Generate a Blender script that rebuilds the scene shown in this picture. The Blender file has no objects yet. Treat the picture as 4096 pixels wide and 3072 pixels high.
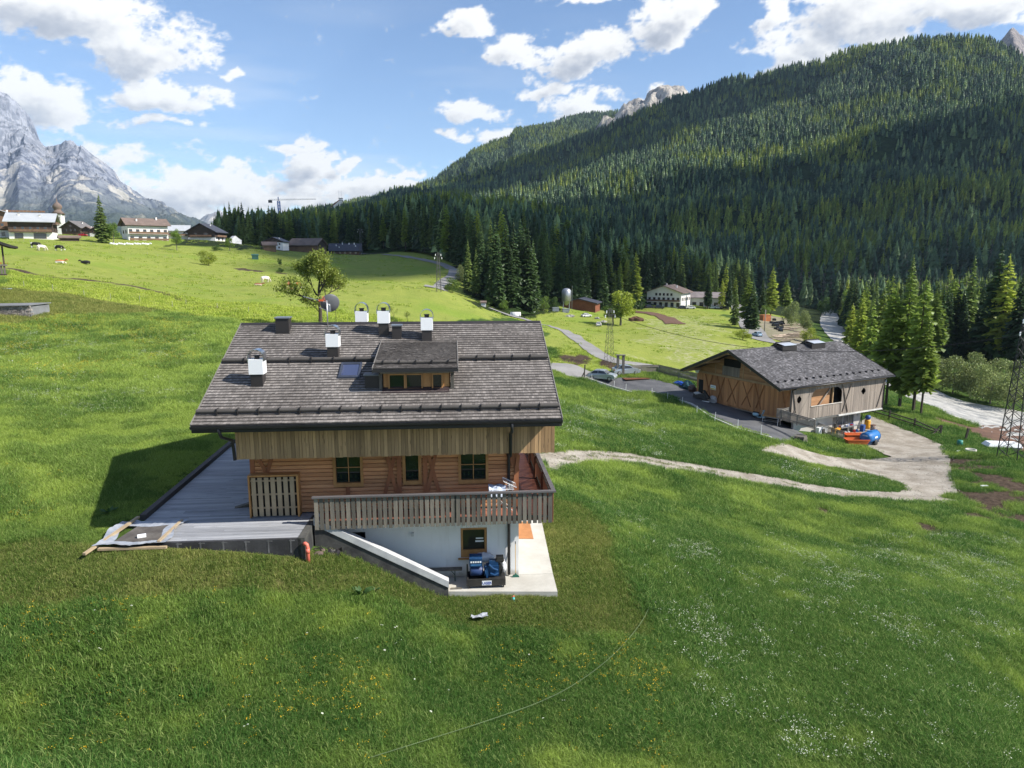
import bpy, bmesh, math, random
import numpy as np
from mathutils import Vector, Matrix

sc = bpy.context.scene
rad = math.radians
random.seed(7)
RNG = np.random.default_rng(11)

# ------------------------------------------------------------------ camera
F = 2840.0            # focal length in pixels of the 4096 px wide photograph
PITCH = rad(10.1)
H = 11.8              # camera height above the concrete slab of the chalet
CAM = np.array([0.0, 0.0, H])
cd = bpy.data.cameras.new('camera')
cam = bpy.data.objects.new('camera', cd)
sc.collection.objects.link(cam)
cam.location = (0, 0, H)
cam.rotation_euler = (rad(90) - PITCH, 0, 0)
cd.sensor_fit = 'HORIZONTAL'
cd.sensor_width = 36.0
cd.lens = 36.0 * F / 4096.0
cd.clip_start = 0.5
cd.clip_end = 40000
sc.camera = cam

# ------------------------------------------------------------------ sun, sky, exposure
SUN = np.array([1.108, -0.288, 1.0]); SUN = SUN / np.linalg.norm(SUN)
SUN_EL = math.asin(SUN[2]); SUN_AZ = math.atan2(SUN[0], SUN[1])
ld = bpy.data.lights.new('sun', 'SUN')
SKY = .108
ld.energy = 5.0
ld.angle = rad(0.53)
ld.color = (1.0, 0.94, 0.84)
sun = bpy.data.objects.new('sun', ld)
sc.collection.objects.link(sun)
sun.rotation_euler = Vector(tuple(SUN)).to_track_quat('Z', 'Y').to_euler()
sun.location = (0, 0, 60)
sc.view_settings.view_transform = 'Standard'
sc.view_settings.look = 'None'
sc.view_settings.exposure = 0.78
sc.view_settings.gamma = 1.0
sc.view_settings.use_curve_mapping = False
sc.cycles.use_denoising = True
sc.cycles.max_bounces = 6
sc.cycles.diffuse_bounces = 3
sc.cycles.glossy_bounces = 2
sc.cycles.transmission_bounces = 3
sc.cycles.transparent_max_bounces = 6
sc.cycles.volume_bounces = 0
sc.cycles.sample_clamp_indirect = 6.0


def ray(u, v):
    x = (u - 2048) / F
    y = -(v - 1536) / F
    c, s = math.cos(PITCH), math.sin(PITCH)
    return np.array([x, c + y * s, -s + y * c])


def at(u, v, Y):
    d = ray(u, v)
    return CAM + d * (Y / d[1])


def proj(p):
    q = np.asarray(p, float) - CAM
    c, s = math.cos(PITCH), math.sin(PITCH)
    f = q[..., 1] * c - q[..., 2] * s
    up = q[..., 1] * s + q[..., 2] * c
    return 2048 + F * q[..., 0] / f, 1536 - F * up / f, f


# ---- node helper
class NT:
    def __init__(self, tree):
        self.t = tree
        tree.nodes.clear()

    def n(self, typ, ins=None, **kw):
        nd = self.t.nodes.new(typ)
        for k, v in kw.items():
            setattr(nd, k, v)
        for k, v in (ins or {}).items():
            self.put(nd.inputs[k], v)
        return nd

    def put(self, sock, v):
        if isinstance(v, bpy.types.NodeSocket):
            self.t.links.new(v, sock)
        elif isinstance(v, bpy.types.Node):
            self.t.links.new(v.outputs[0], sock)
        else:
            if sock.type == 'RGBA' and len(v) == 3:
                v = (*v, 1)
            sock.default_value = v

    def m(self, op, a, b=None, c=None, clamp=False):
        nd = self.n('ShaderNodeMath', operation=op, use_clamp=clamp)
        for i, v in enumerate((a, b, c)):
            if v is not None:
                self.put(nd.inputs[i], v)
        return nd.outputs[0]

    def mix(self, f, a, b, typ='RGBA', blend='MIX'):
        nd = self.n('ShaderNodeMix', data_type=typ, clamp_factor=True)
        if typ == 'RGBA':
            nd.blend_type = blend
            i, o = (0, 6, 7), 2
        else:
            i, o = (0, 2, 3), 0
        for k, v in zip(i, (f, a, b)):
            self.put(nd.inputs[k], v)
        return nd.outputs[o]

    def ss(self, v, lo, hi, a=0.0, b=1.0):
        nd = self.n('ShaderNodeMapRange', interpolation_type='SMOOTHSTEP')
        self.put(nd.inputs[0], v)
        for k, x in zip((1, 2, 3, 4), (lo, hi, a, b)):
            self.put(nd.inputs[k], x)
        return nd.outputs[0]

    def noise(self, vec, scale, detail=4, rough=0.55, dist=0.0):
        nd = self.n('ShaderNodeTexNoise', {'Scale': scale, 'Detail': detail, 'Roughness': rough, 'Distortion': dist})
        if vec is not None:
            self.put(nd.inputs['Vector'], vec)
        return nd.outputs['Fac']

    def vmul(self, v, s):
        nd = self.n('ShaderNodeVectorMath', operation='MULTIPLY')
        self.put(nd.inputs[0], v)
        self.put(nd.inputs[1], s)
        return nd.outputs[0]

    def vadd(self, v, s):
        nd = self.n('ShaderNodeVectorMath', operation='ADD')
        self.put(nd.inputs[0], v)
        self.put(nd.inputs[1], s)
        return nd.outputs[0]


def skydir(u, v):
    d = ray(u, v)
    d = d / np.linalg.norm(d)
    return math.atan2(d[0], d[1]), math.asin(d[2])


def make_world():
    w = bpy.data.worlds.new('World')
    sc.world = w
    w.use_nodes = True
    N = NT(w.node_tree)
    sky = N.n('ShaderNodeTexSky', sky_type='NISHITA', sun_disc=False, sun_elevation=SUN_EL,
              sun_rotation=SUN_AZ, altitude=1600.0, air_density=1.0, dust_density=0.0, ozone_density=3.5)
    b1 = N.n('ShaderNodeBackground', {'Color': sky.outputs[0], 'Strength': SKY})
    N.n('ShaderNodeOutputWorld', {0: b1.outputs[0]})
    w.cycles.sampling_method = 'MANUAL'
    w.cycles.sample_map_resolution = 512


make_world()

# ------------------------------------------------------------------ collections and object helpers
C = sc.collection


def tag(o, label=None, cat=None, group=None, kind=None):
    if label: o['label'] = label
    if cat: o['category'] = cat
    if group: o['group'] = group
    if kind: o['kind'] = kind
    return o


def empty(name, loc=(0, 0, 0), rz=0.0, label=None, cat=None, group=None, parent=None):
    o = bpy.data.objects.new(name, None)
    o.empty_display_size = 0.2
    C.objects.link(o)
    o.location = loc
    o.rotation_euler = (0, 0, rz)
    if parent: o.parent = parent
    return tag(o, label, cat, group)


class MB:
    """collects faces of one mesh; per-face tint goes to a colour attribute"""

    def __init__(self):
        self.v, self.f, self.t = [], [], []
        self.tint = 1.0

    def face(self, pts, tint=None):
        b = len(self.v)
        self.v += [tuple(map(float, p)) for p in pts]
        self.f.append(tuple(range(b, b + len(pts))))
        self.t.append(self.tint if tint is None else tint)
        return self

    def hexa(self, p):
        """8 corners: bottom 4 ccw, top 4 ccw"""
        b = len(self.v)
        self.v += [tuple(map(float, q)) for q in p]
        for q in ((3, 2, 1, 0), (4, 5, 6, 7), (0, 1, 5, 4), (1, 2, 6, 5), (2, 3, 7, 6), (3, 0, 4, 7)):
            self.f.append(tuple(b + i for i in q))
            self.t.append(self.tint)
        return self

    def box(self, x0, x1, y0, y1, z0, z1):
        return self.hexa([(x0, y0, z0), (x1, y0, z0), (x1, y1, z0), (x0, y1, z0),
                          (x0, y0, z1), (x1, y0, z1), (x1, y1, z1), (x0, y1, z1)])

    def bar(self, a, b, w, h, up=(0, 0, 1)):
        a, b = Vector(a), Vector(b)
        d = (b - a).normalized()
        up = Vector(up)
        if abs(d.dot(up)) > .98: up = Vector((0, 1, 0))
        s = d.cross(up).normalized() * (w / 2)
        t = s.cross(d).normalized() * (h / 2)
        return self.hexa([a - s - t, a + s - t, b + s - t, b - s - t, a - s + t, a + s + t, b + s + t, b - s + t])

    def tube(self, pts, r, n=8, cap=True):
        pts = [Vector(p) for p in pts]
        rs = r if isinstance(r, (list, tuple)) else [r] * len(pts)
        rings = []
        prev = None
        for i, p in enumerate(pts):
            d = (pts[min(i + 1, len(pts) - 1)] - pts[max(i - 1, 0)]).normalized()
            if prev is None:
                a = d.cross(Vector((0, 0, 1)))
                if a.length < .05: a = d.cross(Vector((0, 1, 0)))
            else:
                a = prev - d * prev.dot(d)
            a.normalize()
            prev = a
            b = d.cross(a)
            k = len(self.v)
            for j in range(n):
                q = 2 * math.pi * j / n
                self.v.append(tuple(p + (a * math.cos(q) + b * math.sin(q)) * rs[i]))
            rings.append(k)
        for k0, k1 in zip(rings, rings[1:]):
            for j in range(n):
                self.f.append((k0 + j, k0 + (j + 1) % n, k1 + (j + 1) % n, k1 + j))
                self.t.append(self.tint)
        if cap:
            self.f.append(tuple(range(rings[0] + n - 1, rings[0] - 1, -1)))
            self.f.append(tuple(range(rings[-1], rings[-1] + n)))
            self.t += [self.tint] * 2
        return self

    def lathe(self, prof, n=16, c=(0, 0, 0), axis='z'):
        k = len(self.v)
        for r, z in prof:
            for j in range(n):
                q = 2 * math.pi * j / n
                x, y = r * math.cos(q), r * math.sin(q)
                p = {'z': (x, y, z), 'x': (z, x, y), 'y': (y, z, x)}[axis]
                self.v.append((p[0] + c[0], p[1] + c[1], p[2] + c[2]))
        for i in range(len(prof) - 1):
            for j in range(n):
                a = k + i * n + j
                b = k + i * n + (j + 1) % n
                self.f.append((a, b, b + n, a + n))
                self.t.append(self.tint)
        self.f.append(tuple(range(k + n - 1, k - 1, -1)))
        m = k + (len(prof) - 1) * n
        self.f.append(tuple(range(m, m + n)))
        self.t += [self.tint] * 2
        return self

    def prism(self, poly, y0, y1, axis='y'):
        """poly in (x,z), extruded along y (or poly (y,z) along x, or (x,y) along z)"""
        def P(a, b, c):
            return {'y': (a, c, b), 'x': (c, a, b), 'z': (a, b, c)}[axis]
        n = len(poly)
        k = len(self.v)
        for c in (y0, y1):
            self.v += [tuple(map(float, P(a, b, c))) for a, b in poly]
        self.f.append(tuple(range(k, k + n)))
        self.f.append(tuple(range(k + 2 * n - 1, k + n - 1, -1)))
        self.t += [self.tint] * 2
        for i in range(n):
            j = (i + 1) % n
            self.f.append((k + i, k + n + i, k + n + j, k + j))
            self.t.append(self.tint)
        return self

    def blob(self, c, r, seg=10, rings=7, jit=0.12, seed=0):
        rr = random.Random(seed)
        k = len(self.v)
        rx, ry, rz = (r, r, r) if not isinstance(r, (tuple, list)) else r
        for i in range(rings + 1):
            th = math.pi * i / rings
            for j in range(seg):
                ph = 2 * math.pi * j / seg
                q = 1 + rr.uniform(-jit, jit)
                self.v.append((c[0] + rx * q * math.sin(th) * math.cos(ph), c[1] + ry * q * math.sin(th) * math.sin(ph),
                               c[2] + rz * q * math.cos(th)))
        for i in range(rings):
            for j in range(seg):
                a = k + i * seg + j
                b = k + i * seg + (j + 1) % seg
                self.f.append((a, a + seg, b + seg, b))
                self.t.append(self.tint)
        return self

    def mesh(self, name, mat=None, smooth=False):
        me = bpy.data.meshes.new(name)
        me.from_pydata(self.v, [], self.f)
        if mat: me.materials.append(mat)
        if len(set(self.t)) > 1 or (mat and mat.get('tinted')):
            at_ = me.color_attributes.new('tint', 'FLOAT_COLOR', 'CORNER')
            cnt = np.array([len(f) for f in self.f])
            t = np.repeat(np.array(self.t, float), cnt)
            at_.data.foreach_set('color', np.stack([t, t, t, np.ones_like(t)], 1).ravel())
        if smooth:
            me.shade_smooth()
        me.validate()
        return me

    def build(self, name, mat, parent=None, smooth=False, **kw):
        return link(name, self.mesh(name, mat, smooth), parent, **kw)


def link(name, me, parent=None, loc=None, label=None, cat=None, group=None, kind=None, rot=None, scale=None):
    o = bpy.data.objects.new(name, me)
    C.objects.link(o)
    if parent: o.parent = parent
    if loc is not None: o.location = loc
    if rot is not None: o.rotation_euler = rot
    if scale is not None: o.scale = scale
    return tag(o, label, cat, group, kind)


def np_mesh(name, V, Fc, mat, smooth=True, attrs=None):
    me = bpy.data.meshes.new(name)
    me.from_pydata(np.asarray(V).tolist() if not isinstance(V, list) else V, [], np.asarray(Fc).tolist())
    if mat: me.materials.append(mat)
    for k, a in (attrs or {}).items():
        t = me.attributes.new(k, 'FLOAT', 'POINT')
        t.data.foreach_set('value', np.asarray(a, np.float32))
    if smooth: me.shade_smooth()
    return me


# ------------------------------------------------------------------ noise on arrays
def _hash(ix, iy, seed):
    h = (ix.astype(np.int64) * 374761393 + iy.astype(np.int64) * 668265263 + seed * 974634777) & 0xffffffff
    h = ((h ^ (h >> 13)) * 1274126177) & 0xffffffff
    h = h ^ (h >> 16)
    return (h & 0xffff) / 65535.0


def vnoise(x, y, seed=0):
    ix, iy = np.floor(x), np.floor(y)
    fx, fy = x - ix, y - iy
    fx = fx * fx * fx * (fx * (fx * 6 - 15) + 10)
    fy = fy * fy * fy * (fy * (fy * 6 - 15) + 10)
    a, b = _hash(ix, iy, seed), _hash(ix + 1, iy, seed)
    c, d = _hash(ix, iy + 1, seed), _hash(ix + 1, iy + 1, seed)
    return (a + (b - a) * fx) * (1 - fy) + (c + (d - c) * fx) * fy


def fbm(x, y, oct=4, seed=0, gain=.5, lac=2.03):
    s, a, n = 0, 1, 0
    for i in range(oct):
        s = s + a * vnoise(x, y, seed + i * 17)
        n += a
        a *= gain
        x, y = x * lac + 3.1, y * lac + 1.7
    return s / n


def ridged(x, y, oct=5, seed=0, gain=.5):
    s, a, n = 0, 1, 0
    for i in range(oct):
        s = s + a * (1 - np.abs(2 * vnoise(x, y, seed + i * 13) - 1))
        n += a
        a *= gain
        x, y = x * 2.07 + 5.3, y * 2.07 + 2.9
    return s / n


# ------------------------------------------------------------------ materials
MATS = {}


def mat_base(name):
    m = bpy.data.materials.new(name)
    m.use_nodes = True
    MATS[name] = m
    return m, NT(m.node_tree)


def surf(name, c1, c2=None, scale=3.0, rough=.8, stretch=(1, 1, 1), bump=0.0, bscale=None, rnd=0.0, metal=0.0,
         tint=False, island=0.0, fine=0.0, coords='Object', spec=.4, knots=0.0):
    """procedural surface: two colours mixed by noise, optional bump, per object / per island / per face variation"""
    m, N = mat_base(name)
    c2 = c2 or tuple(x * .72 for x in c1)
    vec = N.vmul(N.n('ShaderNodeTexCoord').outputs[coords], stretch)
    oi = N.n('ShaderNodeObjectInfo').outputs['Random']
    if rnd:
        ofs = N.n('ShaderNodeCombineXYZ', {0: N.m('MULTIPLY', oi, 37.0), 1: N.m('MULTIPLY', oi, 91.0), 2: N.m('MULTIPLY', oi, 53.0)})
        vec = N.vadd(vec, ofs.outputs[0])
    nz = N.noise(vec, scale, 6, .6)
    col = N.mix(N.ss(nz, .3, .7), c1, c2)
    val = 1.0
    if fine:
        f = N.noise(vec, scale * 9, 4, .7)
        val = N.m('MULTIPLY_ADD', N.m('SUBTRACT', f, .5), fine * 2, 1.0)
    if rnd:
        val = N.m('MULTIPLY', val, N.m('MULTIPLY_ADD', N.m('SUBTRACT', oi, .5), rnd * 2, 1.0))
    if island:
        ri = N.n('ShaderNodeNewGeometry').outputs['Random Per Island']
        val = N.m('MULTIPLY', val, N.m('MULTIPLY_ADD', N.m('SUBTRACT', ri, .5), island * 2, 1.0))
    if tint:
        m['tinted'] = 1
        a = N.n('ShaderNodeAttribute', attribute_name='tint')
        val = N.m('MULTIPLY', val, a.outputs['Fac'])
    if knots:
        vo = N.n('ShaderNodeTexVoronoi', {'Vector': N.vmul(vec, (1, 1, 1)), 'Scale': knots})
        kn = N.ss(vo.outputs['Distance'], .16, .07)
        col = N.mix(N.m('MULTIPLY', kn, .75), col, tuple(x * .28 for x in c2))
    if not isinstance(val, float):
        cc = N.n('ShaderNodeCombineColor', {0: val, 1: val, 2: val})
        col = N.mix(1.0, col, cc.outputs[0], blend='MULTIPLY')
    b = N.n('ShaderNodeBsdfPrincipled', {'Base Color': col, 'Roughness': rough, 'Metallic': metal, 'Specular IOR Level': spec})
    if bump:
        bn = N.n('ShaderNodeBump', {'Strength': bump, 'Distance': .05, 'Height': N.noise(vec, bscale or scale * 4, 5, .65)})
        N.put(b.inputs['Normal'], bn)
    N.n('ShaderNodeOutputMaterial', {0: b.outputs[0]})
    return m


def leafmat(name, c1, c2, trans=.35, rnd=.25, island=.35, scale=.08, light=None, rough=.7):
    """leaves or needles: diffuse and translucent, varied per plant and per leaf clump"""
    m, N = mat_base(name)
    pos = N.n('ShaderNodeNewGeometry')
    oi = N.n('ShaderNodeObjectInfo').outputs['Random']
    nz = N.noise(pos.outputs['Position'], scale, 4, .6)
    col = N.mix(N.ss(nz, .3, .7), c1, c2)
    if light:
        col = N.mix(N.ss(oi, .55, .95), col, light)
    val = N.m('MULTIPLY', N.m('MULTIPLY_ADD', N.m('SUBTRACT', oi, .5), rnd * 2, 1.0),
              N.m('MULTIPLY_ADD', N.m('SUBTRACT', pos.outputs['Random Per Island'], .5), island * 2, 1.0))
    cc = N.n('ShaderNodeCombineColor', {0: val, 1: val, 2: N.m('MULTIPLY', val, .95)})
    col = N.mix(1.0, col, cc.outputs[0], blend='MULTIPLY')
    d = N.n('ShaderNodeBsdfDiffuse', {'Color': col})
    t = N.n('ShaderNodeBsdfTranslucent', {'Color': col})
    g = N.n('ShaderNodeBsdfGlossy', {'Color': (.8, .85, .8), 'Roughness': .5})
    s = N.n('ShaderNodeMixShader', {0: trans, 1: d.outputs[0], 2: t.outputs[0]})
    s2 = N.n('ShaderNodeMixShader', {0: .03, 1: s.outputs[0], 2: g.outputs[0]})
    N.n('ShaderNodeOutputMaterial', {0: s2.outputs[0]})
    return m


def glassmat(name, col=(.02, .03, .03), rough=.06):
    m, N = mat_base(name)
    b = N.n('ShaderNodeBsdfPrincipled', {'Base Color': col, 'Roughness': rough, 'Specular IOR Level': .7})
    N.n('ShaderNodeOutputMaterial', {0: b.outputs[0]})
    return m
# ------------------------------------------------------------------ chalet frame (used by the ground too)
A_H = rad(4.8)
HX = np.array([math.cos(A_H), math.sin(A_H), 0.0])
HY = np.array([-math.sin(A_H), math.cos(A_H), 0.0])
HW = np.array([0.25, 25.19, 0.0])           # front right foot of the white wall, on the slab


def hloc(x, y, z=0.0):
    return HW + x * HX + y * HY + np.array([0, 0, z])


# barn frame
BK = np.array([32.0, 80.0, -6.32])
_a = rad(61.5)
BS = np.array([math.sin(_a), math.cos(_a), 0.0])
BG = np.array([-math.cos(_a), math.sin(_a), 0.0])


def bloc(s, g, z=0.0):
    return BK + s * BS + g * BG + np.array([0, 0, z])


# ------------------------------------------------------------------ ground heights: thin plate through surveyed points
CP = []
for x, y, z in [(-2.9, -1.45, -.12), (-1, -1.75, -.16), (1.3, -1.9, -.25), (1.75, -.5, -.22), (1.9, 3, -.15), (2.0, 8, -.25), (1, 12, -.3),
                (-3.6, -1.5, .18), (-4.4, -1.5, .62), (-5.4, -1.5, 1.2), (-6.4, -1.5, 1.68), (-7.1, -1.5, 1.9), (-7.1, -2.6, 1.85),
                (-8.0, -2.75, 2.05), (-9.5, -2.75, 2.28), (-11.5, -2.75, 2.48), (-13, -2.85, 2.5), (-14.2, -2.6, 2.45), (-14.2, 0, 2.62),
                (-14, 5, 2.7), (-14, 10.5, 2.7), (-9, 11.5, 2.4), (-5, 12.5, 1.2), (-5, 5, 1.0), (-9, 5, 2.2), (-12, 3, 2.45), (-10, 0, 2.2), (-7, 2, 1.2), (-2, 4, -.3),
                (-16, -2.2, 2.5), (-18, 8, 3.0), (-5, -3.2, .85), (-3, -3, -.05), (-7.5, -4, 1.55), (-11, -4.3, 2.2), (0, -3.5, -.35),
                (4, 0, -.55), (5, 6, -.8), (3, -3, -.6)]:
    CP.append(tuple(hloc(x, y, z)))
for u, v, z in [(2700, 1600, -6.25), (2450, 1545, -6.1), (2620, 1660, -6.1), (2950, 1700, -6.3), (3080, 1745, -6.45), (3300, 1875, -7.7), (3450, 1880, -8.6),
                (3560, 1840, -9.3), (3500, 1740, -9.6), (3360, 1745, -9.5), (3650, 1790, -9.6), (3480, 1690, -9.6), (3750, 1950, -8.3), (2700, 1880, -4.0), (3200, 1965, -5.6), (3600, 2000, -7.0),
                (2250, 1850, -1.9), (2250, 1960, -1.3), (2600, 2050, -2.7), (3000, 2200, -3.3), (3500, 2200, -5.2), (4050, 2200, -6.6),
                (4096, 3072, -2.3), (3300, 3072, -1.7), (2048, 3072, -.9), (1000, 3072, .1), (0, 3072, .9), (4096, 2600, -4.2), (3000, 2600, -2.2), (2048, 2700, -.7),
                (1000, 2700, .8), (0, 2600, 1.7), (400, 2400, 2.15), (0, 2200, 2.6), (0, 2000, 2.9), (300, 1800, 3.0), (0, 1600, 3.7), (500, 1500, 3.6),
                (2300, 1700, -2.4), (2500, 1700, -4.2), (2250, 1500, -4.3), (2700, 1720, -5.0), (3000, 1830, -5.6), (2420, 1512, -5.4)]:
    d = ray(u, v)
    CP.append(tuple(CAM + d * ((z - H) / d[2])))
for u, v, Y in [(0, 1300, 70), (500, 1350, 67), (900, 1290, 84), (1280, 1295, 88), (250, 1050, 150), (100, 962, 225), (240, 1000, 172), (0, 1095, 112), (0, 1185, 85),
                (400, 1150, 110), (600, 1090, 170), (900, 1080, 200), (700, 995, 255), (850, 962, 290), (500, 972, 255), (1070, 1002, 340), (1370, 1014, 375), (1300, 1100, 230),
                (1500, 1120, 225), (1560, 1012, 350), (1750, 1085, 258), (1830, 1075, 250), (1600, 1200, 140), (1750, 1165, 155), (1740, 1150, 168), (1880, 1215, 170), (1930, 1238, 172),
                (2100, 1290, 150), (2300, 1370, 125), (2500, 1455, 108), (2100, 1380, 118), (2400, 1240, 255), (2250, 1262, 215), (2700, 1230, 300), (2700, 1350, 165), (2600, 1450, 120), (2950, 1400, 150),
                (2850, 1330, 180), (3030, 1352, 200), (2965, 1250, 300), (3150, 1335, 212), (3900, 1680, 108), (3650, 1562, 138), (3400, 1385, 215), (3300, 1285, 330), (3330, 1240, 420),
                (4045, 1835, 70), (3750, 1640, 106), (3950, 1755, 86), (3900, 1900, 63), (3950, 1610, 136), (4096, 1500, 160), (4096, 1300, 300), (3600, 1330, 290), (3900, 1400, 210),
                (2050, 1240, 205), (2300, 1235, 285), (1700, 1040, 300), (2000, 1120, 290), (1900, 1060, 310), (1160, 1290, 90), (700, 1200, 112), (1000, 1180, 130)]:
    CP.append(tuple(at(u, v, Y)))
for u, Y, z in [(2000, 330, 6), (2300, 350, 4), (2700, 380, -2), (1700, 400, 18), (1500, 450, 20), (1100, 500, 18), (900, 470, 13), (1300, 430, 15),
                (400, 420, 22), (0, 400, 24), (700, 420, 16), (3000, 420, -12), (3500, 450, -14), (4000, 430, -12), (4600, 350, -12), (4600, 150, -13), (4700, 60, -10), (4800, 20, -6),
                (-600, 60, 6), (-700, 200, 15), (-600, 25, 4), (-400, 12, 2), (2048, 8, 0), (2048, 900, 0), (500, 900, 0), (3600, 900, -15), (0, 1500, -20), (2000, 2500, -30), (4000, 2500, -30), (-600, 900, 0), (4800, 900, -15)]:
    CP.append(((u - 2048) / F * Y, Y, z))
CP = np.array(CP)


def warp(x, y):
    r = np.sqrt(x * x + y * y)
    return np.stack([np.arctan2(x, y) * 2.4, np.log(r + 5.0) * 1.6], -1)


def _k(d2):
    return np.where(d2 > 1e-12, .5 * d2 * np.log(np.maximum(d2, 1e-12)), 0.0)


_Q = warp(CP[:, 0], CP[:, 1])
_n = len(_Q)
_D = ((_Q[:, None] - _Q[None]) ** 2).sum(-1)
_M = np.zeros((_n + 3, _n + 3))
_M[:_n, :_n] = _k(_D) + np.eye(_n) * 2e-4
_M[:_n, _n] = 1
_M[:_n, _n + 1:] = _Q
_M[_n:, :_n] = _M[:_n, _n:].T
_W = np.linalg.solve(_M, np.concatenate([CP[:, 2], np.zeros(3)]))


def tps(x, y):
    q = warp(x, y)
    out = np.empty(len(q))
    for i in range(0, len(q), 20000):
        qq = q[i:i + 20000]
        d2 = ((qq[:, None] - _Q[None]) ** 2).sum(-1)
        out[i:i + 20000] = _k(d2) @ _W[:_n] + _W[_n] + qq @ _W[_n + 1:]
    return out


TH = np.concatenate([np.linspace(-100, -46, 28)[:-1], np.linspace(-46, 46, 420), np.linspace(46, 100, 28)[1:]]) * math.pi / 180
LR = np.linspace(math.log(5.0), math.log(1500.0), 430)
_T, _L = np.meshgrid(TH, LR, indexing='ij')
_R = np.exp(_L)
GX, GY = _R * np.sin(_T), _R * np.cos(_T)
GZ = tps(GX.ravel(), GY.ravel()).reshape(GX.shape)
_cal = np.clip((_R - 14) / 20, 0, 1) * np.clip(_R / 60, .25, 2.2)
_hq = np.stack([GX.ravel() - HW[0], GY.ravel() - HW[1]], 1)
_hd = np.abs(_hq @ HX[:2] + 6) / 12
_hd = np.clip(np.maximum(_hd, np.abs(_hq @ HY[:2] - 4) / 9) - .8, 0, .6).reshape(GX.shape) / .6
GZ = GZ + ((fbm(GX / 7, GY / 7, 4, 3) - .5) * .35 * _cal + (fbm(GX / 1.3, GY / 1.3, 3, 9) - .5) * .10 * np.clip(1.5 - _R / 100, 0, 1)) * _hd


def ground(x, y):
    x, y = np.atleast_1d(np.asarray(x, float)), np.atleast_1d(np.asarray(y, float))
    t = np.clip(np.arctan2(x, y), TH[0], TH[-1] - 1e-9)
    l = np.clip(np.log(np.maximum(np.hypot(x, y), 5.0)), LR[0], LR[-1] - 1e-9)
    i = np.clip(np.searchsorted(TH, t, 'right') - 1, 0, len(TH) - 2)
    a = (t - TH[i]) / (TH[i + 1] - TH[i])
    fl = (l - LR[0]) / (LR[1] - LR[0])
    j = np.clip(fl.astype(int), 0, len(LR) - 2)
    b = fl - j
    return (GZ[i, j] * (1 - a) * (1 - b) + GZ[i + 1, j] * a * (1 - b) + GZ[i, j + 1] * (1 - a) * b + GZ[i + 1, j + 1] * a * b)


def gz(x, y):
    return float(ground(x, y)[0])


_ts = np.exp(np.linspace(math.log(10), math.log(1400), 1600))


def hit(u, v):
    """where the photograph's pixel meets the ground"""
    d = ray(u, v)
    P = CAM + _ts[:, None] * d
    h = ground(P[:, 0], P[:, 1])
    below = np.nonzero(P[:, 2] < h)[0]
    if len(below) == 0:
        return at(u, v, 400)
    i = below[0]
    if i == 0: return P[0]
    a = P[i - 1, 2] - h[i - 1]
    b = h[i] - P[i, 2]
    t = _ts[i - 1] + (_ts[i] - _ts[i - 1]) * a / (a + b)
    p = CAM + t * d
    p[2] = gz(p[0], p[1])
    return p


def hits(pts):
    return [hit(*p) for p in pts]


def inpoly(x, y, poly):
    poly = np.asarray(poly)[:, :2]
    r = np.zeros(x.shape, bool)
    n = len(poly)
    for i in range(n):
        x0, y0 = poly[i]
        x1, y1 = poly[(i + 1) % n]
        c = ((y0 > y) != (y1 > y)) & (x < (x1 - x0) * (y - y0) / (y1 - y0 + 1e-12) + x0)
        r ^= c
    return r


def polydist(x, y, line):
    """distance to a polyline"""
    line = np.asarray(line)[:, :2]
    best = np.full(x.shape, 1e9)
    for a, b in zip(line[:-1], line[1:]):
        ab = b - a
        t = np.clip(((x - a[0]) * ab[0] + (y - a[1]) * ab[1]) / (ab @ ab + 1e-9), 0, 1)
        best = np.minimum(best, np.hypot(x - a[0] - t * ab[0], y - a[1] - t * ab[1]))
    return best


# ------------------------------------------------------------------ ground cover masks
PASTURE = hits([(0, 1070), (0, 1170), (300, 1190), (700, 1262), (960, 1290), (1290, 1298), (2170, 1300), (2190, 1450), (2380, 1490), (2640, 1480), (3200, 1500), (3330, 1400), (2960, 1300), (2900, 1240)])
PASTURE = np.array([p[:2] for p in PASTURE] + [[240, 330], [60, 520], [-300, 520], [-420, 260], [-90, 60]])
LAWN = np.array([p[:2] for p in hits([(0, 1150), (300, 1180), (640, 1235), (500, 1262), (300, 1262), (120, 1290), (0, 1290)])] + [[-130, 70], [-130, 95]])
MOWN = np.array([hloc(*p)[:2] for p in [(-20, -3.5), (-16, -1), (-13, -2), (-8, -2), (-7, -1.2), (-2.6, -1.2), (1.2, -1.4), (1.5, 9.5), (4.2, 9.5), (4.2, -2.8), (1.6, -3.6), (-4, -2.9), (-8, -4.2), (-12, -5.0), (-18, -5.4)]])
WET = np.array([p[:2] for p in hits([(3700, 2060), (3760, 2000), (3880, 1900), (4096, 1920), (4150, 2240), (4000, 2180), (3820, 2080)])])


def masks(x, y):
    r = np.hypot(x, y)
    jx = x + (fbm(x / 6, y / 6, 3, 21) - .5) * np.clip(r / 14, .6, 14)
    jy = y + (fbm(x / 6, y / 6, 3, 31) - .5) * np.clip(r / 14, .6, 14)
    past = inpoly(jx, jy, PASTURE).astype(float)
    lawn = inpoly(jx, jy, LAWN).astype(float)
    mown = inpoly(jx, jy, MOWN).astype(float)
    return past, lawn, mown


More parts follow.
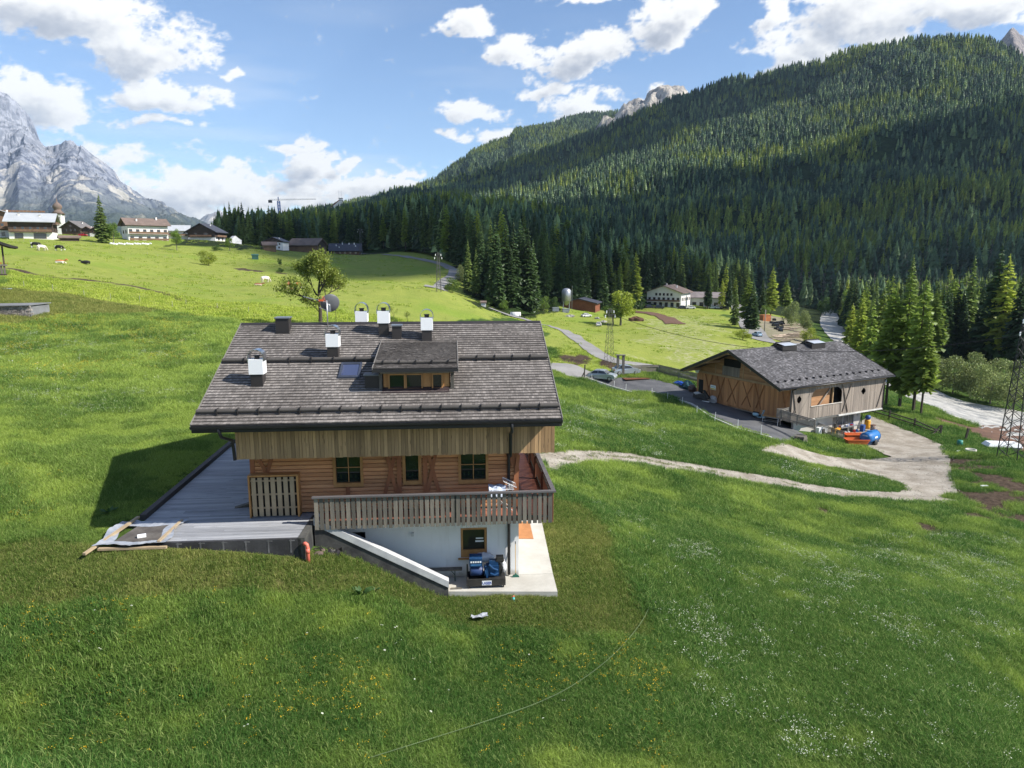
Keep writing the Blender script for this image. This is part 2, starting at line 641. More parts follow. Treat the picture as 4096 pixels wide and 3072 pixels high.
RUT = hits([(30, 1072), (110, 1092), (200, 1108), (330, 1118), (450, 1132), (560, 1150), (640, 1168), (740, 1205), (860, 1230), (960, 1252)])
DIRT_SPOTS = [(3830, 1850, 3.5), (3960, 2010, 4.5), (4096, 2080, 3.5), (3900, 2060, 2.0), (3700, 2110, 1.2), (2300, 1436, 3.0), (2315, 1433, 2.4), (3300, 2050, .8), (1000, 1080, 5.0), (1130, 1095, 3.0), (2440, 1455, 2.5), (4050, 1945, 3.5)]
x, y = GX.ravel(), GY.ravel()
m_past, m_lawn, m_mown = masks(x, y)
m_dirt = np.clip(1.15 - polydist(x, y, RUT) / (.7 + 1.2 * fbm(x / 5, y / 5, 2, 5)), 0, 1)
for u, v, r in DIRT_SPOTS:
    p = hit(u, v)
    dd = np.hypot(x - p[0], (y - p[1]) * .8) / r + (fbm(x / 1.6, y / 1.6, 4, 77) - .5) * 1.6
    m_dirt = np.maximum(m_dirt, np.clip(1.35 - dd, 0, 1))
FLOWERF = np.array([p[:2] for p in hits([(2560, 1300), (2700, 1260), (2850, 1270), (2870, 1360), (3050, 1410), (3000, 1450), (2800, 1470), (2600, 1440), (2640, 1380)])])
m_flow = inpoly(x + (fbm(x / 9, y / 9, 2, 4) - .5) * 16, y + (fbm(x / 9, y / 9, 2, 5) - .5) * 16, FLOWERF).astype(float)
WOOD_LINE = np.array([p[:2] for p in hits([(700, 985), (880, 990), (1000, 1002), (1250, 1010), (1450, 1022), (1650, 990), (1720, 1000), (1800, 1060), (1850, 1150), (1930, 1240), (2100, 1240), (2250, 1236), (2500, 1230), (2900, 1226), (3000, 1232), (3250, 1290)])] + [[130, 200], [160, 150], [170, 60], [900, 60], [900, 1500], [-300, 1500], [-160, 420]])
m_wood = inpoly(x + (fbm(x / 20, y / 20, 2, 44) - .5) * 12, y + (fbm(x / 20, y / 20, 2, 45) - .5) * 12, WOOD_LINE).astype(float)


def ground_material():
    m, N = mat_base('meadow ground')
    P = N.n('ShaderNodeNewGeometry').outputs['Position']
    A = lambda k: N.n('ShaderNodeAttribute', attribute_name=k).outputs['Fac']
    n0 = N.noise(P, .05, 5, .55)
    n1 = N.noise(P, .35, 6, .6)
    n2 = N.noise(P, 2.6, 6, .65)
    n3 = N.noise(P, 14.0, 3, .7)
    g_long = N.mix(N.ss(n1, .35, .65), (.050, .105, .020), (.095, .155, .032))
    g_past = N.mix(N.ss(n1, .3, .7), (.275, .335, .068), (.345, .390, .085))
    g_past = N.mix(N.m('MULTIPLY', N.ss(n2, .52, .75), .55), g_past, (.175, .265, .036))
    g_past = N.mix(N.m('MULTIPLY', N.ss(n0, .5, .7), .6), g_past, (.22, .345, .042))
    g_lawn = N.mix(N.ss(n1, .35, .65), (.15, .18, .040), (.185, .205, .048))
    g_mown = N.mix(N.ss(n2, .35, .65), (.17, .165, .060), (.095, .125, .032))
    c = N.mix(A('past'), g_long, g_past)
    c = N.mix(A('lawn'), c, g_lawn)
    c = N.mix(A('mown'), c, g_mown)
    c = N.mix(N.m('MULTIPLY', A('flow'), N.ss(N.noise(P, .9, 5, .7), .46, .62)), c, (.46, .46, .26))
    c = N.mix(A('wood'), c, N.mix(N.ss(n1, .4, .6), (.018, .035, .010), (.035, .05, .014)))
    soil = N.mix(N.ss(n2, .35, .65), (.060, .042, .030), (.13, .095, .068))
    c = N.mix(N.ss(N.m('ADD', A('dirt'), N.m('MULTIPLY', N.m('SUBTRACT', n2, .5), 1.2)), .35, .7), c, soil)
    c = N.mix(.55, c, N.mix(n3, (0, 0, 0), c, blend='ADD'), blend='MIX')
    b = N.n('ShaderNodeBsdfPrincipled', {'Base Color': c, 'Roughness': .95, 'Specular IOR Level': .1})
    hgt = N.m('ADD', N.m('MULTIPLY', n2, .8), N.m('MULTIPLY', n3, .25))
    bn = N.n('ShaderNodeBump', {'Strength': .75, 'Distance': .35, 'Height': hgt})
    N.put(b.inputs['Normal'], bn)
    N.n('ShaderNodeOutputMaterial', {0: b.outputs[0]})
    return m


ni, nj = GX.shape
idx = np.arange(ni * nj).reshape(ni, nj)
FQ = np.stack([idx[:-1, :-1], idx[:-1, 1:], idx[1:, 1:], idx[1:, :-1]], -1).reshape(-1, 4)
FQ = FQ[:, ::-1]
me = np_mesh('ground', np.stack([x, y, GZ.ravel()], 1), FQ[:, ::-1], ground_material(), True,
             {'past': m_past, 'lawn': m_lawn, 'mown': m_mown, 'dirt': m_dirt, 'flow': m_flow, 'wood': m_wood})
GROUND = link('ground', me, kind='structure')

# ------------------------------------------------------------------ hills and mountains as lofted surfaces


def loft(lines, nu, nv, us=None):
    """lines: list of polylines [(u,v,Y)...] from foot to crest; resampled over u"""
    u = np.linspace(min(p[0] for p in lines[0]), max(p[0] for p in lines[0]), nu) if us is None else us
    L = []
    for ln in lines:
        ln = sorted(ln)
        a = np.array(ln, float)
        vv = np.interp(u, a[:, 0], a[:, 1])
        YY = np.interp(u, a[:, 0], a[:, 2])
        k = np.ones(9) / 9
        YY = np.convolve(np.pad(YY, 4, 'edge'), k, 'valid')
        pts = np.array([at(uu, v_, Y_) for uu, v_, Y_ in zip(u, vv, YY)])
        L.append(pts)
    L = np.array(L)                         # line, u, xyz
    t = np.linspace(0, len(lines) - 1, nv)
    i = np.clip(t.astype(int), 0, len(lines) - 2)
    a = (t - i)[:, None, None]
    return L[i] * (1 - a) + L[i + 1] * a      # nv, nu, xyz


def grid_mesh(name, G, mat, **attrs):
    nv, nu = G.shape[:2]
    k = np.arange(nv * nu).reshape(nv, nu)
    q = np.stack([k[:-1, :-1], k[:-1, 1:], k[1:, 1:], k[1:, :-1]], -1).reshape(-1, 4)
    me = np_mesh(name, G.reshape(-1, 3), q, mat, True, attrs)
    return link(name, me, kind='structure')


def hill_material(name, c1, c2, rock=(.3, .29, .27), rockamt=.0):
    m, N = mat_base(name)
    P = N.n('ShaderNodeNewGeometry').outputs['Position']
    n1 = N.noise(P, .012, 6, .6)
    n2 = N.noise(P, .12, 5, .7)
    c = N.mix(N.ss(n1, .35, .65), c1, c2)
    c = N.mix(N.ss(n2, .35, .7), c, tuple(x * .45 for x in c1))
    if rockamt:
        c = N.mix(N.ss(N.noise(P, .02, 7, .7), 1 - rockamt, 1.08 - rockamt), c, rock)
    b = N.n('ShaderNodeBsdfPrincipled', {'Base Color': c, 'Roughness': .95, 'Specular IOR Level': .05})
    bn = N.n('ShaderNodeBump', {'Strength': .9, 'Distance': 6.0, 'Height': n2})
    N.put(b.inputs['Normal'], bn)
    N.n('ShaderNodeOutputMaterial', {0: b.outputs[0]})
    return m


HILL_M = hill_material('forest floor', (.022, .045, .013), (.042, .07, .02))
# main wooded mountain on the right
RIDGE = [(-400, 1010, 1500), (500, 1000, 1400), (840, 968, 1300), (950, 922, 1300), (1100, 880, 1350), (1250, 846, 1400), (1450, 815, 1450), (1700, 765, 1500), (1900, 715, 1500), (2100, 655, 1520), (2300, 575, 1540),
         (2480, 500, 1550), (2700, 410, 1560), (2900, 360, 1560), (3100, 320, 1540), (3300, 278, 1520), (3500, 205, 1500), (3650, 160, 1480), (3800, 140, 1460), (3950, 160, 1430), (4096, 215, 1400), (4300, 330, 1350), (4800, 420, 1250), (5400, 480, 1150)]
FOOT = [(-400, 1040, 700), (500, 1030, 640), (900, 1010, 560), (1300, 1030, 520), (1700, 1080, 430), (2000, 1150, 390), (2400, 1210, 380), (2800, 1235, 400), (3200, 1240, 430), (3600, 1270, 380), (4096, 1290, 330), (4500, 1330, 300), (5400, 1380, 250)]
MIDL = [(u_, 0, 0) for u_ in range(-400, 5401, 100)]
RIDGE = [(a_, b_, c_ * 1.5) for a_, b_, c_ in RIDGE]
_rv = np.array(RIDGE); _fv = np.array(FOOT)


def _mid(f, sag, grow=1.0):
    out = []
    for u_ in range(-400, 5401, 100):
        vr, Yr = np.interp(u_, _rv[:, 0], _rv[:, 1]), np.interp(u_, _rv[:, 0], _rv[:, 2])
        vf, Yf = np.interp(u_, _fv[:, 0], _fv[:, 1]), np.interp(u_, _fv[:, 0], _fv[:, 2])
        out.append((u_, vf + (vr - vf) * (f + sag), Yf + (Yr - Yf) * f ** grow))
    return out


BACK = [(u_, v_ + 60 + 0.0 * u_, Y_ + 500) for u_, v_, Y_ in RIDGE]
HG = loft([FOOT, _mid(.25, .05), _mid(.5, .05), _mid(.75, .03), RIDGE, BACK], 290, 150)
hx, hy = HG[..., 0], HG[..., 1]
env = np.sin(np.linspace(0, 1, 150) * math.pi * .8)[:, None] ** .7
HG[..., 2] += ((ridged(hx / 420, hy / 420, 4, 71) - .55) * 70 + (fbm(hx / 120, hy / 120, 4, 15) - .5) * 26) * env * np.clip((HG[..., 2] + 20) / 150, 0, 1)
grid_mesh('wooded_mountain', HG, HILL_M)

# wooded spur in the middle ground, behind the pasture
SP_TOP = [(870, 1008, 500), (950, 996, 520), (1100, 978, 520), (1300, 964, 510), (1500, 940, 480), (1700, 912, 450), (1900, 925, 430), (2100, 945, 420), (2400, 990, 440), (2700, 1060, 470), (3000, 1150, 500)]
SP_FOOT = [(870, 1006, 390), (1000, 1004, 380), (1300, 1012, 390), (1500, 1010, 370), (1650, 985, 360), (1750, 1010, 330), (1860, 1100, 270), (1950, 1235, 200), (2100, 1245, 200), (2300, 1240, 265), (2500, 1232, 285), (2700, 1230, 310), (3000, 1238, 350)]
SP_BACK = [(u_, v_ + 40, Y_ + 120) for u_, v_, Y_ in SP_TOP]
SP_BASE = [(u_, v_ + 12, Y_ - 6) for u_, v_, Y_ in SP_FOOT]
SG = loft([SP_BASE, SP_FOOT, SP_TOP, SP_BACK], 160, 70)
SG[..., 2] += (fbm(SG[..., 0] / 40, SG[..., 1] / 40, 4, 8) - .5) * 5 * np.sin(np.linspace(0, 1, 70) * math.pi)[:, None]
grid_mesh('wooded_spur', SG, HILL_M)

# second ridge behind
R2 = [(1250, 850, 2300), (1450, 800, 2350), (1600, 765, 2400), (1740, 715, 2400), (1860, 640, 2400), (1885, 606, 2400), (1960, 580, 2420), (2040, 552, 2440), (2062, 520, 2440), (2200, 496, 2460), (2330, 462, 2480), (2420, 455, 2500), (2560, 440, 2500), (2800, 420, 2500)]
R2 = [(a_, b_, c_ * 1.4) for a_, b_, c_ in R2]
R2F = [(u_, v_ + 190 - (u_ < 1500) * 100, Y_ - 650) for u_, v_, Y_ in R2]
R2B = [(u_, v_ + 90, Y_ + 500) for u_, v_, Y_ in R2]
RG = loft([R2F, R2, R2B], 150, 60)
RG[..., 2] += (fbm(RG[..., 0] / 90, RG[..., 1] / 90, 4, 5) - .5) * 30 * np.sin(np.linspace(0, 1, 60) * math.pi)[:, None]
grid_mesh('second_wooded_mountain', RG, hill_material('second forest floor', (.03, .06, .02), (.05, .08, .025), (.42, .40, .36), .30))


def rock_material(name, rock1, rock2, scree, green, snow=0.0, gz0=0.0, gz1=1.0, s=1.0):
    m, N = mat_base(name)
    ge = N.n('ShaderNodeNewGeometry')
    P = ge.outputs['Position']
    nz = N.n('ShaderNodeSeparateXYZ', {0: ge.outputs['Normal']}).outputs[2]
    pz = N.n('ShaderNodeSeparateXYZ', {0: P}).outputs[2]
    n1 = N.noise(P, .004 * s, 8, .65)
    n2 = N.noise(N.vmul(P, (1, 1, .35)), .02 * s, 8, .7)
    c = N.mix(N.ss(n2, .42, .58), rock1, rock2)
    st = N.noise(N.vmul(P, (1, 1, .18)), .007 * s, 7, .6, .4)
    c = N.mix(N.m('MULTIPLY', N.ss(st, .53, .60), N.ss(pz, gz1 * 1.6, gz1 * .9)), c, scree)
    gr = N.m('MULTIPLY', N.ss(N.m('ADD', nz, N.m('MULTIPLY', N.m('SUBTRACT', n1, .5), 1.5)), .42, .62), N.ss(N.m('ADD', pz, N.m('MULTIPLY', N.m('SUBTRACT', n2, .5), gz1)), gz1, gz0))
    c = N.mix(gr, c, green)
    if snow:
        sn = N.m('MULTIPLY', N.ss(N.m('ADD', nz, N.m('MULTIPLY', N.m('SUBTRACT', n2, .5), 1.2)), .42, .6), N.ss(pz, gz1 * 1.1, gz1 * 1.6))
        c = N.mix(N.m('MULTIPLY', sn, snow), c, (.85, .87, .9))
    b = N.n('ShaderNodeBsdfPrincipled', {'Base Color': c, 'Roughness': .95, 'Specular IOR Level': .05})
    bn = N.n('ShaderNodeBump', {'Strength': 1.0, 'Distance': 25.0 / s, 'Height': n2})
    N.put(b.inputs['Normal'], bn)
    N.n('ShaderNodeOutputMaterial', {0: b.outputs[0]})
    return m


def peak(name, crest, drop, fore, amp, fs, mat, nu=260, nv=120, seed=1, back=900, jag=0):
    us = np.linspace(crest[0][0], crest[-1][0], nu)
    foot = [(u_, v_ + d_, Y_ - fore) for (u_, v_, Y_), d_ in zip(crest, drop)]
    bk = [(u_, v_ + 60, Y_ + back) for u_, v_, Y_ in crest]
    G = loft([foot, crest, bk], nu, nv, us)
    tt = np.linspace(0, 2, nv)[:, None]
    e = np.clip(tt * 1.7, 0, 1) * np.where(tt < 1, 1, 1) * np.clip((2.1 - tt) / 1.1, 0, 1)
    xx, yy, zz = G[..., 0], G[..., 1], G[..., 2]
    nn = ridged((xx + zz * .3) / fs, (yy + zz * .9) / fs, 7, seed, .56) - .58
    G[..., 2] += nn * amp * e
    G[..., 1] += (ridged(xx / fs * 1.3, zz / fs * .6, 6, seed + 5, .55) - .5) * amp * 1.6 * e * np.clip(1.6 - tt, 0, 1)
    return grid_mesh(name, G, mat)


LIME = rock_material('limestone massif', (.27, .29, .345), (.095, .112, .16), (.50, .48, .45), (.042, .066, .05), .12, 40, 420, 1.0)  # dark blue second tone puts the bluish shade of the cliffs into the colour
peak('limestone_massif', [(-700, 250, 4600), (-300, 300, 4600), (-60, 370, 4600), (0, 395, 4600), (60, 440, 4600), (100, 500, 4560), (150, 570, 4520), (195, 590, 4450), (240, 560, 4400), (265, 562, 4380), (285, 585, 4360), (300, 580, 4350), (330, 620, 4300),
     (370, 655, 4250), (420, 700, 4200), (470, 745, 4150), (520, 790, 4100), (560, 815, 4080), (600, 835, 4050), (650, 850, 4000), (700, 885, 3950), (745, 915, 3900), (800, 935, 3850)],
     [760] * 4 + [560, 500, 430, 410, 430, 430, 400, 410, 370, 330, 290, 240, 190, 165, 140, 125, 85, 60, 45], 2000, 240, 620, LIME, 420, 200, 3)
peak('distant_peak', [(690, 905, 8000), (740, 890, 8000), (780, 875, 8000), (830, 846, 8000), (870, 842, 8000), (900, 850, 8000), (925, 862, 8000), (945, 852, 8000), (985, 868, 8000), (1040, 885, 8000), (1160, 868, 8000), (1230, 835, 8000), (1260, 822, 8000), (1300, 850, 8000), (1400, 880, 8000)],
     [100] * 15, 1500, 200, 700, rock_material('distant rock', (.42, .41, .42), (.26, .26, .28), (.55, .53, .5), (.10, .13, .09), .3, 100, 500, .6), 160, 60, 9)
peak('rocky_summit', [(2250, 560, 3300), (2350, 515, 3300), (2410, 478, 3300), (2450, 462, 3300), (2480, 440, 3300), (2510, 420, 3300), (2545, 412, 3300), (2580, 400, 3300), (2605, 375, 3300), (2640, 368, 3300), (2680, 370, 3300), (2720, 372, 3300), (2765, 395, 3300), (2850, 430, 3300), (2950, 520, 3300)],
     [260] * 15, 900, 120, 230, rock_material('summit rock', (.52, .48, .43), (.28, .265, .25), (.58, .54, .48), (.08, .11, .05), .0, 300, 700, 1.3), 160, 70, 21)
peak('corner_peak', [(3800, 400, 3000), (3950, 260, 3000), (3985, 190, 3000), (4000, 165, 3000), (4030, 140, 3000), (4045, 118, 3000), (4060, 113, 3000), (4075, 128, 3000), (4096, 150, 3000), (4200, 240, 3000), (4400, 330, 3000)],
     [300] * 11, 700, 60, 240, rock_material('corner rock', (.30, .27, .26), (.17, .16, .17), (.4, .37, .34), (.08, .1, .05), 0, 300, 700, 1.4), 110, 60, 31)

# ------------------------------------------------------------------ roads, tracks, yard, river: ruled sheets laid on the ground


def resample(pts, step):
    p = np.asarray(pts, float)
    d = np.r_[0, np.cumsum(np.linalg.norm(np.diff(p, axis=0), axis=1))]
    n = max(2, int(d[-1] / step) + 1)
    s = np.linspace(0, d[-1], n)
    return np.stack([np.interp(s, d, p[:, i]) for i in range(p.shape[1])], 1)


def smooth(p, k=2):
    p = np.asarray(p, float)
    for _ in range(k):
        q = np.repeat(p, 2, 0)[1:-1].copy()
        a, b = p[:-1], p[1:]
        n = np.empty((2 * len(a), p.shape[1]))
        n[0::2] = a * .75 + b * .25
        n[1::2] = a * .25 + b * .75
        p = np.concatenate([p[:1], n, p[-1:]])
    return p


SHEETS = []          # outlines kept free of grass


def sheet(name, A, B, mat, off=.03, across=8, step=.8, rag=.0, label=None, crown=0):
    A, B = smooth(A), smooth(B)
    n = int(max(np.linalg.norm(np.diff(A[:, :2], axis=0), axis=1).sum(), np.linalg.norm(np.diff(B[:, :2], axis=0), axis=1).sum()) / step) + 2

    def rs(p):
        d = np.r_[0, np.cumsum(np.linalg.norm(np.diff(p[:, :2], axis=0), axis=1))]
        s = np.linspace(0, d[-1], n)
        return np.stack([np.interp(s, d, p[:, i]) for i in (0, 1)], 1)
    a, b = rs(A), rs(B)
    if rag:
        dv = (b - a) / (np.linalg.norm(b - a, axis=1)[:, None] + 1e-6)
        a = a + dv * (fbm(a[:, 0] * 1.2, a[:, 1] * 1.2, 4, 2) - .5)[:, None] * rag * 2
        b = b + dv * (fbm(b[:, 0] * 1.2, b[:, 1] * 1.2, 4, 6) - .5)[:, None] * rag * 2
    t = np.linspace(0, 1, across)[:, None, None]
    G = a[None] * (1 - t) + b[None] * t
    z = ground(G[..., 0].ravel(), G[..., 1].ravel()).reshape(G.shape[:2])
    r = np.hypot(G[..., 0], G[..., 1])
    G = np.concatenate([G, (z + off + r * 3e-4)[..., None]], -1)
    SHEETS.append(np.concatenate([a, b[::-1]]))
    k = np.arange(G.shape[0] * n).reshape(G.shape[0], n)
    q = np.stack([k[:-1, :-1], k[:-1, 1:], k[1:, 1:], k[1:, :-1]], -1).reshape(-1, 4)
    e1 = G[0, 1] - G[0, 0]; e2 = G[1, 0] - G[0, 0]
    if np.cross(e1[:2], e2[:2]) < 0: q = q[:, ::-1]
    me = np_mesh(name, G.reshape(-1, 3), q, mat, True)
    return link(name, me, kind='structure')


def road(name, px, w, mat, **kw):
    c = smooth(np.array([p[:2] for p in hits(px)]), 3)
    t = np.gradient(c, axis=0)
    t = t / np.linalg.norm(t, axis=1)[:, None]
    nrm = np.stack([-t[:, 1], t[:, 0]], 1)
    ww = np.interp(np.linspace(0, 1, len(c)), np.linspace(0, 1, len(w)), w)[:, None] if isinstance(w, (list, tuple)) else w
    return sheet(name, c + nrm * ww / 2, c - nrm * ww / 2, mat, **kw)


ASPH = surf('asphalt', (.105, .107, .115), (.068, .070, .077), .5, .85, bump=.3, bscale=30, fine=.25, coords='Object')
ASPH2 = surf('pale road', (.25, .245, .24), (.19, .185, .18), .25, .9, bump=.2, bscale=8, fine=.15)
GRAV = surf('pale gravel', (.35, .32, .275), (.21, .182, .145), .55, .95, bump=.9, bscale=7, fine=.55)
SOIL = surf('ploughed soil', (.14, .075, .048), (.085, .046, .03), .6, .95, bump=.8, bscale=6, fine=.35)
CONC = surf('concrete', (.50, .49, .45), (.40, .385, .345), .7, .9, bump=.12, bscale=14, fine=.10)

# gravel loop: lower track, junction, upper track, lower yard
road('gravel_track', [(2165, 1850), (2250, 1832), (2400, 1822), (2560, 1838), (2800, 1880), (3100, 1930), (3400, 1978), (3600, 1992), (3740, 1985)], [2.3, 2.4, 2.9, 3.3, 4.6], GRAV, rag=.35, off=.05)
road('grass_side_track', [(2180, 1885), (2240, 1862), (2320, 1838), (2400, 1822)], .9, GRAV, rag=.25, off=.035)
sheet('gravel_junction', hits([(3010, 1800), (3180, 1850), (3350, 1870), (3480, 1905), (3600, 1935), (3700, 2002), (3780, 1990), (3830, 1975)]),
      hits([(3140, 1775), (3250, 1815), (3420, 1838), (3580, 1830), (3700, 1810), (3755, 1800), (3790, 1830), (3810, 1900)]), GRAV, rag=.35, off=.065, across=14)
sheet('gravel_yard', hits([(3440, 1690), (3330, 1735), (3420, 1780), (3500, 1800), (3560, 1830), (3640, 1850)]),
      hits([(3480, 1665), (3560, 1695), (3640, 1730), (3720, 1760), (3790, 1790), (3800, 1850)]), GRAV, rag=.3, off=.085, across=14)
sheet('asphalt_yard', hits([(2350, 1518), (2520, 1572), (2600, 1568), (2740, 1612), (2830, 1665), (2960, 1718), (3085, 1755), (3130, 1772)]),
      hits([(2470, 1512), (2630, 1518), (2760, 1560), (2860, 1592), (3010, 1634), (3100, 1655), (3120, 1690), (3230, 1745)]), ASPH, off=.05, across=14)
sheet('access_road', hits([(2195, 1475), (2240, 1490), (2270, 1508), (2345, 1517), (2420, 1528)]), hits([(2200, 1452), (2290, 1456), (2340, 1478), (2390, 1500), (2450, 1515)]), ASPH2, off=.04)
road('farm_lane', [(1958, 1232), (2040, 1262), (2120, 1282), (2220, 1310), (2300, 1352), (2380, 1410), (2440, 1440), (2520, 1456), (2650, 1470), (2760, 1510), (2900, 1560)], [2.4, 3.0, 3.2, 3.2, 3.4, 3.4, 2.2], ASPH2, off=.05, step=1.5)
road('valley_road', [(1738, 1154), (1762, 1140), (1795, 1120), (1830, 1095), (1805, 1068), (1730, 1048), (1640, 1032), (1560, 1020), (1430, 1016)], 4.6, ASPH2, off=.12, step=2.0)
road('river_road', [(2945, 1215), (2960, 1250), (2985, 1290), (3015, 1335), (3070, 1370), (3180, 1385), (3330, 1385), (3500, 1390)], 6.5, ASPH2, off=.1, step=2.0)
sheet('timber_yard_ground', hits([(3000, 1290), (3050, 1330), (3110, 1365), (3200, 1376)]), hits([(3090, 1265), (3180, 1280), (3240, 1320), (3260, 1375)]), surf('yard dirt', (.26, .22, .17), (.15, .15, .07), .3, .95, bump=.4, bscale=3, fine=.3), off=.08, step=1.5)
sheet('ploughed_strip', hits([(2530, 1243), (2620, 1250), (2680, 1268), (2745, 1298)]), hits([(2545, 1252), (2610, 1262), (2650, 1282), (2662, 1298)]), SOIL, off=.10, step=1.5, rag=.3)
sheet('ploughed_patch', hits([(3850, 1720), (3960, 1702), (4110, 1700)]), hits([(3900, 1740), (4000, 1790), (4120, 1830)]), SOIL, off=.06, rag=.4)
sheet('soil_strip', hits([(3715, 1668), (3800, 1700), (3900, 1738)]), hits([(3730, 1666), (3820, 1692), (3930, 1722)]), SOIL, off=.05, rag=.2)


def water_material():
    m, N = mat_base('river water')
    P = N.n('ShaderNodeNewGeometry').outputs['Position']
    n1 = N.noise(N.vmul(P, (1, .6, 1)), .5, 7, .7, .3)
    n2 = N.noise(P, 1.8, 6, .7)
    c = N.mix(N.ss(n1, .38, .62), (.48, .465, .43), (.28, .28, .275))
    c = N.mix(N.ss(n2, .58, .72), c, (.16, .18, .18))
    b = N.n('ShaderNodeBsdfPrincipled', {'Base Color': c, 'Roughness': N.ss(n1, .3, .7, .7, .25), 'Specular IOR Level': .5})
    bn = N.n('ShaderNodeBump', {'Strength': .7, 'Distance': .3, 'Height': n2})
    N.put(b.inputs['Normal'], bn)
    N.n('ShaderNodeOutputMaterial', {0: b.outputs[0]})
    return m


sheet('river', hits([(3292, 1232), (3275, 1290), (3300, 1335), (3400, 1420), (3520, 1520), (3700, 1625), (3900, 1705), (4096, 1775), (4250, 1830)]),
      hits([(3340, 1232), (3370, 1290), (3390, 1335), (3480, 1400), (3620, 1500), (3800, 1592), (3950, 1625), (4110, 1650), (4280, 1690)]), water_material(), off=.05, step=2.0, rag=.8, across=10)
# ------------------------------------------------------------------ clouds on the sky dome
def make_sky():
    R0 = 25000.0
    az = np.concatenate([np.linspace(-180, -44, 90)[:-1], np.linspace(-44, 44, 760), np.linspace(44, 180, 90)[1:]]) * math.pi / 180
    el = np.concatenate([np.linspace(-1.0, 23.5, 300), np.linspace(23.5, 88, 60)[1:]]) * math.pi / 180
    A, E = np.meshgrid(az, el, indexing='ij')
    banks = [(330, 90, 470, 150, 1.25), (560, 230, 260, 110, 1.2), (130, 420, 370, 120, 1.05), (650, 385, 250, 90, 1.05),
             (640, 500, 120, 34, .8), (1235, 655, 165, 85, 1.35), (1395, 672, 95, 52, 1.1), (1100, 720, 100, 40, .8),
             (640, 760, 330, 110, .8), (1000, 800, 420, 90, .85), (1500, 770, 260, 60, 1.0), (480, 640, 130, 55, .7), (1000, 700, 130, 50, .7),
             (1840, 112, 125, 50, 1.0), (2100, 215, 150, 80, 1.15), (2330, 235, 200, 100, 1.25), (2640, 120, 150, 110, 1.15),
             (2740, 40, 100, 55, .9), (2200, 350, 150, 62, 1.0), (1885, 450, 130, 58, 1.0), (1800, 532, 80, 24, .75),
             (2060, 545, 170, 65, 1.05), (2330, 440, 230, 95, 1.2), (2590, 350, 70, 32, .8),
             (3180, 250, 230, 170, 1.2), (3400, 90, 340, 210, 1.35), (3850, 30, 430, 150, 1.3), (3090, 60, 60, 60, .65),
             (1640, 725, 130, 38, .9), (930, 310, 60, 24, .7), (1180, 565, 160, 26, .6), (2350, 15, 130, 22, .7),
             (4500, 150, 500, 250, 1.1), (-500, 300, 400, 260, 1.0), (1000, -700, 700, 200, .9), (2600, -500, 500, 160, .9), (3600, -800, 800, 260, 1.0)]

    def field(A, E):
        wa = (fbm(A * 16, E * 26, 5, 3) - .5) * .075
        we = (fbm(A * 16, E * 26, 5, 53) - .5) * .05
        a2, e2 = A + wa, E + we
        cov = np.full(A.shape, -3.0)
        top = np.zeros(A.shape)
        for (u, v, w, h, wt) in banks:
            a0, e0 = skydir(u, v)
            a1, _ = skydir(u + w, v)
            _, e1 = skydir(u, v - h)
            ra, re = max(abs(a1 - a0), .008), max(abs(e1 - e0), .005)
            dx = (a2 - a0) / ra
            dy = (e2 - e0) / re
            dyy = np.where(dy < 0, dy * 1.45, dy)
            f = (1 - np.sqrt(dx * dx + dyy * dyy)) * wt
            top += np.clip(f, 0, 1) * dy
            cov = np.maximum(cov, f)
        left = np.clip((.10 - A) / .3, 0, 1)
        band = np.clip((E + .01) / .03, 0, 1) * np.clip((.17 - E) / .1, 0, 1) * left
        cov = np.maximum(cov, band * .75 - .42)
        away = np.clip((np.abs(A) - .72) / .35, 0, 1) + np.clip((E - .42) / .2, 0, 1)
        gen = (fbm(A * 4, E * 7, 5, 91) - .5) * 3.2 - .25
        cov = np.where(away > 0, np.maximum(cov, gen * np.clip(away, 0, 1) - (1 - np.clip(away, 0, 1)) * 1.5), cov)
        n = 1 - np.abs(2 * fbm(A * 42, E * 62, 5, 7, .56) - 1)           # billows
        n2 = fbm(A * 22, E * 34, 6, 17, .58)
        n3 = 1 - np.abs(2 * fbm(A * 120, E * 170, 4, 27, .6) - 1)
        d = cov + .05 + (n2 - .5) * 1.2 + (n - .72) * .75 + (n3 - .75) * .32
        return d, cov, top

    d, cov, top = field(A, E)
    dl, _, _ = field(A + .016, E + .010)
    dl2, _, _ = field(A + .034, E + .024)
    alpha = np.clip((d - .0) / .48, 0, 1)
    alpha = alpha * alpha * (3 - 2 * alpha)
    veil = np.clip(fbm(A * 5, E * 40, 5, 63) - .47, 0, 1) * 1.0 * np.clip((.36 - E) / .3, 0, 1) * np.clip((.3 - A) / .6, 0, 1)
    haze = np.clip((.10 - E) / .12, 0, 1) * .06
    shade = np.clip(dl, -.2, 1.2) * .16 + np.clip(dl2, -.2, 1.3) * .16 + np.clip(d, 0, 1.6) * .05
    lum = 1.12 - shade + np.clip(top, -.55, .45) * .30 + (fbm(A * 60, E * 80, 4, 5) - .5) * .12
    lum = np.clip(lum, .60, 1.04)
    alpha = np.maximum(alpha * .98, np.maximum(veil, haze))
    # clear air round the sun, and under the horizon
    sd = np.arccos(np.clip(np.sin(E) * math.sin(SUN_EL) + np.cos(E) * math.cos(SUN_EL) * np.cos(A - SUN_AZ), -1, 1))
    alpha = alpha * np.clip((sd - rad(26)) / rad(10), 0, 1)
    alpha = alpha * np.clip((rad(86) - E) / rad(10), 0, 1)
    V = np.stack([R0 * np.cos(E) * np.sin(A), R0 * np.cos(E) * np.cos(A), R0 * np.sin(E)], -1)
    m, N = mat_base('cloudy sky')
    al = N.n('ShaderNodeAttribute', attribute_name='cover').outputs['Fac']
    lu = N.n('ShaderNodeAttribute', attribute_name='light').outputs['Fac']
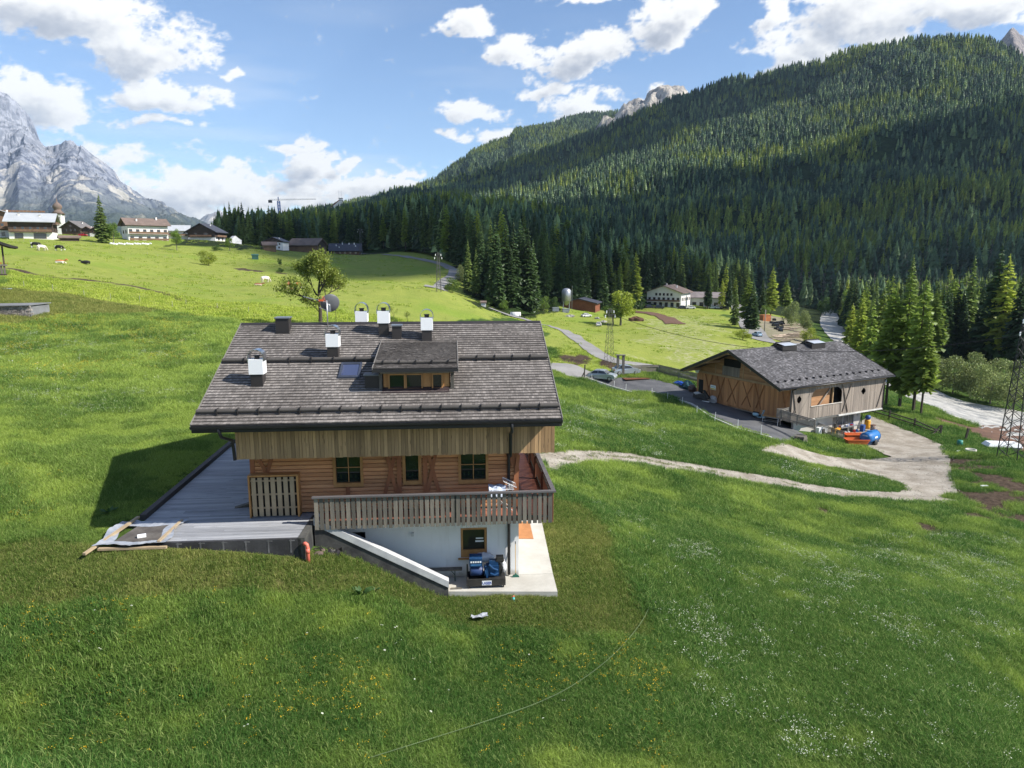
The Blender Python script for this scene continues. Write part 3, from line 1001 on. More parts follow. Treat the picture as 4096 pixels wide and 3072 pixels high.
    col = N.mix(N.ss(lu, .62, .98), (.66, .71, .82), (1.0, .995, .98))
    em = N.n('ShaderNodeEmission', {'Color': col, 'Strength': N.m('MULTIPLY', lu, .66)})
    tr = N.n('ShaderNodeBsdfTransparent')
    ms = N.n('ShaderNodeMixShader', {0: al, 1: tr.outputs[0], 2: em.outputs[0]})
    N.n('ShaderNodeOutputMaterial', {0: ms.outputs[0]})
    m.cycles.emission_sampling = 'NONE'
    grid_mesh('sky', V, m, cover=alpha.ravel(), light=lum.ravel())


make_sky()
# ------------------------------------------------------------------ trees
BARK = surf('spruce bark', (.085, .065, .05), (.05, .04, .032), 2.0, .95, fine=.2)
BARK2 = surf('ash bark', (.16, .145, .12), (.09, .08, .065), 2.0, .95, fine=.2)
SPRUCE = leafmat('spruce needles', (.048, .095, .034), (.082, .135, .042), .32, .40, .38, .02, light=(.13, .18, .046))
LARCH = leafmat('larch needles', (.17, .26, .045), (.24, .32, .055), .5, .25, .38, .05, light=(.32, .37, .06))
DEAD = leafmat('dead twigs', (.10, .085, .08), (.14, .12, .115), .1, .2, .3, .05)
FARSPR = leafmat('far forest needles', (.050, .108, .060), (.086, .152, .078), .28, .55, .30, .012, light=(.165, .23, .095))
LEAF = leafmat('broad leaves', (.12, .20, .03), (.17, .25, .04), .4, .2, .4, .3)
LEAFY = leafmat('yellow green leaves', (.24, .30, .035), (.31, .36, .045), .4, .15, .4, .3)
LEAFD = leafmat('dark leaves', (.06, .12, .024), (.085, .15, .03), .35, .2, .4, .3)
WILLOW = leafmat('grey willow leaves', (.17, .22, .07), (.24, .28, .11), .35, .2, .45, .3)


def conifer_crown(seed, whorls=26, per=9, R=.15, droop=.35, z0=.08, mat=None, subs=1, top=.9, open_=0.0, name='crown', core=0.0):
    rr = random.Random(seed)
    b = MB()
    for i in range(whorls):
        t = i / (whorls - 1)
        z = z0 + (1 - z0) * (t ** .95)
        L0 = R * ((1 - t) ** top) * (1 if t > .12 else .65 + 2.5 * t) + .006
        k = max(4, int(per * (1 - .5 * t)))
        ph = rr.random() * 6.28
        for j in range(k):
            if rr.random() < open_: continue
            a = ph + 6.283 * j / k + rr.uniform(-.35, .35)
            L = L0 * rr.uniform(.62, 1.18)
            dz = -droop * L * rr.uniform(.5, 1.3) * (1 - .9 * t)
            zz = z + rr.uniform(-.5, .5) / whorls
            ca, sa = math.cos(a), math.sin(a)
            w = L * rr.uniform(.20, .32) + .004
            th = .25 * w + .008

            def pt(l, s, h):
                return (ca * l - sa * s, sa * l + ca * s, zz + h)
            b.face([pt(.02 * L, 0, th), pt(.5 * L, w, dz * .35 - th * .4), pt(L, 0, dz), pt(.55 * L, 0, dz * .3 + th)])
            b.face([pt(.02 * L, 0, th), pt(.55 * L, 0, dz * .3 + th), pt(L, 0, dz), pt(.5 * L, -w, dz * .35 - th * .4)])
            for s_ in range(subs):
                f = rr.uniform(.35, .8)
                sg = rr.choice((-1, 1))
                q = rr.uniform(.25, .45) * L
                b.face([pt(f * L * .6, 0, dz * f * .5), pt(f * L + q * .5, sg * q, dz * f - q * .25), pt(f * L + q * .25, sg * q * .35, dz * f - q * .75)])
    if core:                                  # solid inner body of a far tree, ragged and tapering
        k = 7
        zs = [z0 + (1 - z0) * t for t in (0, .12, .3, .5, .7, .85)]
        rings = [[(math.cos(6.283 * j / k + i) * R * core * (1 - (z - z0) / (1.02 - z0)) ** .8 * rr.uniform(.75, 1.2), math.sin(6.283 * j / k + i) * R * core * (1 - (z - z0) / (1.02 - z0)) ** .8 * rr.uniform(.75, 1.2), z + rr.uniform(-.03, .03)) for j in range(k)] for i, z in enumerate(zs)]
        for r0, r1 in zip(rings, rings[1:]):
            for j in range(k): b.face([r0[j], r0[(j + 1) % k], r1[(j + 1) % k], r1[j]])
        for j in range(k): b.face([rings[-1][j], rings[-1][(j + 1) % k], (0, 0, 1.0)])
    b.face([(0.008, 0, .94), (-.006, .007, .94), (0, 0, 1.02)])
    b.face([(-.004, -.008, .93), (0.006, .004, .93), (0, 0, 1.02)])
    return b.mesh(name, mat)


def trunk_mesh(r=.012, h=.96, name='trunk', mat=None, lean=0):
    b = MB()
    b.tube([(0, 0, -.03), (lean * .02, 0, .02), (lean * .1, 0, h * .5), (0, 0, h)], [r * 1.25, r, r * .65, r * .12], 6)
    return b.mesh(name, mat or BARK)


SPR_HI = [conifer_crown(100 + i, 30, 11, .135 + .02 * (i % 3), .40, .04 + .07 * (i % 2), SPRUCE, 2, .85) for i in range(4)]
LAR_HI = [conifer_crown(200 + i, 32, 9, .145 + .012 * i, .22, .14 + .07 * i, LARCH, 2, .65, .18) for i in range(4)]
DEAD_HI = [conifer_crown(250, 22, 5, .07, .3, .2, DEAD, 1, .7, .3)]
SPR_LO = [conifer_crown(300 + i, 10, 6, .19 + .02 * (i % 2), .30, .04, FARSPR, 0, .62, 0, 'forest spruce', .72) for i in range(4)]
LAR_LO = [conifer_crown(320 + i, 9, 6, .15, .15, .10, LARCH, 0, .6, 0, 'forest larch', .7) for i in range(2)]
DED_LO = [conifer_crown(340, 9, 4, .07, .3, .1, DEAD, 0, .7, 0, 'forest snag')]
TRUNK = trunk_mesh()
TRUNK_T = trunk_mesh(.010, .97, lean=1)


def conifer(p, h, kind, label, group=None, i=0, name=None, width=1.0, rz=None, lean=(0, 0)):
    crowns = {'spruce': SPR_HI, 'larch': LAR_HI, 'dead': DEAD_HI}[kind]
    o = empty(name or {'spruce': 'spruce_tree', 'larch': 'larch_tree', 'dead': 'dead_spruce_tree'}[kind], p, random.uniform(0, 6.28) if rz is None else rz, label, 'tree', group)
    o.rotation_euler = (lean[0], lean[1], o.rotation_euler[2])
    link('crown', crowns[i % len(crowns)], o, scale=(h * width, h * width, h))
    link('trunk', TRUNK, o, scale=(h, h, h))
    return o


def leaf_crown(seed, lobes, n, size, mat, name='crown', flat=.5, shell=.55):
    """many leaf clumps spread through a lumpy crown: lobes = [(x,y,z,rx,ry,rz)]"""
    rr = np.random.default_rng(seed)
    lob = np.array(lobes)
    wts = (lob[:, 3] * lob[:, 4] * lob[:, 5]) ** .8
    k = rr.choice(len(lob), n, p=wts / wts.sum())
    d = rr.normal(size=(n, 3))
    d /= np.linalg.norm(d, axis=1)[:, None]
    r = rr.random(n) ** (1 / 3 * (1 - shell) + .05) * rr.uniform(.82, 1.1, n)
    c = lob[k, :3] + d * r[:, None] * lob[k, 3:]
    a = rr.normal(size=(n, 3)); a /= np.linalg.norm(a, axis=1)[:, None]
    a = a * .8 + d * .2
    bb = np.cross(a, rr.normal(size=(n, 3))); bb /= np.linalg.norm(bb, axis=1)[:, None]
    s = size * rr.uniform(.55, 1.35, n)[:, None]
    q = np.stack([c - a * s, c + bb * s * flat, c + a * s * 1.1, c - bb * s * flat], 1).reshape(-1, 3)
    f = np.arange(4 * n).reshape(n, 4)
    return np_mesh(name, q, f, mat, False)


def lobes(seed, n, R=.36, z0=.3, z1=1.0, sq=.8):
    rr = random.Random(seed)
    out = [(0, 0, (z0 + z1) / 2, R * .6, R * .6, (z1 - z0) * .42)]
    for i in range(n):
        a = rr.uniform(0, 6.28)
        t = rr.random()
        z = z0 + (z1 - z0) * (.15 + .75 * t)
        w = R * (math.sin(math.pi * (.2 + .65 * t)) ** .8) * rr.uniform(.45, .8)
        r = R * rr.uniform(.26, .45)
        out.append((math.cos(a) * w, math.sin(a) * w, z, r, r, r * sq))
    return out


def limb_mesh(seed, mat, z0=.25, n=6, reach=.3, r=.022, name='trunk'):
    rr = random.Random(seed)
    b = MB()
    b.tube([(0, 0, -.03), (.005, 0, .12), (-.01, .008, z0 + .15), (.01, 0, .62), (0, .01, .85)], [r * 1.3, r, r * .8, r * .45, r * .15], 7)
    for i in range(n):
        a = 6.28 * i / n + rr.uniform(-.4, .4)
        z = z0 + .4 * rr.random()
        l = reach * rr.uniform(.7, 1.1)
        b.tube([(0, 0, z), (math.cos(a) * l * .5, math.sin(a) * l * .5, z + l * .45), (math.cos(a) * l, math.sin(a) * l, z + l * rr.uniform(.5, .9))], [r * .5, r * .3, r * .08], 5)
    return b.mesh(name, mat)


BROAD = {}
for nm, mt in (('green', LEAF), ('yellow', LEAFY), ('dark', LEAFD), ('willow', WILLOW)):
    BROAD[nm] = [leaf_crown(500 + i + hash(nm) % 7 * 0, lobes(40 + i, 14, .36, .22, .98), 3400, .024, mt) for i in range(2)]
    BROAD[nm + '_bush'] = [leaf_crown(600 + i, lobes(70 + i, 16, .62, .05, .95, .75), 3400, .032, mt) for i in range(2)]
LIMBS = [limb_mesh(9 + i, BARK2) for i in range(2)]


def broadleaf(p, h, kind, label, name='broadleaf_tree', group=None, i=0, width=1.0, depth=None):
    o = empty(name, p, random.uniform(0, 6.28), label, 'tree', group)
    link('crown', BROAD[kind][i % 2], o, scale=(h * width, h * (depth or width), h))
    link('trunk', LIMBS[i % 2], o, scale=(h * width, h * width, h))
    return o


def bush(u, v, wpx, hpx, kind, label, i=0, group=None, name='bush', rz=None):
    p = hit(u, v)
    k = np.linalg.norm(p - CAM) / F
    o = empty(name, tuple(p), random.uniform(0, 6.28) if rz is None else rz, label, 'bush', group)
    link('foliage', BROAD[kind + '_bush'][i % 2], o, scale=(wpx * k * .62, wpx * k * .62, hpx * k))
    link('stem', LIMBS[i % 2], o, scale=(wpx * k * .5, wpx * k * .5, hpx * k * .7))
    return o


def tree_px(u, v, top, kind, label, i=0, width=1.0, **kw):
    p = hit(u, v)
    h = (v - top) * np.linalg.norm(p - CAM) / F * 1.01
    if kind in ('spruce', 'larch', 'dead'):
        return conifer(tuple(p), h, kind, label, i=i, width=width, **kw)
    return broadleaf(tuple(p), h, kind, label, i=i, width=width, **kw)


NAMED = []
# behind the barn, on the near bank
for u, v, t, k, i, lab in [(3430, 1470, 1200, 'larch', 1, 'slender larch rising just behind the far end of the barn ridge'),
                           (3508, 1500, 1198, 'larch', 2, 'light green larch right of the barn roof, second from the ridge'),
                           (3543, 1622, 1217, 'larch', 3, 'thin larch with bare lower trunk beside the barn corner'),
                           (3597, 1632, 1170, 'larch', 0, 'tall larch with long bare trunk behind the split rail fence'),
                           (3652, 1649, 1193, 'larch', 1, 'thickest larch of the row beyond the split rail fence'),
                           (3683, 1661, 1330, 'larch', 2, 'short leaning larch at the river end of the row'),
                           (3616, 1440, 1087, 'spruce', 1, 'tall dark spruce showing above the larches by the barn'),
                           (3468, 1520, 1235, 'larch', 0, 'low larch half hidden by the barn roof'),
                           (3575, 1560, 1262, 'larch', 1, 'short larch between the bare trunks beyond the rail fence'),
                           (3630, 1545, 1225, 'larch', 2, 'bright larch on the river bank behind the tallest bare trunk'),
                           (3715, 1500, 1215, 'larch', 3, 'green larch on the bank right of the row beyond the fence'),
                           (3670, 1470, 1180, 'spruce', 0, 'dark spruce filling the gap behind the larch row'),
                           (3395, 1430, 1240, 'larch', 2, 'green larch left of the far barn gable by the river bend')]:
    tree_px(u, v, t, k, lab, i, 1.0)
# beyond the river on the right
for u, v, t, k, i, lab, w in [(3857, 1430, 1101, 'spruce', 0, 'tall sunlit spruce left of the tallest tree across the river', 1.0),
                              (3955, 1450, 1067, 'spruce', 2, 'tallest spruce across the river at the right edge', 1.05),
                              (3990, 1452, 1106, 'larch', 0, 'bright yellow green larch standing against the tallest spruce', 1.2),
                              (3790, 1420, 1169, 'larch', 2, 'bushy yellow green larch left of the tall spruces across the river', 1.7),
                              (3735, 1410, 1200, 'spruce', 3, 'dark narrow spruce left of the bushy larch across the river', .9),
                              (4052, 1460, 1159, 'spruce', 1, 'dull green spruce near the right edge across the river', 1.1),
                              (4094, 1470, 1200, 'spruce', 0, 'shorter spruce cut by the right edge of the view', 1.2),
                              (3905, 1440, 1190, 'spruce', 3, 'shorter shaded spruce between the two tall sunlit spruces', 1.1)]:
    tree_px(u, v, t, k, lab, i, w)
for u, v, t, k, i, lab, w in [(2938, 1300, 1150, 'spruce', 0, 'shaded spruce on the left of the clump by the river road', 1.15), (2985, 1312, 1122, 'larch', 1, 'sunlit olive conifer in the clump beside the river road', 1.5), (3005, 1318, 1140, 'spruce', 2, 'right hand conifer of the clump beside the river road', 1.2),
                              (2830, 1236, 1095, 'spruce', 1, 'spruce standing in front of the long white hotel annex', 1.0), (2913, 1240, 1085, 'spruce', 3, 'tall spruce at the right end of the hotel annex', .9), (2885, 1238, 1122, 'larch', 0, 'small larch between the two spruces at the hotel annex', 1.0),
                              (3082, 1262, 1085, 'larch', 0, 'broad green larch behind the timber yard', 1.3), (3138, 1262, 1125, 'larch', 2, 'second larch behind the timber yard, nearer the river', 1.2), (3045, 1258, 1120, 'spruce', 1, 'small spruce at the back of the timber yard beside the road', 1.0)]:
    tree_px(u, v, t, k, lab, i, w)
for n_, (u, v, t, k, i, w) in enumerate([(1873, 1160, 968, 'spruce', 0, 1), (1905, 1185, 1000, 'spruce', 1, 1), (1945, 1195, 990, 'spruce', 2, 1.1), (1998, 1222, 1032, 'spruce', 3, 1.1), (2030, 1230, 1060, 'spruce', 0, 1.0), (2062, 1236, 1010, 'spruce', 1, .9),
                                         (2120, 1240, 1000, 'spruce', 2, 1.0), (2178, 1200, 968, 'spruce', 3, 1.0), (2235, 1190, 985, 'spruce', 0, 1.0), (2282, 1195, 1070, 'spruce', 1, .9), (2345, 1190, 940, 'spruce', 2, 1.0), (2400, 1190, 935, 'spruce', 3, .9)]):
    tree_px(u, v, t, k, ['foremost', 'second', 'third', 'fourth', 'fifth', 'sixth', 'seventh', 'eighth', 'ninth', 'tenth', 'eleventh', 'twelfth'][n_] + ' spruce from the left along the sunlit forest edge', i, w)
tree_px(412, 972, 815, 'spruce', 'big solitary spruce in front of the village houses', 0, 1.55)
tree_px(455, 976, 902, 'green', 'round leafy tree right of the big village spruce', 0, .9)
tree_px(708, 1002, 926, 'green', 'upright leafy tree below the dark chalet', 1, .75)
tree_px(920, 1003, 955, 'green', 'small leafy tree on the pasture below the white tent', 0, 1.0)
tree_px(1282, 1012, 965, 'dark', 'rounded leafy tree left of the dark long chalet', 1, 1.4)
tree_px(1245, 1005, 978, 'dark', 'low leafy tree beside the brown farm roof', 0, 1.4)
tree_px(1665, 1000, 930, 'green', 'pale leafy tree at the edge of the wood above the road', 0, 1.1)
tree_px(1700, 1004, 952, 'dark', 'dark leafy tree at the wood edge above the road', 1, 1.3)
tree_px(2482, 1302, 1163, 'yellow', 'bright yellow green leafy tree in the middle field', 0, 1.25)
tree_px(2452, 1300, 1215, 'green', 'shorter green tree left of the bright yellow green tree', 1, 1.5)
for a in [(835, 1062, 100, 55, 'yellow', 'spreading bush on the pasture below the village', 0), (1118, 1062, 30, 28, 'dark', 'small dark bush on the hummock in the pasture', 1),
          (1120, 1090, 40, 18, 'dark', 'low scrub on the bank below the small dark bush', 0), (1808, 1172, 95, 62, 'green', 'bright green bush beside the valley road', 1), (1838, 1128, 60, 70, 'willow', 'tawny bush above the valley road bend', 0),
          (3165, 1305, 90, 95, 'willow', 'grey green willow at the river end of the timber yard', 0), (3215, 1330, 80, 85, 'willow', 'second willow right of the timber yard', 1), (3240, 1372, 95, 60, 'yellow', 'yellow green bush between timber yard and river', 0),
          (2970, 1360, 100, 45, 'yellow', 'bramble bush under the conifer clump by the road', 1), (1395 + 180, 1305, 50, 40, 'green', 'small leafy sapling behind the roof ridge', 0), (870, 1004, 50, 22, 'dark', 'dark scrub left of the small leafy tree', 0),
          (3300, 1262, 70, 70, 'dark', 'dark shrub on the far river bank by the bend', 0), (3395, 1300, 120, 130, 'green', 'large leafy bush on the right bank by the river bend', 1), (3060, 1265, 60, 42, 'green', 'leafy bush behind the orange container', 1), (2560, 1232, 60, 40, 'dark', 'dark shrub left of the white hotel', 0)]:
    bush(*a)
for n_, (u, v, w, h_, k_) in enumerate([(2010, 1240, 70, 40, 'green'), (2075, 1246, 80, 45, 'dark'), (2130, 1248, 70, 55, 'green'), (2175, 1244, 80, 60, 'green'), (2215, 1236, 60, 50, 'dark'), (2320, 1215, 70, 45, 'green'), (2370, 1205, 80, 50, 'green'), (2470, 1210, 70, 50, 'dark'), (1960, 1222, 60, 35, 'green')]):
    bush(u, v, w, h_, k_, ['first', 'second', 'third', 'fourth', 'fifth', 'sixth', 'seventh', 'eighth', 'ninth'][n_] + ' green shrub planted along the shaded forest foot', n_, 'shrubs along the forest foot')
for n_, (u, v, w, h_) in enumerate([(3620, 1490, 150, 90), (3730, 1545, 190, 110), (3810, 1575, 180, 130), (3880, 1590, 170, 120), (3960, 1615, 200, 130), (4050, 1640, 200, 140), (3900, 1540, 170, 110), (3990, 1560, 180, 110), (4090, 1590, 180, 120), (3690, 1500, 150, 90)]):
    bush(u, v, w, h_, 'willow', ['first', 'second', 'third', 'fourth', 'fifth', 'sixth', 'seventh', 'eighth', 'ninth', 'tenth'][n_] + ' grey green willow thicket on the far river bank', n_, 'willows along the river')


def forest_points(G, n, seed, hmin, hmax, lo=0.0, hi=1.0, usev=None):
    rr = np.random.default_rng(seed)
    P00, P10, P01 = G[:-1, :-1], G[1:, :-1], G[:-1, 1:]
    ar = np.linalg.norm(np.cross(P10 - P00, P01 - P00), axis=-1)
    nv = ar.shape[0]
    tt = (np.arange(nv) + .5) / nv
    ar = ar * ((tt > lo) & (tt < hi))[:, None]
    p = ar.ravel() / ar.sum()
    k = rr.choice(len(p), n, p=p)
    i, j = np.unravel_index(k, ar.shape)
    a, b = rr.random(n)[:, None], rr.random(n)[:, None]
    q = (G[i, j] * (1 - a) + G[i + 1, j] * a) * (1 - b) + (G[i, j + 1] * (1 - a) + G[i + 1, j + 1] * a) * b
    h = rr.uniform(hmin, hmax, n)
    return q, h


def scatter(name, pts, scl, idx, objs, label, cat=None, tilt=.06, seed=0, widths=None):
    """one mass of many plants: copies of the given meshes on points"""
    rr = np.random.default_rng(seed)
    n = len(pts)
    me = bpy.data.meshes.new(name)
    me.from_pydata(np.asarray(pts).tolist(), [], [])
    w = np.ones(n) if widths is None else widths
    a = me.attributes.new('size', 'FLOAT_VECTOR', 'POINT')
    a.data.foreach_set('vector', np.stack([scl * w, scl * w, scl], 1).astype(np.float32).ravel())
    a = me.attributes.new('turn', 'FLOAT_VECTOR', 'POINT')
    a.data.foreach_set('vector', np.stack([rr.uniform(-tilt, tilt, n), rr.uniform(-tilt, tilt, n), rr.uniform(0, 6.28, n)], 1).astype(np.float32).ravel())
    a = me.attributes.new('kind_index', 'INT', 'POINT')
    a.data.foreach_set('value', np.asarray(idx, np.int32))
    o = link(name, me, kind='stuff', label=label)
    col = bpy.data.collections.new(name + ' source')
    for k, m_ in enumerate(objs):
        col.objects.link(bpy.data.objects.new('%s source %02d' % (name, k), m_))
    ng = bpy.data.node_groups.new(name, 'GeometryNodeTree')
    ng.interface.new_socket('Geometry', in_out='INPUT', socket_type='NodeSocketGeometry')
    ng.interface.new_socket('Geometry', in_out='OUTPUT', socket_type='NodeSocketGeometry')
    nd, ln = ng.nodes, ng.links
    gi, go = nd.new('NodeGroupInput'), nd.new('NodeGroupOutput')
    ci = nd.new('GeometryNodeCollectionInfo')
    ci.inputs['Collection'].default_value = col
    ci.inputs['Separate Children'].default_value = True
    ci.inputs['Reset Children'].default_value = True
    ip = nd.new('GeometryNodeInstanceOnPoints')
    ip.inputs['Pick Instance'].default_value = True

    def attr(nm, dt):
        x_ = nd.new('GeometryNodeInputNamedAttribute')
        x_.data_type = dt
        x_.inputs['Name'].default_value = nm
        return [s for s in x_.outputs if s.enabled and s.name == 'Attribute'][0]
    ln.new(gi.outputs[0], ip.inputs['Points'])
    ln.new(ci.outputs[0], ip.inputs['Instance'])
    ln.new(attr('kind_index', 'INT'), ip.inputs['Instance Index'])
    ln.new(attr('size', 'FLOAT_VECTOR'), ip.inputs['Scale'])
    ln.new(attr('turn', 'FLOAT_VECTOR'), ip.inputs['Rotation'])
    ln.new(ip.outputs[0], go.inputs[0])
    md = o.modifiers.new('plants', 'NODES')
    md.node_group = ng
    return o


# the woods: hillside, second ridge, spur and valley floor
q1, h1 = forest_points(HG, 66000, 1, 9, 26, 0, .84)
gap_ = fbm(q1[:, 0] / 55, q1[:, 1] / 55, 4, 57) < .66
q1, h1 = q1[gap_], h1[gap_]
q2, h2 = forest_points(RG, 14000, 2, 14, 24, 0, .6)
q3, h3 = forest_points(SG, 5200, 3, 15, 25, .12, 1)
vx = np.random.default_rng(5)
# valley floor right of the river
fx, fy = vx.uniform(60, 330, 5200), vx.uniform(140, 430, 5200)
uu, vv, _ = proj(np.stack([fx, fy, ground(fx, fy)], 1))
RIV = np.array([p[:2] for p in hits([(3340, 1236), (3380, 1290), (3400, 1335), (3500, 1400), (3640, 1490), (3860, 1540), (4110, 1560), (4400, 1600)])])
RIVE = np.concatenate([RIV, [[420, 130], [420, 480], [185, 480]]])
keep = inpoly(fx, fy, RIVE) & (vx.random(len(fx)) < .8) & ~((uu > 3700) & (vv > 1440))
q4 = np.stack([fx, fy, ground(fx, fy)], 1)[keep]
h4 = vx.uniform(12, 22, len(q4))
keep3 = ~((q3[:, 0] < -60) & (q3[:, 1] < 400))
near_q, near_h = np.concatenate([q3, q4]), np.concatenate([h3, h4])
# keep clearings: hotel, sheds, road
for u, v, r in [(2700, 1225, 22), (2830, 1228, 22), (2310, 1235, 18), (2260, 1240, 10), (1375, 1010, 16), (1100, 995, 18), (1220, 995, 12)]:
    p = hit(u, v)
    ok = np.hypot(near_q[:, 0] - p[0], near_q[:, 1] - p[1]) > r
    near_q, near_h = near_q[ok], near_h[ok]
ok = np.ones(len(near_q), bool)
for s_ in SHEETS:
    ok &= ~inpoly(near_q[:, 0], near_q[:, 1], s_)
near_q, near_h = near_q[ok], near_h[ok]
# which of them show most: a coarse painter's count from near to far
dist = np.linalg.norm(near_q - CAM, axis=1)
order = np.argsort(dist)
buf = np.zeros((384, 512), bool)
show = np.zeros(len(near_q))
U, V, _f = proj(near_q)
for k in order:
    hp = near_h[k] * F / dist[k] / 8
    u0, v0 = U[k] / 8, V[k] / 8
    c = 0
    for r_ in range(int(max(0, v0 - hp)), int(min(383, v0))):
        f = (r_ - (v0 - hp)) / max(hp, 1)
        w = max(.5, hp * .15 * f)
        a, b = int(max(0, u0 - w)), int(min(511, u0 + w)) + 1
        if b > a:
            s_ = buf[r_, a:b]
            c += (~s_).sum()
            s_[:] = True
    show[k] = c
pick = np.argsort(-show)[:230]
mask = np.zeros(len(near_q), bool)
mask[pick] = True
rr_ = random.Random(4)
for k in pick:
    larch = rr_.random() < .16
    right = near_q[k][0] > 95
    nm = 'larch' if larch else 'spruce'
    conifer(tuple(near_q[k] - np.array([0, 0, .3])), float(near_h[k]), nm,
            ('%s in the dense dark forest %s' % ('light green larch' if larch else 'dark green spruce', 'on the flat beyond the river' if right else 'behind the meadow and the white hotel')),
            'conifers of the forest beyond the river' if right else 'conifers of the forest behind the meadow', i=rr_.randrange(4), width=rr_.uniform(.9, 1.25))
# far rest
near_far = ~mask & (dist > 290)
fq = np.concatenate([q1, q2, near_q[near_far]])
fh = np.concatenate([h1, h2, near_h[near_far]])
nzz = fbm(fq[:, 0] / 110, fq[:, 1] / 110, 4, 23)
rr2 = np.random.default_rng(9)
kidx = rr2.integers(0, 4, len(fq))
kidx = np.where((nzz + rr2.normal(0, .07, len(fq))) > .60, 4 + rr2.integers(0, 2, len(fq)), kidx)
deadz = (fq[:, 0] > 150) & (fq[:, 1] < 520) & (fq[:, 2] < 70)
kidx = np.where(deadz & (rr2.random(len(fq)) < .30), 6, kidx)
scatter('conifer_forest', fq - np.array([0, 0, .5]), fh, kidx, SPR_LO + LAR_LO + DED_LO, 'mass of dark spruce and light larch covering the mountainside', seed=3, widths=rr2.uniform(1.0, 1.6, len(fq)))
# ------------------------------------------------------------------ the chalet
LOGW = surf('larch log', (.60, .31, .155), (.46, .215, .10), 1.2, .75, stretch=(.6, 4, 7), rnd=.22, fine=.18, knots=2.3, bump=.15)
TRIMW = surf('orange trim timber', (.46, .245, .09), (.34, .17, .06), 1.5, .6, stretch=(2, 2, .7), rnd=.10, fine=.12)
BRACE = surf('red brown brace timber', (.34, .135, .06), (.25, .095, .045), 1.5, .7, stretch=(2, 2, .6), rnd=.1, fine=.15)
BOARD = surf('weathered pine board', (.47, .30, .155), (.31, .195, .105), .9, .8, stretch=(6, 6, .7), rnd=.30, fine=.16, knots=1.9, bump=.12)
GREYB = surf('grey brown board', (.185, .165, .135), (.105, .10, .088), 1.1, .85, stretch=(6, 6, .8), rnd=.34, fine=.25, bump=.15)
RAILW = surf('dark grey rail', (.12, .115, .12), (.085, .08, .085), 1.5, .7, stretch=(.6, 4, 4), fine=.15)
DECKW = surf('grey deck plank', (.33, .34, .365), (.225, .235, .26), .8, .75, stretch=(.5, 5, 1), rnd=.16, fine=.22, knots=1.6, bump=.1)
REDPL = surf('red brown plank', (.36, .15, .10), (.27, .10, .07), 1.2, .45, stretch=(5, .6, 1), rnd=.15, fine=.15)
SHING = surf('weathered shingle', (.205, .188, .178), (.142, .128, .120), .55, .9, tint=True, fine=.18)
PLAST, N = mat_base('white plaster')
_v = N.n('ShaderNodeTexCoord').outputs['Object']
_z = N.n('ShaderNodeSeparateXYZ', {0: _v}).outputs[2]
_n = N.noise(_v, .6, 6, .6)
_c = N.mix(N.ss(_n, .3, .7), (.78, .79, .80), (.69, .70, .71))
_s = N.noise(N.vmul(_v, (3.5, 3.5, .35)), 1.0, 6, .65)
_c = N.mix(N.m('MULTIPLY', N.ss(_s, .56, .72), .28), _c, (.48, .47, .44))                       # run-off streaks
_f = N.m('ADD', _z, N.m('MULTIPLY', N.m('SUBTRACT', N.noise(_v, 2.5, 6, .7), .5), .55))
_c = N.mix(N.m('MULTIPLY', N.ss(_f, .26, .0), .75), _c, (.34, .31, .26))                          # splash dirt at the foot
_b = N.n('ShaderNodeBsdfPrincipled', {'Base Color': _c, 'Roughness': .92, 'Specular IOR Level': .2})
N.put(_b.inputs['Normal'], N.n('ShaderNodeBump', {'Strength': .1, 'Distance': .02, 'Height': N.noise(_v, 30, 4, .6)}))
N.n('ShaderNodeOutputMaterial', {0: _b.outputs[0]})
BITU = surf('black bitumen coat', (.022, .022, .026), (.06, .06, .066), .9, .7, fine=.3, bump=.2)
BITG = surf('grey bitumen coat', (.085, .085, .08), (.03, .03, .032), 1.6, .8, fine=.3, bump=.2)
BLKM = surf('black sheet metal', (.022, .020, .021), (.034, .030, .030), 1.0, .45, fine=.1)
WHTM = surf('white sheet metal', (.80, .82, .84), (.76, .78, .80), 1.0, .4, fine=.03)
GUTT = surf('black gutter', (.018, .018, .020), (.026, .026, .028), 1.0, .4)
CHROME = surf('bright steel', (.72, .74, .78), (.50, .52, .56), 2.0, .28, metal=1.0, fine=.1)
GALV = surf('galvanised steel', (.45, .46, .48), (.36, .37, .39), 3.0, .4, metal=.8, fine=.1)
GLASS = glassmat('dark window glass', (.012, .020, .018), .04)
GLASSR = glassmat('room window glass', (.030, .030, .024), .04)
DARK = surf('dark interior', (.012, .011, .010), (.008, .008, .008), 1.0, .9)
GREYR = surf('grey dish paint', (.11, .115, .125), (.09, .095, .105), 1.0, .5, fine=.05)

HS = empty('chalet', tuple(HW), A_H, 'large timber chalet with shingle roof, white ground floor and balcony in the foreground', 'chalet')


def hb(name, mat, *boxes, parent=None, smooth=False, **kw):
    b = MB()
    for x in boxes: b.box(*x)
    return b.build(name, mat, parent or HS, smooth, **kw)


def wall_open(b, x0, x1, z0, z1, y0, y1, ops):
    """wall with rectangular openings as joined boxes"""
    xs = sorted({x0, x1, *[o[0] for o in ops], *[o[1] for o in ops]})
    for xa, xb in zip(xs, xs[1:]):
        cut = sorted([(o[2], o[3]) for o in ops if o[0] <= xa + 1e-6 and o[1] >= xb - 1e-6])
        z = z0
        for c0, c1 in cut:
            if c0 > z: b.box(xa, xb, y0, y1, z, c0)
            z = max(z, c1)
        if z < z1: b.box(xa, xb, y0, y1, z, z1)
    return b


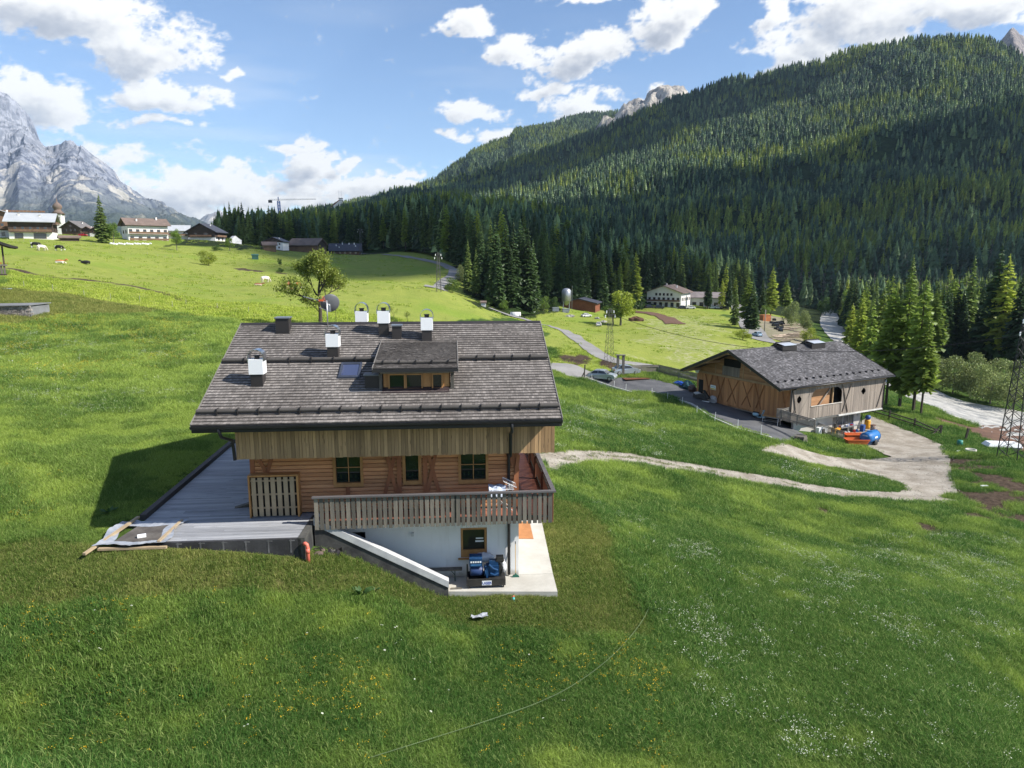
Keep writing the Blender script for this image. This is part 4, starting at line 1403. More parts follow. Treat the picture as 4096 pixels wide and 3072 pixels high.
# ground floor
gb = MB()
wall_open(gb, -9.4, 0, 0, 2.60, 0, .35, [(-2.17, -1.19, .74, 1.91), (-6.5, -5.66, .1, 1.88)])
gb.box(-9.4, 0, .36, 8.4, 0, 2.58)
gb.build('ground_floor_wall', PLAST, HS)
hb('doorway_recess', DARK, (-6.5, -5.66, .28, .345, .1, 1.88))
hb('wall_lamp', surf('lamp housing', (.6, .62, .64), None, 2, .5), (-3.99, -3.89, -.09, -.003, 1.68, 1.80))


def window(x0, x1, z0, z1, y, mat, frame=.085, sill=0.0, mull=True, glass=GLASS, depth=.10, cross=True, fm=None, parent=None, out=.03):
    b = MB()
    f = frame
    yb, yf = y + depth, y - out
    b.box(x0, x0 + f, yf, yb, z0, z1); b.box(x1 - f, x1, yf, yb, z0, z1)
    b.box(x0 + f, x1 - f, yf, yb, z1 - f, z1); b.box(x0 + f, x1 - f, yf, yb, z0, z0 + f + sill)
    if mull:
        xm = (x0 + x1) / 2
        b.box(xm - .014, xm + .014, y + .035, y + .06, z0 + f + sill, z1 - f)
        if cross:
            zm = (z0 + f + sill + z1 - f) / 2
            b.box(x0 + f, xm - .014, y + .035, y + .06, zm - .014, zm + .014)
            b.box(xm + .014, x1 - f, y + .035, y + .06, zm - .014, zm + .014)
    w = b.build('window', mat, parent or HS)
    MB().box(x0 + f, x1 - f, y + .062, y + .072, z0 + f + sill, z1 - f).build('pane', glass, w)
    return w


w = window(-2.17, -1.19, .74, 1.91, .06, TRIMW, .085, .20, False, GLASSR, .12)
hb('sill', TRIMW, (-2.27, -1.10, -.10, .055, .70, .738), parent=w)
hb('curtain_rail', WHTM, (-1.62, -1.30, .118, .122, 1.30, 1.36), (-1.60, -1.32, .117, .121, 1.42, 1.47), parent=w)

# middle floor of logs
OPS = [(-6.71, -5.64, 3.64, 5.0), (-4.23, -3.56, 3.66, 5.0), (-2.22, -1.12, 3.64, 5.0)]
hb('log_wall_core', DARK, (-9.55, -.1, .10, 8.4, 2.70, 5.13))
rr = random.Random(3)
zc = 2.705
while zc < 5.08:
    hh = .148
    xs = [-9.6, 0.0]
    segs = [(-9.60, 0.0)]
    for o in OPS:
        if o[2] < zc + hh * .6 and o[3] > zc + hh * .4:
            ns = []
            for a, b_ in segs:
                if o[1] <= a or o[0] >= b_: ns.append((a, b_))
                else:
                    if o[0] > a: ns.append((a, o[0]))
                    if o[1] < b_: ns.append((o[1], b_))
            segs = ns
    for a, b_ in segs:
        m = MB()
        m.prism([(.1, zc), (-.005, zc + .008), (-.020, zc + .024), (-.024, zc + hh * .5), (-.020, zc + hh - .024), (-.005, zc + hh - .008), (.1, zc + hh)], a, b_, 'x')
        m.build('log', LOGW, HS)
    zc += hh
for (x0, x1, z0, z1), mul in zip(OPS, (True, False, True)):
    window(x0, x1, z0, z1, -.02, TRIMW, .10, .05, mul, GLASS, .14, True, out=.06)
# posts and crossed braces
for x in (-9.52, -4.36, -3.42, -.085):
    hb('post', BRACE, (x - .08, x + .08, -.085, -.05, 2.70, 5.12))
hb('post', BRACE, (-6.28, -6.14, -.08, -.05, 2.70, 3.63))


def brace(x0, z0, x1, z1, y=-.085, w=.13):
    b = MB()
    d = Vector((x1 - x0, 0, z1 - z0)).normalized()
    n = Vector((d.z, 0, -d.x)) * (w / 2)
    p, q = Vector((x0, y, z0)), Vector((x1, y, z1))
    t = Vector((0, .035, 0))
    b.hexa([p - n, p + n, p + n + t, p - n + t, q - n, q + n, q + n + t, q - n + t])
    return b.build('brace', BRACE, HS)


brace(-4.90, 3.30, -4.42, 5.10); brace(-4.85, 5.10, -4.45, 3.30, -.10)
brace(-3.36, 3.30, -2.98, 5.10, -.10); brace(-3.38, 5.10, -2.92, 3.30)
brace(-.60, 5.10, -.20, 4.30); brace(-.20, 3.20, -.02, 4.70, -.10); brace(-.30, 4.9, -.03, 4.05)
brace(-9.44, 5.10, -9.05, 4.25); brace(-9.02, 4.25, -8.72, 5.10)

# upper storey behind upright boards
hb('upper_floor_core', DARK, (-9.60, 1.02, -1.24, 9.6, 5.16, 6.5))
hb('soffit', BRACE, (-9.62, 1.04, -1.26, 9.6, 5.125, 5.158))
x = -9.66
rr = random.Random(8)
BME = {}
while x < 1.06:
    wd = rr.choice((.095, .11, .125, .14))
    z0 = 5.10 + rr.uniform(-.01, .01)
    y0 = -1.30 + rr.uniform(-.008, .004)
    if wd not in BME:
        BME[wd] = MB().hexa([(0, 0, 0), (wd - .008, 0, 0), (wd - .008, .03, 0), (0, .03, 0), (0, 0, 1.47), (wd - .008, 0, 1.47), (wd - .008, .03, 1.47), (0, .03, 1.47)]).mesh('board', BOARD)
    link('board', BME[wd], HS, loc=(x, y0, z0))
    x += wd
for sx in (-9.67, 1.06):
    y = -1.27
    while y < 4.0:
        link('board', BME[.125], HS, loc=(sx, y + .125, 5.10), rot=(0, 0, -math.pi / 2))
        y += .125
# gable triangles
for sx in (-9.62, 1.02):
    MB().prism([(-1.25, 6.25), (9.7, 6.25), (4.25, 8.75)], sx - .03, sx + .03, 'x').build('gable_wall', BOARD, HS)

# roof
RX0, RX1, EY, EZ, RY, RZ = -10.80, 1.27, -2.0, 6.47, 4.25, 9.165
SL = (RZ - EZ) / (RY - EY)
cs = 1 / math.sqrt(1 + SL * SL)
b = MB()
t = .17
b.prism([(EY, EZ), (RY, RZ), (RY + RY - EY, EZ), (RY + RY - EY, EZ - t), (RY, RZ - t), (EY, EZ - t)], RX0, RX1, 'x')
roof = b.build('roof', BLKM, HS)
b = MB()
for x0, x1 in ((RX0 - .03, RX0 - .003), (RX1 + .003, RX1 + .03)):
    b.prism([(EY - .02, EZ + .05), (RY, RZ + .05), (2 * RY - EY, EZ + .05), (2 * RY - EY, EZ - .16), (RY, RZ - .16), (EY - .02, EZ - .16)], x0, x1, 'x')
b.build('rake_board', surf('grey rake board', (.20, .19, .18), None, 1, .8), roof)


def shingles(parent, x0f, x1f, y_lo, y_hi, zf, expo=.172, seed=1, lift=.0, skip=None, name='shingle_courses', slope=SL, front=True):
    rr = random.Random(seed)
    b = MB()
    c = 1 / math.sqrt(1 + slope * slope)
    n = int((y_hi - y_lo) / (expo * c)) + 1
    for i in range(n):
        ya = y_lo + i * expo * c - .02
        yb = min(ya + expo * c * 1.12, y_hi)
        x = x0f(ya) + rr.uniform(-.05, 0)
        band = rr.uniform(.9, 1.1)
        while x < x1f(ya):
            w = rr.choice((.07, .08, .09, .10, .12))
            xa, xb = max(x, x0f(ya)), min(x + w - .004, x1f(ya))
            x += w
            if xb - xa < .02: continue
            dy = rr.uniform(-.008, .006)
            h = .042 + rr.uniform(-.003, .004) + lift
            b.tint = band * rr.choice((.72, .82, .9, .95, 1.0, 1.04, 1.1, 1.16, 1.32)) * rr.uniform(.95, 1.05)
            p = [(xa, ya + dy, zf(ya + dy) + h), (xb, ya + dy, zf(ya + dy) + h + rr.uniform(-.004, .004)), (xb, yb, zf(yb) + .006 + lift), (xa, yb, zf(yb) + .006 + lift)]
            b.face(p)
            b.face([(xa, ya + dy, zf(ya + dy) + h - .045), (xb, ya + dy, zf(ya + dy) + h - .045), p[1], p[0]], .36)  # butt face tinted dark, painting the shadow line under each course
    return b.build(name, SHING, parent, kind='stuff')


zf = lambda y: EZ + SL * (y - EY)
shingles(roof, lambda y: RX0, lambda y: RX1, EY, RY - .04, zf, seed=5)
b = MB()
for i in range(36):
    ya = 2 * RY - EY - i * .174
    b.tint = .9
    b.face([(RX0, ya, zf(EY) + SL * i * .174 + .03), (RX0, ya - .19, zf(EY) + SL * (i * .174 + .19) + .008), (RX1, ya - .19, zf(EY) + SL * (i * .174 + .19) + .008), (RX1, ya, zf(EY) + SL * i * .174 + .03)])
    b.tint = .95
b.build('back_shingle_courses', SHING, roof, kind='stuff')
b = MB()
b.prism([(RY - .16, RZ - .03), (RY, RZ + .055), (RY + .16, RZ - .03), (RY + .16, RZ - .05), (RY, RZ + .03), (RY - .16, RZ - .05)], RX0, RX1, 'x')
b.build('ridge_cap', BLKM, roof)
b = MB()
b.prism([(EY - .14, EZ - .02), (EY - .13, EZ - .09), (EY - .07, EZ - .13), (EY - .005, EZ - .11), (EY - .005, EZ + .0), (EY - .02, EZ - .10), (EY - .07, EZ - .115), (EY - .12, EZ - .085), (EY - .125, EZ - .02)], RX0 - .01, RX1 + .01, 'x')
gut = b.build('gutter', GUTT, HS)
hb('fascia', BLKM, (RX0, RX1, EY - .002, EY + .06, EZ - .26, EZ - .172))
GLOG = surf('snow guard log', (.085, .078, .072), (.062, .057, .054), 1.0, .85, stretch=(.8, 4, 4), rnd=.05, fine=.2)
for (yy, xa, xb, n) in ((-1.50, RX0 + .02, RX1 - .03, 18), (1.46, RX0 + .02, -5.15, 7), (1.46, -2.12, RX1 - .03, 5)):
    step = (xb - xa) / n
    for i in range(n):
        zz = zf(yy) + .135
        MB().tube([(xa + i * step + .002, yy, zz), (xa + (i + 1) * step - .002, yy, zz)], .072, 10, False).build('snow_guard_log', GLOG, roof)
        if i:
            MB().box(xa + i * step - .014, xa + i * step + .014, yy - .095, yy + .12, zz - .12, zz + .095).build('snow_guard_bracket', BLKM, roof)

# downpipes
b = MB()
b.tube([(-.42, -2.07, 6.36), (-.42, -2.0, 6.05), (-.42, -1.42, 5.85), (-.42, -1.37, 5.6), (-.42, -1.37, 5.12), (-.42, -1.30, 5.0)], .055, 8)
b.tube([(-.42, -1.30, 5.02), (-.40, -.14, 4.9), (-.385, -.12, 4.6), (-.37, -.09, .05)], .055, 8)
b.build('downpipe', GUTT, HS, True)
b = MB()
b.tube([(-9.95, -2.07, 6.36), (-9.9, -1.95, 6.05), (-9.74, -1.40, 5.80), (-9.72, -1.36, 5.5), (-9.70, -1.36, 5.1)], .055, 8)
b.build('downpipe', GUTT, HS, True)


# chimneys
def chimney(x0, x1, y, zb, zm, zt, zc, dep=.44):
    w = x1 - x0
    b = MB()
    b.box(x0 + .02, x1 - .02, y, y + dep, zb - .25, zm)
    b.box(x0 - .06, x1 + .06, y - .05, y + .03, zb - .06, zb + .035)
    o = b.build('chimney', BLKM, roof)
    MB().box(x0 - .02, x1 + .02, y - .03, y + dep + .03, zm, zt).build('flue_box', WHTM, o)
    b = MB()
    n = 12
    cx, r = (x0 + x1) / 2, w / 2 + .045
    hgt = zc - zt
    prev = None
    for i in range(n + 1):
        a = math.pi * i / n
        q = (cx - r * math.cos(a), zt + .08 + (hgt - .08) * math.sin(a))
        if prev:
            b.hexa([(prev[0], y, prev[1]), (prev[0], y + dep, prev[1]), (q[0], y + dep, q[1]), (q[0], y, q[1]),
                    (cx + (prev[0] - cx) * .96, y, zt + (prev[1] - zt) * .96), (cx + (prev[0] - cx) * .96, y + dep, zt + (prev[1] - zt) * .96), (cx + (q[0] - cx) * .96, y + dep, zt + (q[1] - zt) * .96), (cx + (q[0] - cx) * .96, y, zt + (q[1] - zt) * .96)])
        prev = q
    b.box(cx - r - .004, cx - r + .012, y, y + dep, zt - .10, zt + .09)
    b.box(cx + r - .012, cx + r + .004, y, y + dep, zt - .06, zt + .09)
    b.build('cap', CHROME, o, False)
    MB().lathe([(.09, zt), (.09, zt + .10), (.11, zt + .10), (.11, zt + .13)], 10, (cx, y + dep / 2, 0)).build('flue_pipe', BLKM, o)


chimney(-9.42, -8.97, 0.0, 7.25, 7.79, 8.31, 8.66)
chimney(-7.03, -6.60, 1.60, 7.97, 8.53, 9.0, 9.33)
chimney(-6.34, -5.89, 4.75, 8.9, 9.17, 9.60, 9.97)
chimney(-5.28, -4.86, 3.22, 8.71, 9.25, 9.72, 10.05)
chimney(-3.57, -3.15, 2.82, 8.53, 9.0, 9.48, 9.81)
for (x0, x1, y, zb, zt, dp) in ((-9.29, -8.78, 3.48, 8.82, 9.44, .5), (-4.72, -4.36, 2.98, 8.59, 9.15, .42), (-5.45, -4.95, -.2, 7.18, 7.72, .5)):
    b = MB()
    b.box(x0, x1, y, y + dp, zb - .2, zt)
    b.box(x0 - .05, x1 + .05, y - .05, y + .02, zb - .05, zb + .03)
    o = b.build('vent_box', BLKM, roof)
    MB().box(x0 - .04, x1 + .04, y - .04, y + dp + .04, zt, zt + .045).build('lid', surf('grey lid', (.16, .18, .21), None, 1, .35) if 'grey lid' not in MATS else MATS['grey lid'], o)

# skylight
b = MB()
za, zb_ = zf(.40), zf(1.28)
for (xa, xb, ya, yb) in ((-6.46, -6.38, .38, 1.30), (-5.78, -5.70, .38, 1.30), (-6.38, -5.78, .38, .48), (-6.38, -5.78, 1.20, 1.30)):
    b.hexa([(xa, ya, zf(ya)), (xb, ya, zf(ya)), (xb, yb, zf(yb)), (xa, yb, zf(yb)), (xa, ya, zf(ya) + .10), (xb, ya, zf(ya) + .10), (xb, yb, zf(yb) + .10), (xa, yb, zf(yb) + .10)])
sk = b.build('skylight', surf('blue grey flashing', (.045, .055, .085), None, 1, .4), roof)
MB().face([(-6.38, .48, zf(.48) + .07), (-5.78, .48, zf(.48) + .07), (-5.78, 1.20, zf(1.2) + .07), (-6.38, 1.20, zf(1.2) + .07)]).build('pane', glassmat('skylight glass', (.05, .065, .13), .08), sk)

# dormer
DY = -.15
b = MB()
b.prism([(DY + .02, 7.0), (DY + .02, 7.84), (2.7, 8.46)], -4.82, -2.46, 'x')
dm = b.build('dormer', surf('dormer cheek board', (.25, .13, .06), (.18, .10, .05), 2, .8, stretch=(1, 1, 6)), HS)
DS = (8.56 - 8.02) / (2.92 + .55)
dzf = lambda y: 8.02 + DS * (y + .55)
b = MB()
b.prism([(-.55, dzf(-.55)), (2.95, dzf(2.95)), (2.95, dzf(2.95) - .13), (-.55, dzf(-.55) - .13)], -5.12, -2.20, 'x')
drf = b.build('dormer_roof', BLKM, dm)
shingles(dm, lambda y: -5.12 , lambda y: -2.20, -.55, 2.92, dzf, .14, seed=9, slope=DS, name='dormer_shingles')
b = MB()
for x in (-5.15, -2.20):
    b.prism([(-.58, dzf(-.58) + .05), (2.93, dzf(2.93) + .05), (2.93, dzf(2.93) - .13), (-.58, dzf(-.58) - .16)], x + .003, x + .028, 'x')
b.build('dormer_rake_board', MATS['grey rake board'], dm)
b = MB()
b.box(-5.14, -2.18, -.66, -.553, 7.90, 7.99)
b.build('dormer_gutter', GUTT, dm)
for i in range(5):
    MB().tube([(-5.08 + i * .57, -.12, dzf(-.12) + .09), (-5.08 + i * .57 + .56, -.12, dzf(-.12) + .09)], .055, 10, False).build('snow_guard_log', GLOG, dm)
    MB().box(-5.08 + i * .57 + .27, -5.08 + i * .57 + .30, -.20, -.02, dzf(-.12), dzf(-.12) + .17).build('snow_guard_bracket', BLKM, dm)
hb('dormer_beam', surf('grey beam', (.24, .21, .17), None, 1.2, .8, stretch=(.6, 4, 4), fine=.2), (-4.90, -2.36, DY - .16, DY + .01, 7.80, 7.875), parent=dm)
hb('dormer_front', TRIMW, (-4.80, -4.64, DY - .05, DY + .01, 7.16, 7.795), (-3.42, -3.12, DY - .05, DY + .01, 7.16, 7.795), (-2.72, -2.50, DY - .05, DY + .01, 7.16, 7.795), (-4.64, -2.72, DY - .05, DY + .01, 7.16, 7.22), parent=dm)
hb('dormer_bracket', GREYB, (-4.95, -4.84, DY - .13, DY + .2, 7.10, 7.80), (-2.45, -2.33, DY - .13, DY + .2, 7.10, 7.80), parent=dm)
window(-4.63, -4.04, 7.225, 7.785, DY - .09, TRIMW, .045, 0, False, GLASS, .05, parent=dm)
window(-4.035, -3.43, 7.225, 7.785, DY - .09, TRIMW, .045, 0, False, GLASS, .05, parent=dm)
window(-3.11, -2.725, 7.225, 7.785, DY - .09, TRIMW, .045, 0, False, GLASS, .05, parent=dm)
b = MB()
b.hexa([(-4.85, -.50, zf(-.5) + .03), (-2.5, -.50, zf(-.5) + .03), (-2.5, DY, zf(DY) + .06), (-4.85, DY, zf(DY) + .06), (-4.85, -.50, zf(-.5) + .06), (-2.5, -.50, zf(-.5) + .06), (-2.5, DY, 7.17), (-4.85, DY, 7.17)])
b.build('dormer_apron', surf('purple brown flashing', (.05, .035, .038), None, 1, .5), dm)

# balcony
hb('balcony_floor', REDPL, (-7.15, 1.08, -1.22, -.06, 2.60, 2.68))
for i in range(62):
    y = -1.2 + i * .145
    MB().box(.02, 1.06, y, y + .115, 2.685, 2.715).build('balcony_plank', REDPL, HS)
for i in range(46):
    x = -7.18 + i * (8.28 / 46)
    k = 's%d' % (i % 3)
    if k not in BME:
        BME[k] = MB().box(0, .138 - .008 * (i % 3), 0, .028, 0, 1.12).mesh('slat', GREYB)
    link('slat', BME[k], HS, loc=(x, -1.36 + random.uniform(-.006, .006), 2.545 + random.uniform(-.012, .012)))
SLR = surf('red brown slat', (.25, .10, .055), (.17, .07, .04), 1.2, .7, stretch=(5, 5, .8), rnd=.2)
sme = MB().box(0, .028, 0, .135, 0, 1.12).mesh('slat', SLR)
for i in range(50):
    link('slat', sme, HS, loc=(1.085, -1.30 + i * .18, 2.545))
hb('hand_rail', RAILW, (-7.24, 1.18, -1.42, -1.26, 3.68, 3.735), (1.03, 1.18, -1.26, 7.9, 3.68, 3.735))
for q_ in ((-7.18, 1.03, -1.33, -1.28, 3.45, 3.52), (-7.18, 1.03, -1.33, -1.28, 2.74, 2.81), (1.04, 1.083, -1.28, 7.8, 3.45, 3.52), (1.04, 1.083, -1.28, 7.8, 2.74, 2.81)):
    hb('balcony_rail', GREYB, q_)
for x in (-7.16, -4.8, -2.4, -.1, 1.0):
    hb('balcony_post', GREYB, (x, x + .08, -1.28, -1.20, 2.62, 3.68))
for y in np.arange(1.0, 8.0, 2.2): hb('balcony_post', SLR, (.95, 1.035, y, y + .08, 2.72, 3.675))

# slab and retaining walls
SLAB = empty('concrete_slab', tuple(HW), A_H, 'pale concrete terrace slab around the corner of the white ground floor', 'slab')
b = MB()
b.prism([(-9.0, 0.0), (-9.0, -1.18), (-2.63, -1.18), (1.26, -1.52), (1.30, -.05), (0.0, -.05), (0, 0)], -.26, -.003, 'z')
b.build('slab_front', CONC, SLAB)
b = MB()
b.prism([(.003, -.035), (1.30, -.035), (1.55, 5.3), (1.70, 9.4), (.003, 9.4)], -.26, -.003, 'z')
b.build('slab_side', CONC, SLAB)
WG = empty('retaining_wing_wall', tuple(HW), A_H, 'sloping retaining wall with white coping running down to the concrete slab', 'wall')
b = MB()
b.prism([(-7.22, -.4), (-2.64, -.3), (-2.64, .40), (-7.22, 2.90)], -1.28, -1.05, 'y')
b.build('wall_body', BITG, WG)
b = MB()
b.prism([(-7.23, 2.70), (-2.62, .20), (-2.62, .44), (-7.23, 2.97)], -1.32, -1.02, 'y')
b.build('coping', surf('white coping', (.48, .49, .50), (.36, .37, .39), 2.0, .8, fine=.12), WG)

# deck terrace
DK = empty('timber_deck', tuple(HW), A_H, 'grey plank deck at the left of the chalet edged by a black bitumen wall', 'deck')
rr = random.Random(12)
y = -2.30
dme = {}
while y < 10.4:
    x1 = -7.55 + (y + 2.3) * .09 if y < -.05 else -9.62
    if y < 0: x1 = min(x1, -7.42)
    joint = rr.uniform(-12.2, -10.0)
    for xa, xb in ((-13.25, joint), (joint + .006, x1)):
        MB().box(xa, xb, y, y + .138, 2.64 + rr.uniform(-.003, .003), 2.68 + rr.uniform(-.003, .003)).build('plank', DECKW, DK)
    y += .144
b = MB()
b.box(-13.2, -7.45, -2.42, -2.305, .9, 2.675)
b.build('front_wall', BITU, DK)
b = MB()
for i in range(6):
    x = -11.4 + i * .72
    b.box(x, x + .05, -2.428, -2.421, 2.2, 2.66)
    b.box(x - .03, x + .16, -2.427, -2.4212, 2.60, 2.64)
b.build('grey_joint_strips', surf('grey sealant', (.17, .17, .18), (.08, .08, .085), 3, .7), DK, kind='stuff')
b = MB()
b.prism([(-7.55, -2.42), (-7.32, -2.42), (-7.26, -.30), (-7.46, -.30)], .8, 2.70, 'z')
b.build('side_wall', BITG, DK)
b = MB()
b.hexa([(-13.52, -.1, 2.4), (-13.27, -.1, 2.4), (-13.27, 10.5, 2.4), (-13.52, 10.5, 2.4), (-13.50, -.1, 2.83), (-13.29, -.1, 2.83), (-13.29, 10.5, 2.83), (-13.50, 10.5, 2.83)])
b.build('edge_beam', surf('dark edge beam', (.075, .062, .06), (.05, .045, .045), 1, .8, stretch=(3, .6, 3), fine=.2), DK)


def hthing(name, label, cat, x, y, z, rz=0.0, group=None):
    return empty(name, tuple(hloc(x, y, z)), A_H + rz, label, cat, group)


# unfinished corner under plastic film
o = hthing('plastic_sheet', 'crumpled clear plastic sheet over the unfinished corner of the deck', 'sheet', -12.7, -1.5, 2.69)
FILM = surf('clear film', (.36, .38, .42), (.24, .26, .30), 4, .25, fine=.15, spec=.6)
g = 22
V, Q = [], []
for i in range(g + 1):
    for j in range(g + 1):
        a, b_ = i / g, j / g
        x = -1.25 + 2.2 * a + .1 * math.sin(7 * b_)
        y = -1.15 + 2.1 * b_ + .06 * math.sin(9 * a)
        edge = max(abs(a - .5), abs(b_ - .5)) * 2
        V.append((x, y, .012 + .09 * max(0, edge - .55) * (random.random() + .4) + (.18 * max(0, edge - .8) * random.random())))
for i in range(g):
    for j in range(g):
        if max(abs(i / g - .48), abs(j / g - .48)) > .31:
            k = i * (g + 1) + j
            Q.append((k, k + g + 1, k + g + 2, k + 1))
link('film', np_mesh('film', V, Q, FILM, True), o)
o = hthing('bitumen_mat', 'dark bitumen mat framed by plastic film on the deck corner', 'mat', -12.65, -1.55, 2.685)
MB().prism([(-.80, -.70), (.62, -.98), (.78, .72), (-.55, .92)], 0.003, .022, 'z').build('mat_sheet', surf('bitumen mat', (.06, .052, .048), (.12, .11, .10), 1.5, .9, fine=.25), o)
o = hthing('foam_block', 'small white block lying on the bitumen mat', 'block', -12.68, -1.94, 2.71, .4)
MB().box(-.13, .13, -.06, .06, 0, .09).build('block_body', WHTM, o)
PALEW = surf('pale raw timber', (.40, .31, .20), (.29, .225, .15), 1.5, .8, stretch=(1, 1, 1), fine=.2)
for nm, lab, a, b_, sz in (('timber_batten', 'pale batten on the left side of the plastic sheet', (-13.95, -3.1, 2.66), (-13.48, -.25, 2.80), .10), ('timber_batten', 'pale batten on the right side of the plastic sheet', (-11.95, -2.45, 2.74), (-11.90, -.55, 2.74), .09),
                           ('timber_batten', 'pale batten along the front of the plastic sheet', (-13.75, -2.62, 2.62), (-11.65, -2.60, 2.60), .12)):
    MB().bar(a, b_, sz, .07).build(nm, PALEW, None, label=lab, cat='batten', group='battens round the plastic sheet').matrix_world = Matrix.Translation(tuple(HW)) @ Matrix.Rotation(A_H, 4, 'Z')

# slatted panel leaning on the facade
o = hthing('slatted_crate', 'wooden slatted crate panel leaning against the log facade on the deck', 'crate', -9.62, -.34, 2.69)
MB().box(0, 1.72, .10, .30, 0, 1.52).build('crate_back', DARK, o)
for x0, x1, z0, z1 in ((0, 1.74, 1.50, 1.56), (0, .05, 0, 1.50), (1.67, 1.74, 0, 1.50)):
    MB().box(x0, x1, -.06, .30, z0, z1).build('crate_frame', TRIMW, o)
for i in range(7):
    MB().box(.10 + i * .222, .10 + i * .222 + .15, .0, .022, .03, 1.46).build('slat', PALEW, o)
for z in (.30, .80, 1.30): MB().box(.06, 1.66, .03, .06, z, z + .06).build('batten', PALEW, o)
o = hthing('timber_offcut', 'dark timber wedge left on the deck by the house corner', 'timber', -10.2, .85, 2.685, .2)
MB().prism([(-.3, 0), (.3, 0), (.3, .16), (-.05, .06)], -.12, .12, 'y').build('offcut_body', GREYB, o)

# drain pipe, stones, tarpaulin
o = hthing('drain_pipe', 'salmon red plastic drain pipe bent down from the deck wall', 'pipe', -7.25, -2.52, 1.9)
b = MB()
b.tube([(-.10, .04, .62), (-.04, .02, .63), (.01, 0, .60), (.025, 0, .53), (.03, 0, .45), (.03, 0, -.1)], .062, 12)
b.build('pipe_tube', surf('salmon pvc', (.70, .17, .12), (.62, .14, .10), 1, .45), o, True)
MB().lathe([(.07, .30), (.07, .46), (.062, .46)], 12, (.03, 0, 0)).build('socket', MATS['salmon pvc'], o, True)
o = hthing('tarpaulin', 'crumpled black tarpaulin in the hollow behind the grass bank', 'tarpaulin', -6.75, -1.55, 1.75)
rr = random.Random(2)
V = [(-.45 + .9 * i / 8 + rr.uniform(-.03, .03), -.28 + .5 * j / 8 + rr.uniform(-.03, .03), .10 + rr.uniform(0, .18) - .5 * abs(j / 8 - .5)) for i in range(9) for j in range(9)]
Q = [(i * 9 + j, (i + 1) * 9 + j, (i + 1) * 9 + j + 1, i * 9 + j + 1) for i in range(8) for j in range(8)]
link('tarpaulin_sheet', np_mesh('tarpaulin_sheet', V, Q, BLKM, False), o)
STONE = surf('reddish stone', (.16, .11, .10), (.10, .075, .07), 3, .9, bump=.3)
for i, (x, y, s, lab) in enumerate(((-7.0, -1.9, .17, 'largest flat reddish stone beside the black tarpaulin'), (-7.15, -1.55, .13, 'small reddish stone against the deck wall'), (-6.9, -1.6, .10, 'smallest stone between wall and tarpaulin'))):
    o = hthing('stone', lab, 'stone', x, y, 1.88, i)
    MB().blob((0, 0, .02), (s, s * .8, s * .45), 8, 6, .2, i).build('stone_body', STONE, o)

# generator
o = hthing('generator', 'blue diesel generator on a black skid in front of the ground floor window', 'generator', -1.27, -.72, 0)
GBLU = surf('generator blue paint', (.012, .058, .16), (.008, .04, .11), 3, .45, fine=.15)
GBLK = surf('greasy black steel', (.02, .02, .021), (.04, .037, .034), 4, .55, fine=.2)
b = MB()
b.box(-.70, .70, -.35, -.29, .10, .36); b.box(-.70, .70, .29, .35, .10, .36); b.box(-.70, -.64, -.29, .29, .10, .36); b.box(.64, .70, -.29, .29, .10, .36)
b.box(-.64, .64, -.29, .29, .12, .15); b.box(-.70, -.65, .2, .25, .36, .70); b.box(.65, .70, .2, .25, .36, .62); b.box(.1, .64, -.28, .28, .30, .36)
b.build('skid_frame', GBLK, o)
b = MB().hexa([(-.60, -.20, .78), (-.14, -.20, .78), (-.14, .16, .78), (-.60, .16, .78), (-.60, -.20, 1.08), (-.14, -.20, 1.08), (-.14, .06, 1.18), (-.60, .06, 1.18)])
cp = b.build('control_box', GBLU, o)
for i in range(5): MB().box(-.565 + i * .083, -.505 + i * .083, -.206, -.201, .93, .99).build('gauge', WHTM, cp)
MB().box(-.56, -.18, -.206, -.201, .82, .88).build('switch_strip', surf('pale blue strip', (.05, .16, .35), None, 5, .5), cp)
MB().lathe([(.16, -.58), (.19, -.54), (.19, -.20), (.16, -.15), (.13, -.10)], 16, (0, 0, .55), 'x').build('alternator', surf('alternator paint', (.03, .06, .17), None, 3, .5), o, True)
b = MB()
b.box(.08, .48, -.16, .16, .38, .78); b.box(.12, .44, -.12, .12, .78, .94); b.box(.00, .08, -.2, .2, .34, .74); b.tube([(.1, -.2, .85), (.25, -.22, .70), (.42, -.2, .62)], .035, 7)
b.tube([(.15, -.19, .5), (.3, -.23, .45), (.45, -.19, .5)], .04, 7)
b.build('engine_block', GBLU, o)
MB().lathe([(.05, 0), (.21, .0), (.21, .06), (.05, .06)], 18, (-.06, 0, .55), 'x').build('flywheel_cover', GBLU, o, True)
b = MB(); b.box(.38, .64, -.12, .12, .88, 1.08); b.box(.36, .66, -.13, .13, .92, .97)
b.build('air_filter', GBLK, o)
b = MB(); b.box(.48, .56, -.17, .17, .36, .80); b.tube([(.5, -.1, .9), (.6, -.15, .7), (.58, -.18, .5)], .03, 6)
b.build('radiator', GBLK, o)
for x in (-.62, .62):
    for y in (-.28, .28):
        MB().lathe([(.02, -.025), (.06, -.025), (.06, .025), (.02, .025)], 12, (x, y, .06), 'x').build('castor', GBLK, o)
pl = MB().box(-.16, .19, -.362, -.352, .13, .30).build('name_plate', WHTM, o)
LOGO = surf('blue lettering', (.02, .06, .35), None, 1, .5)
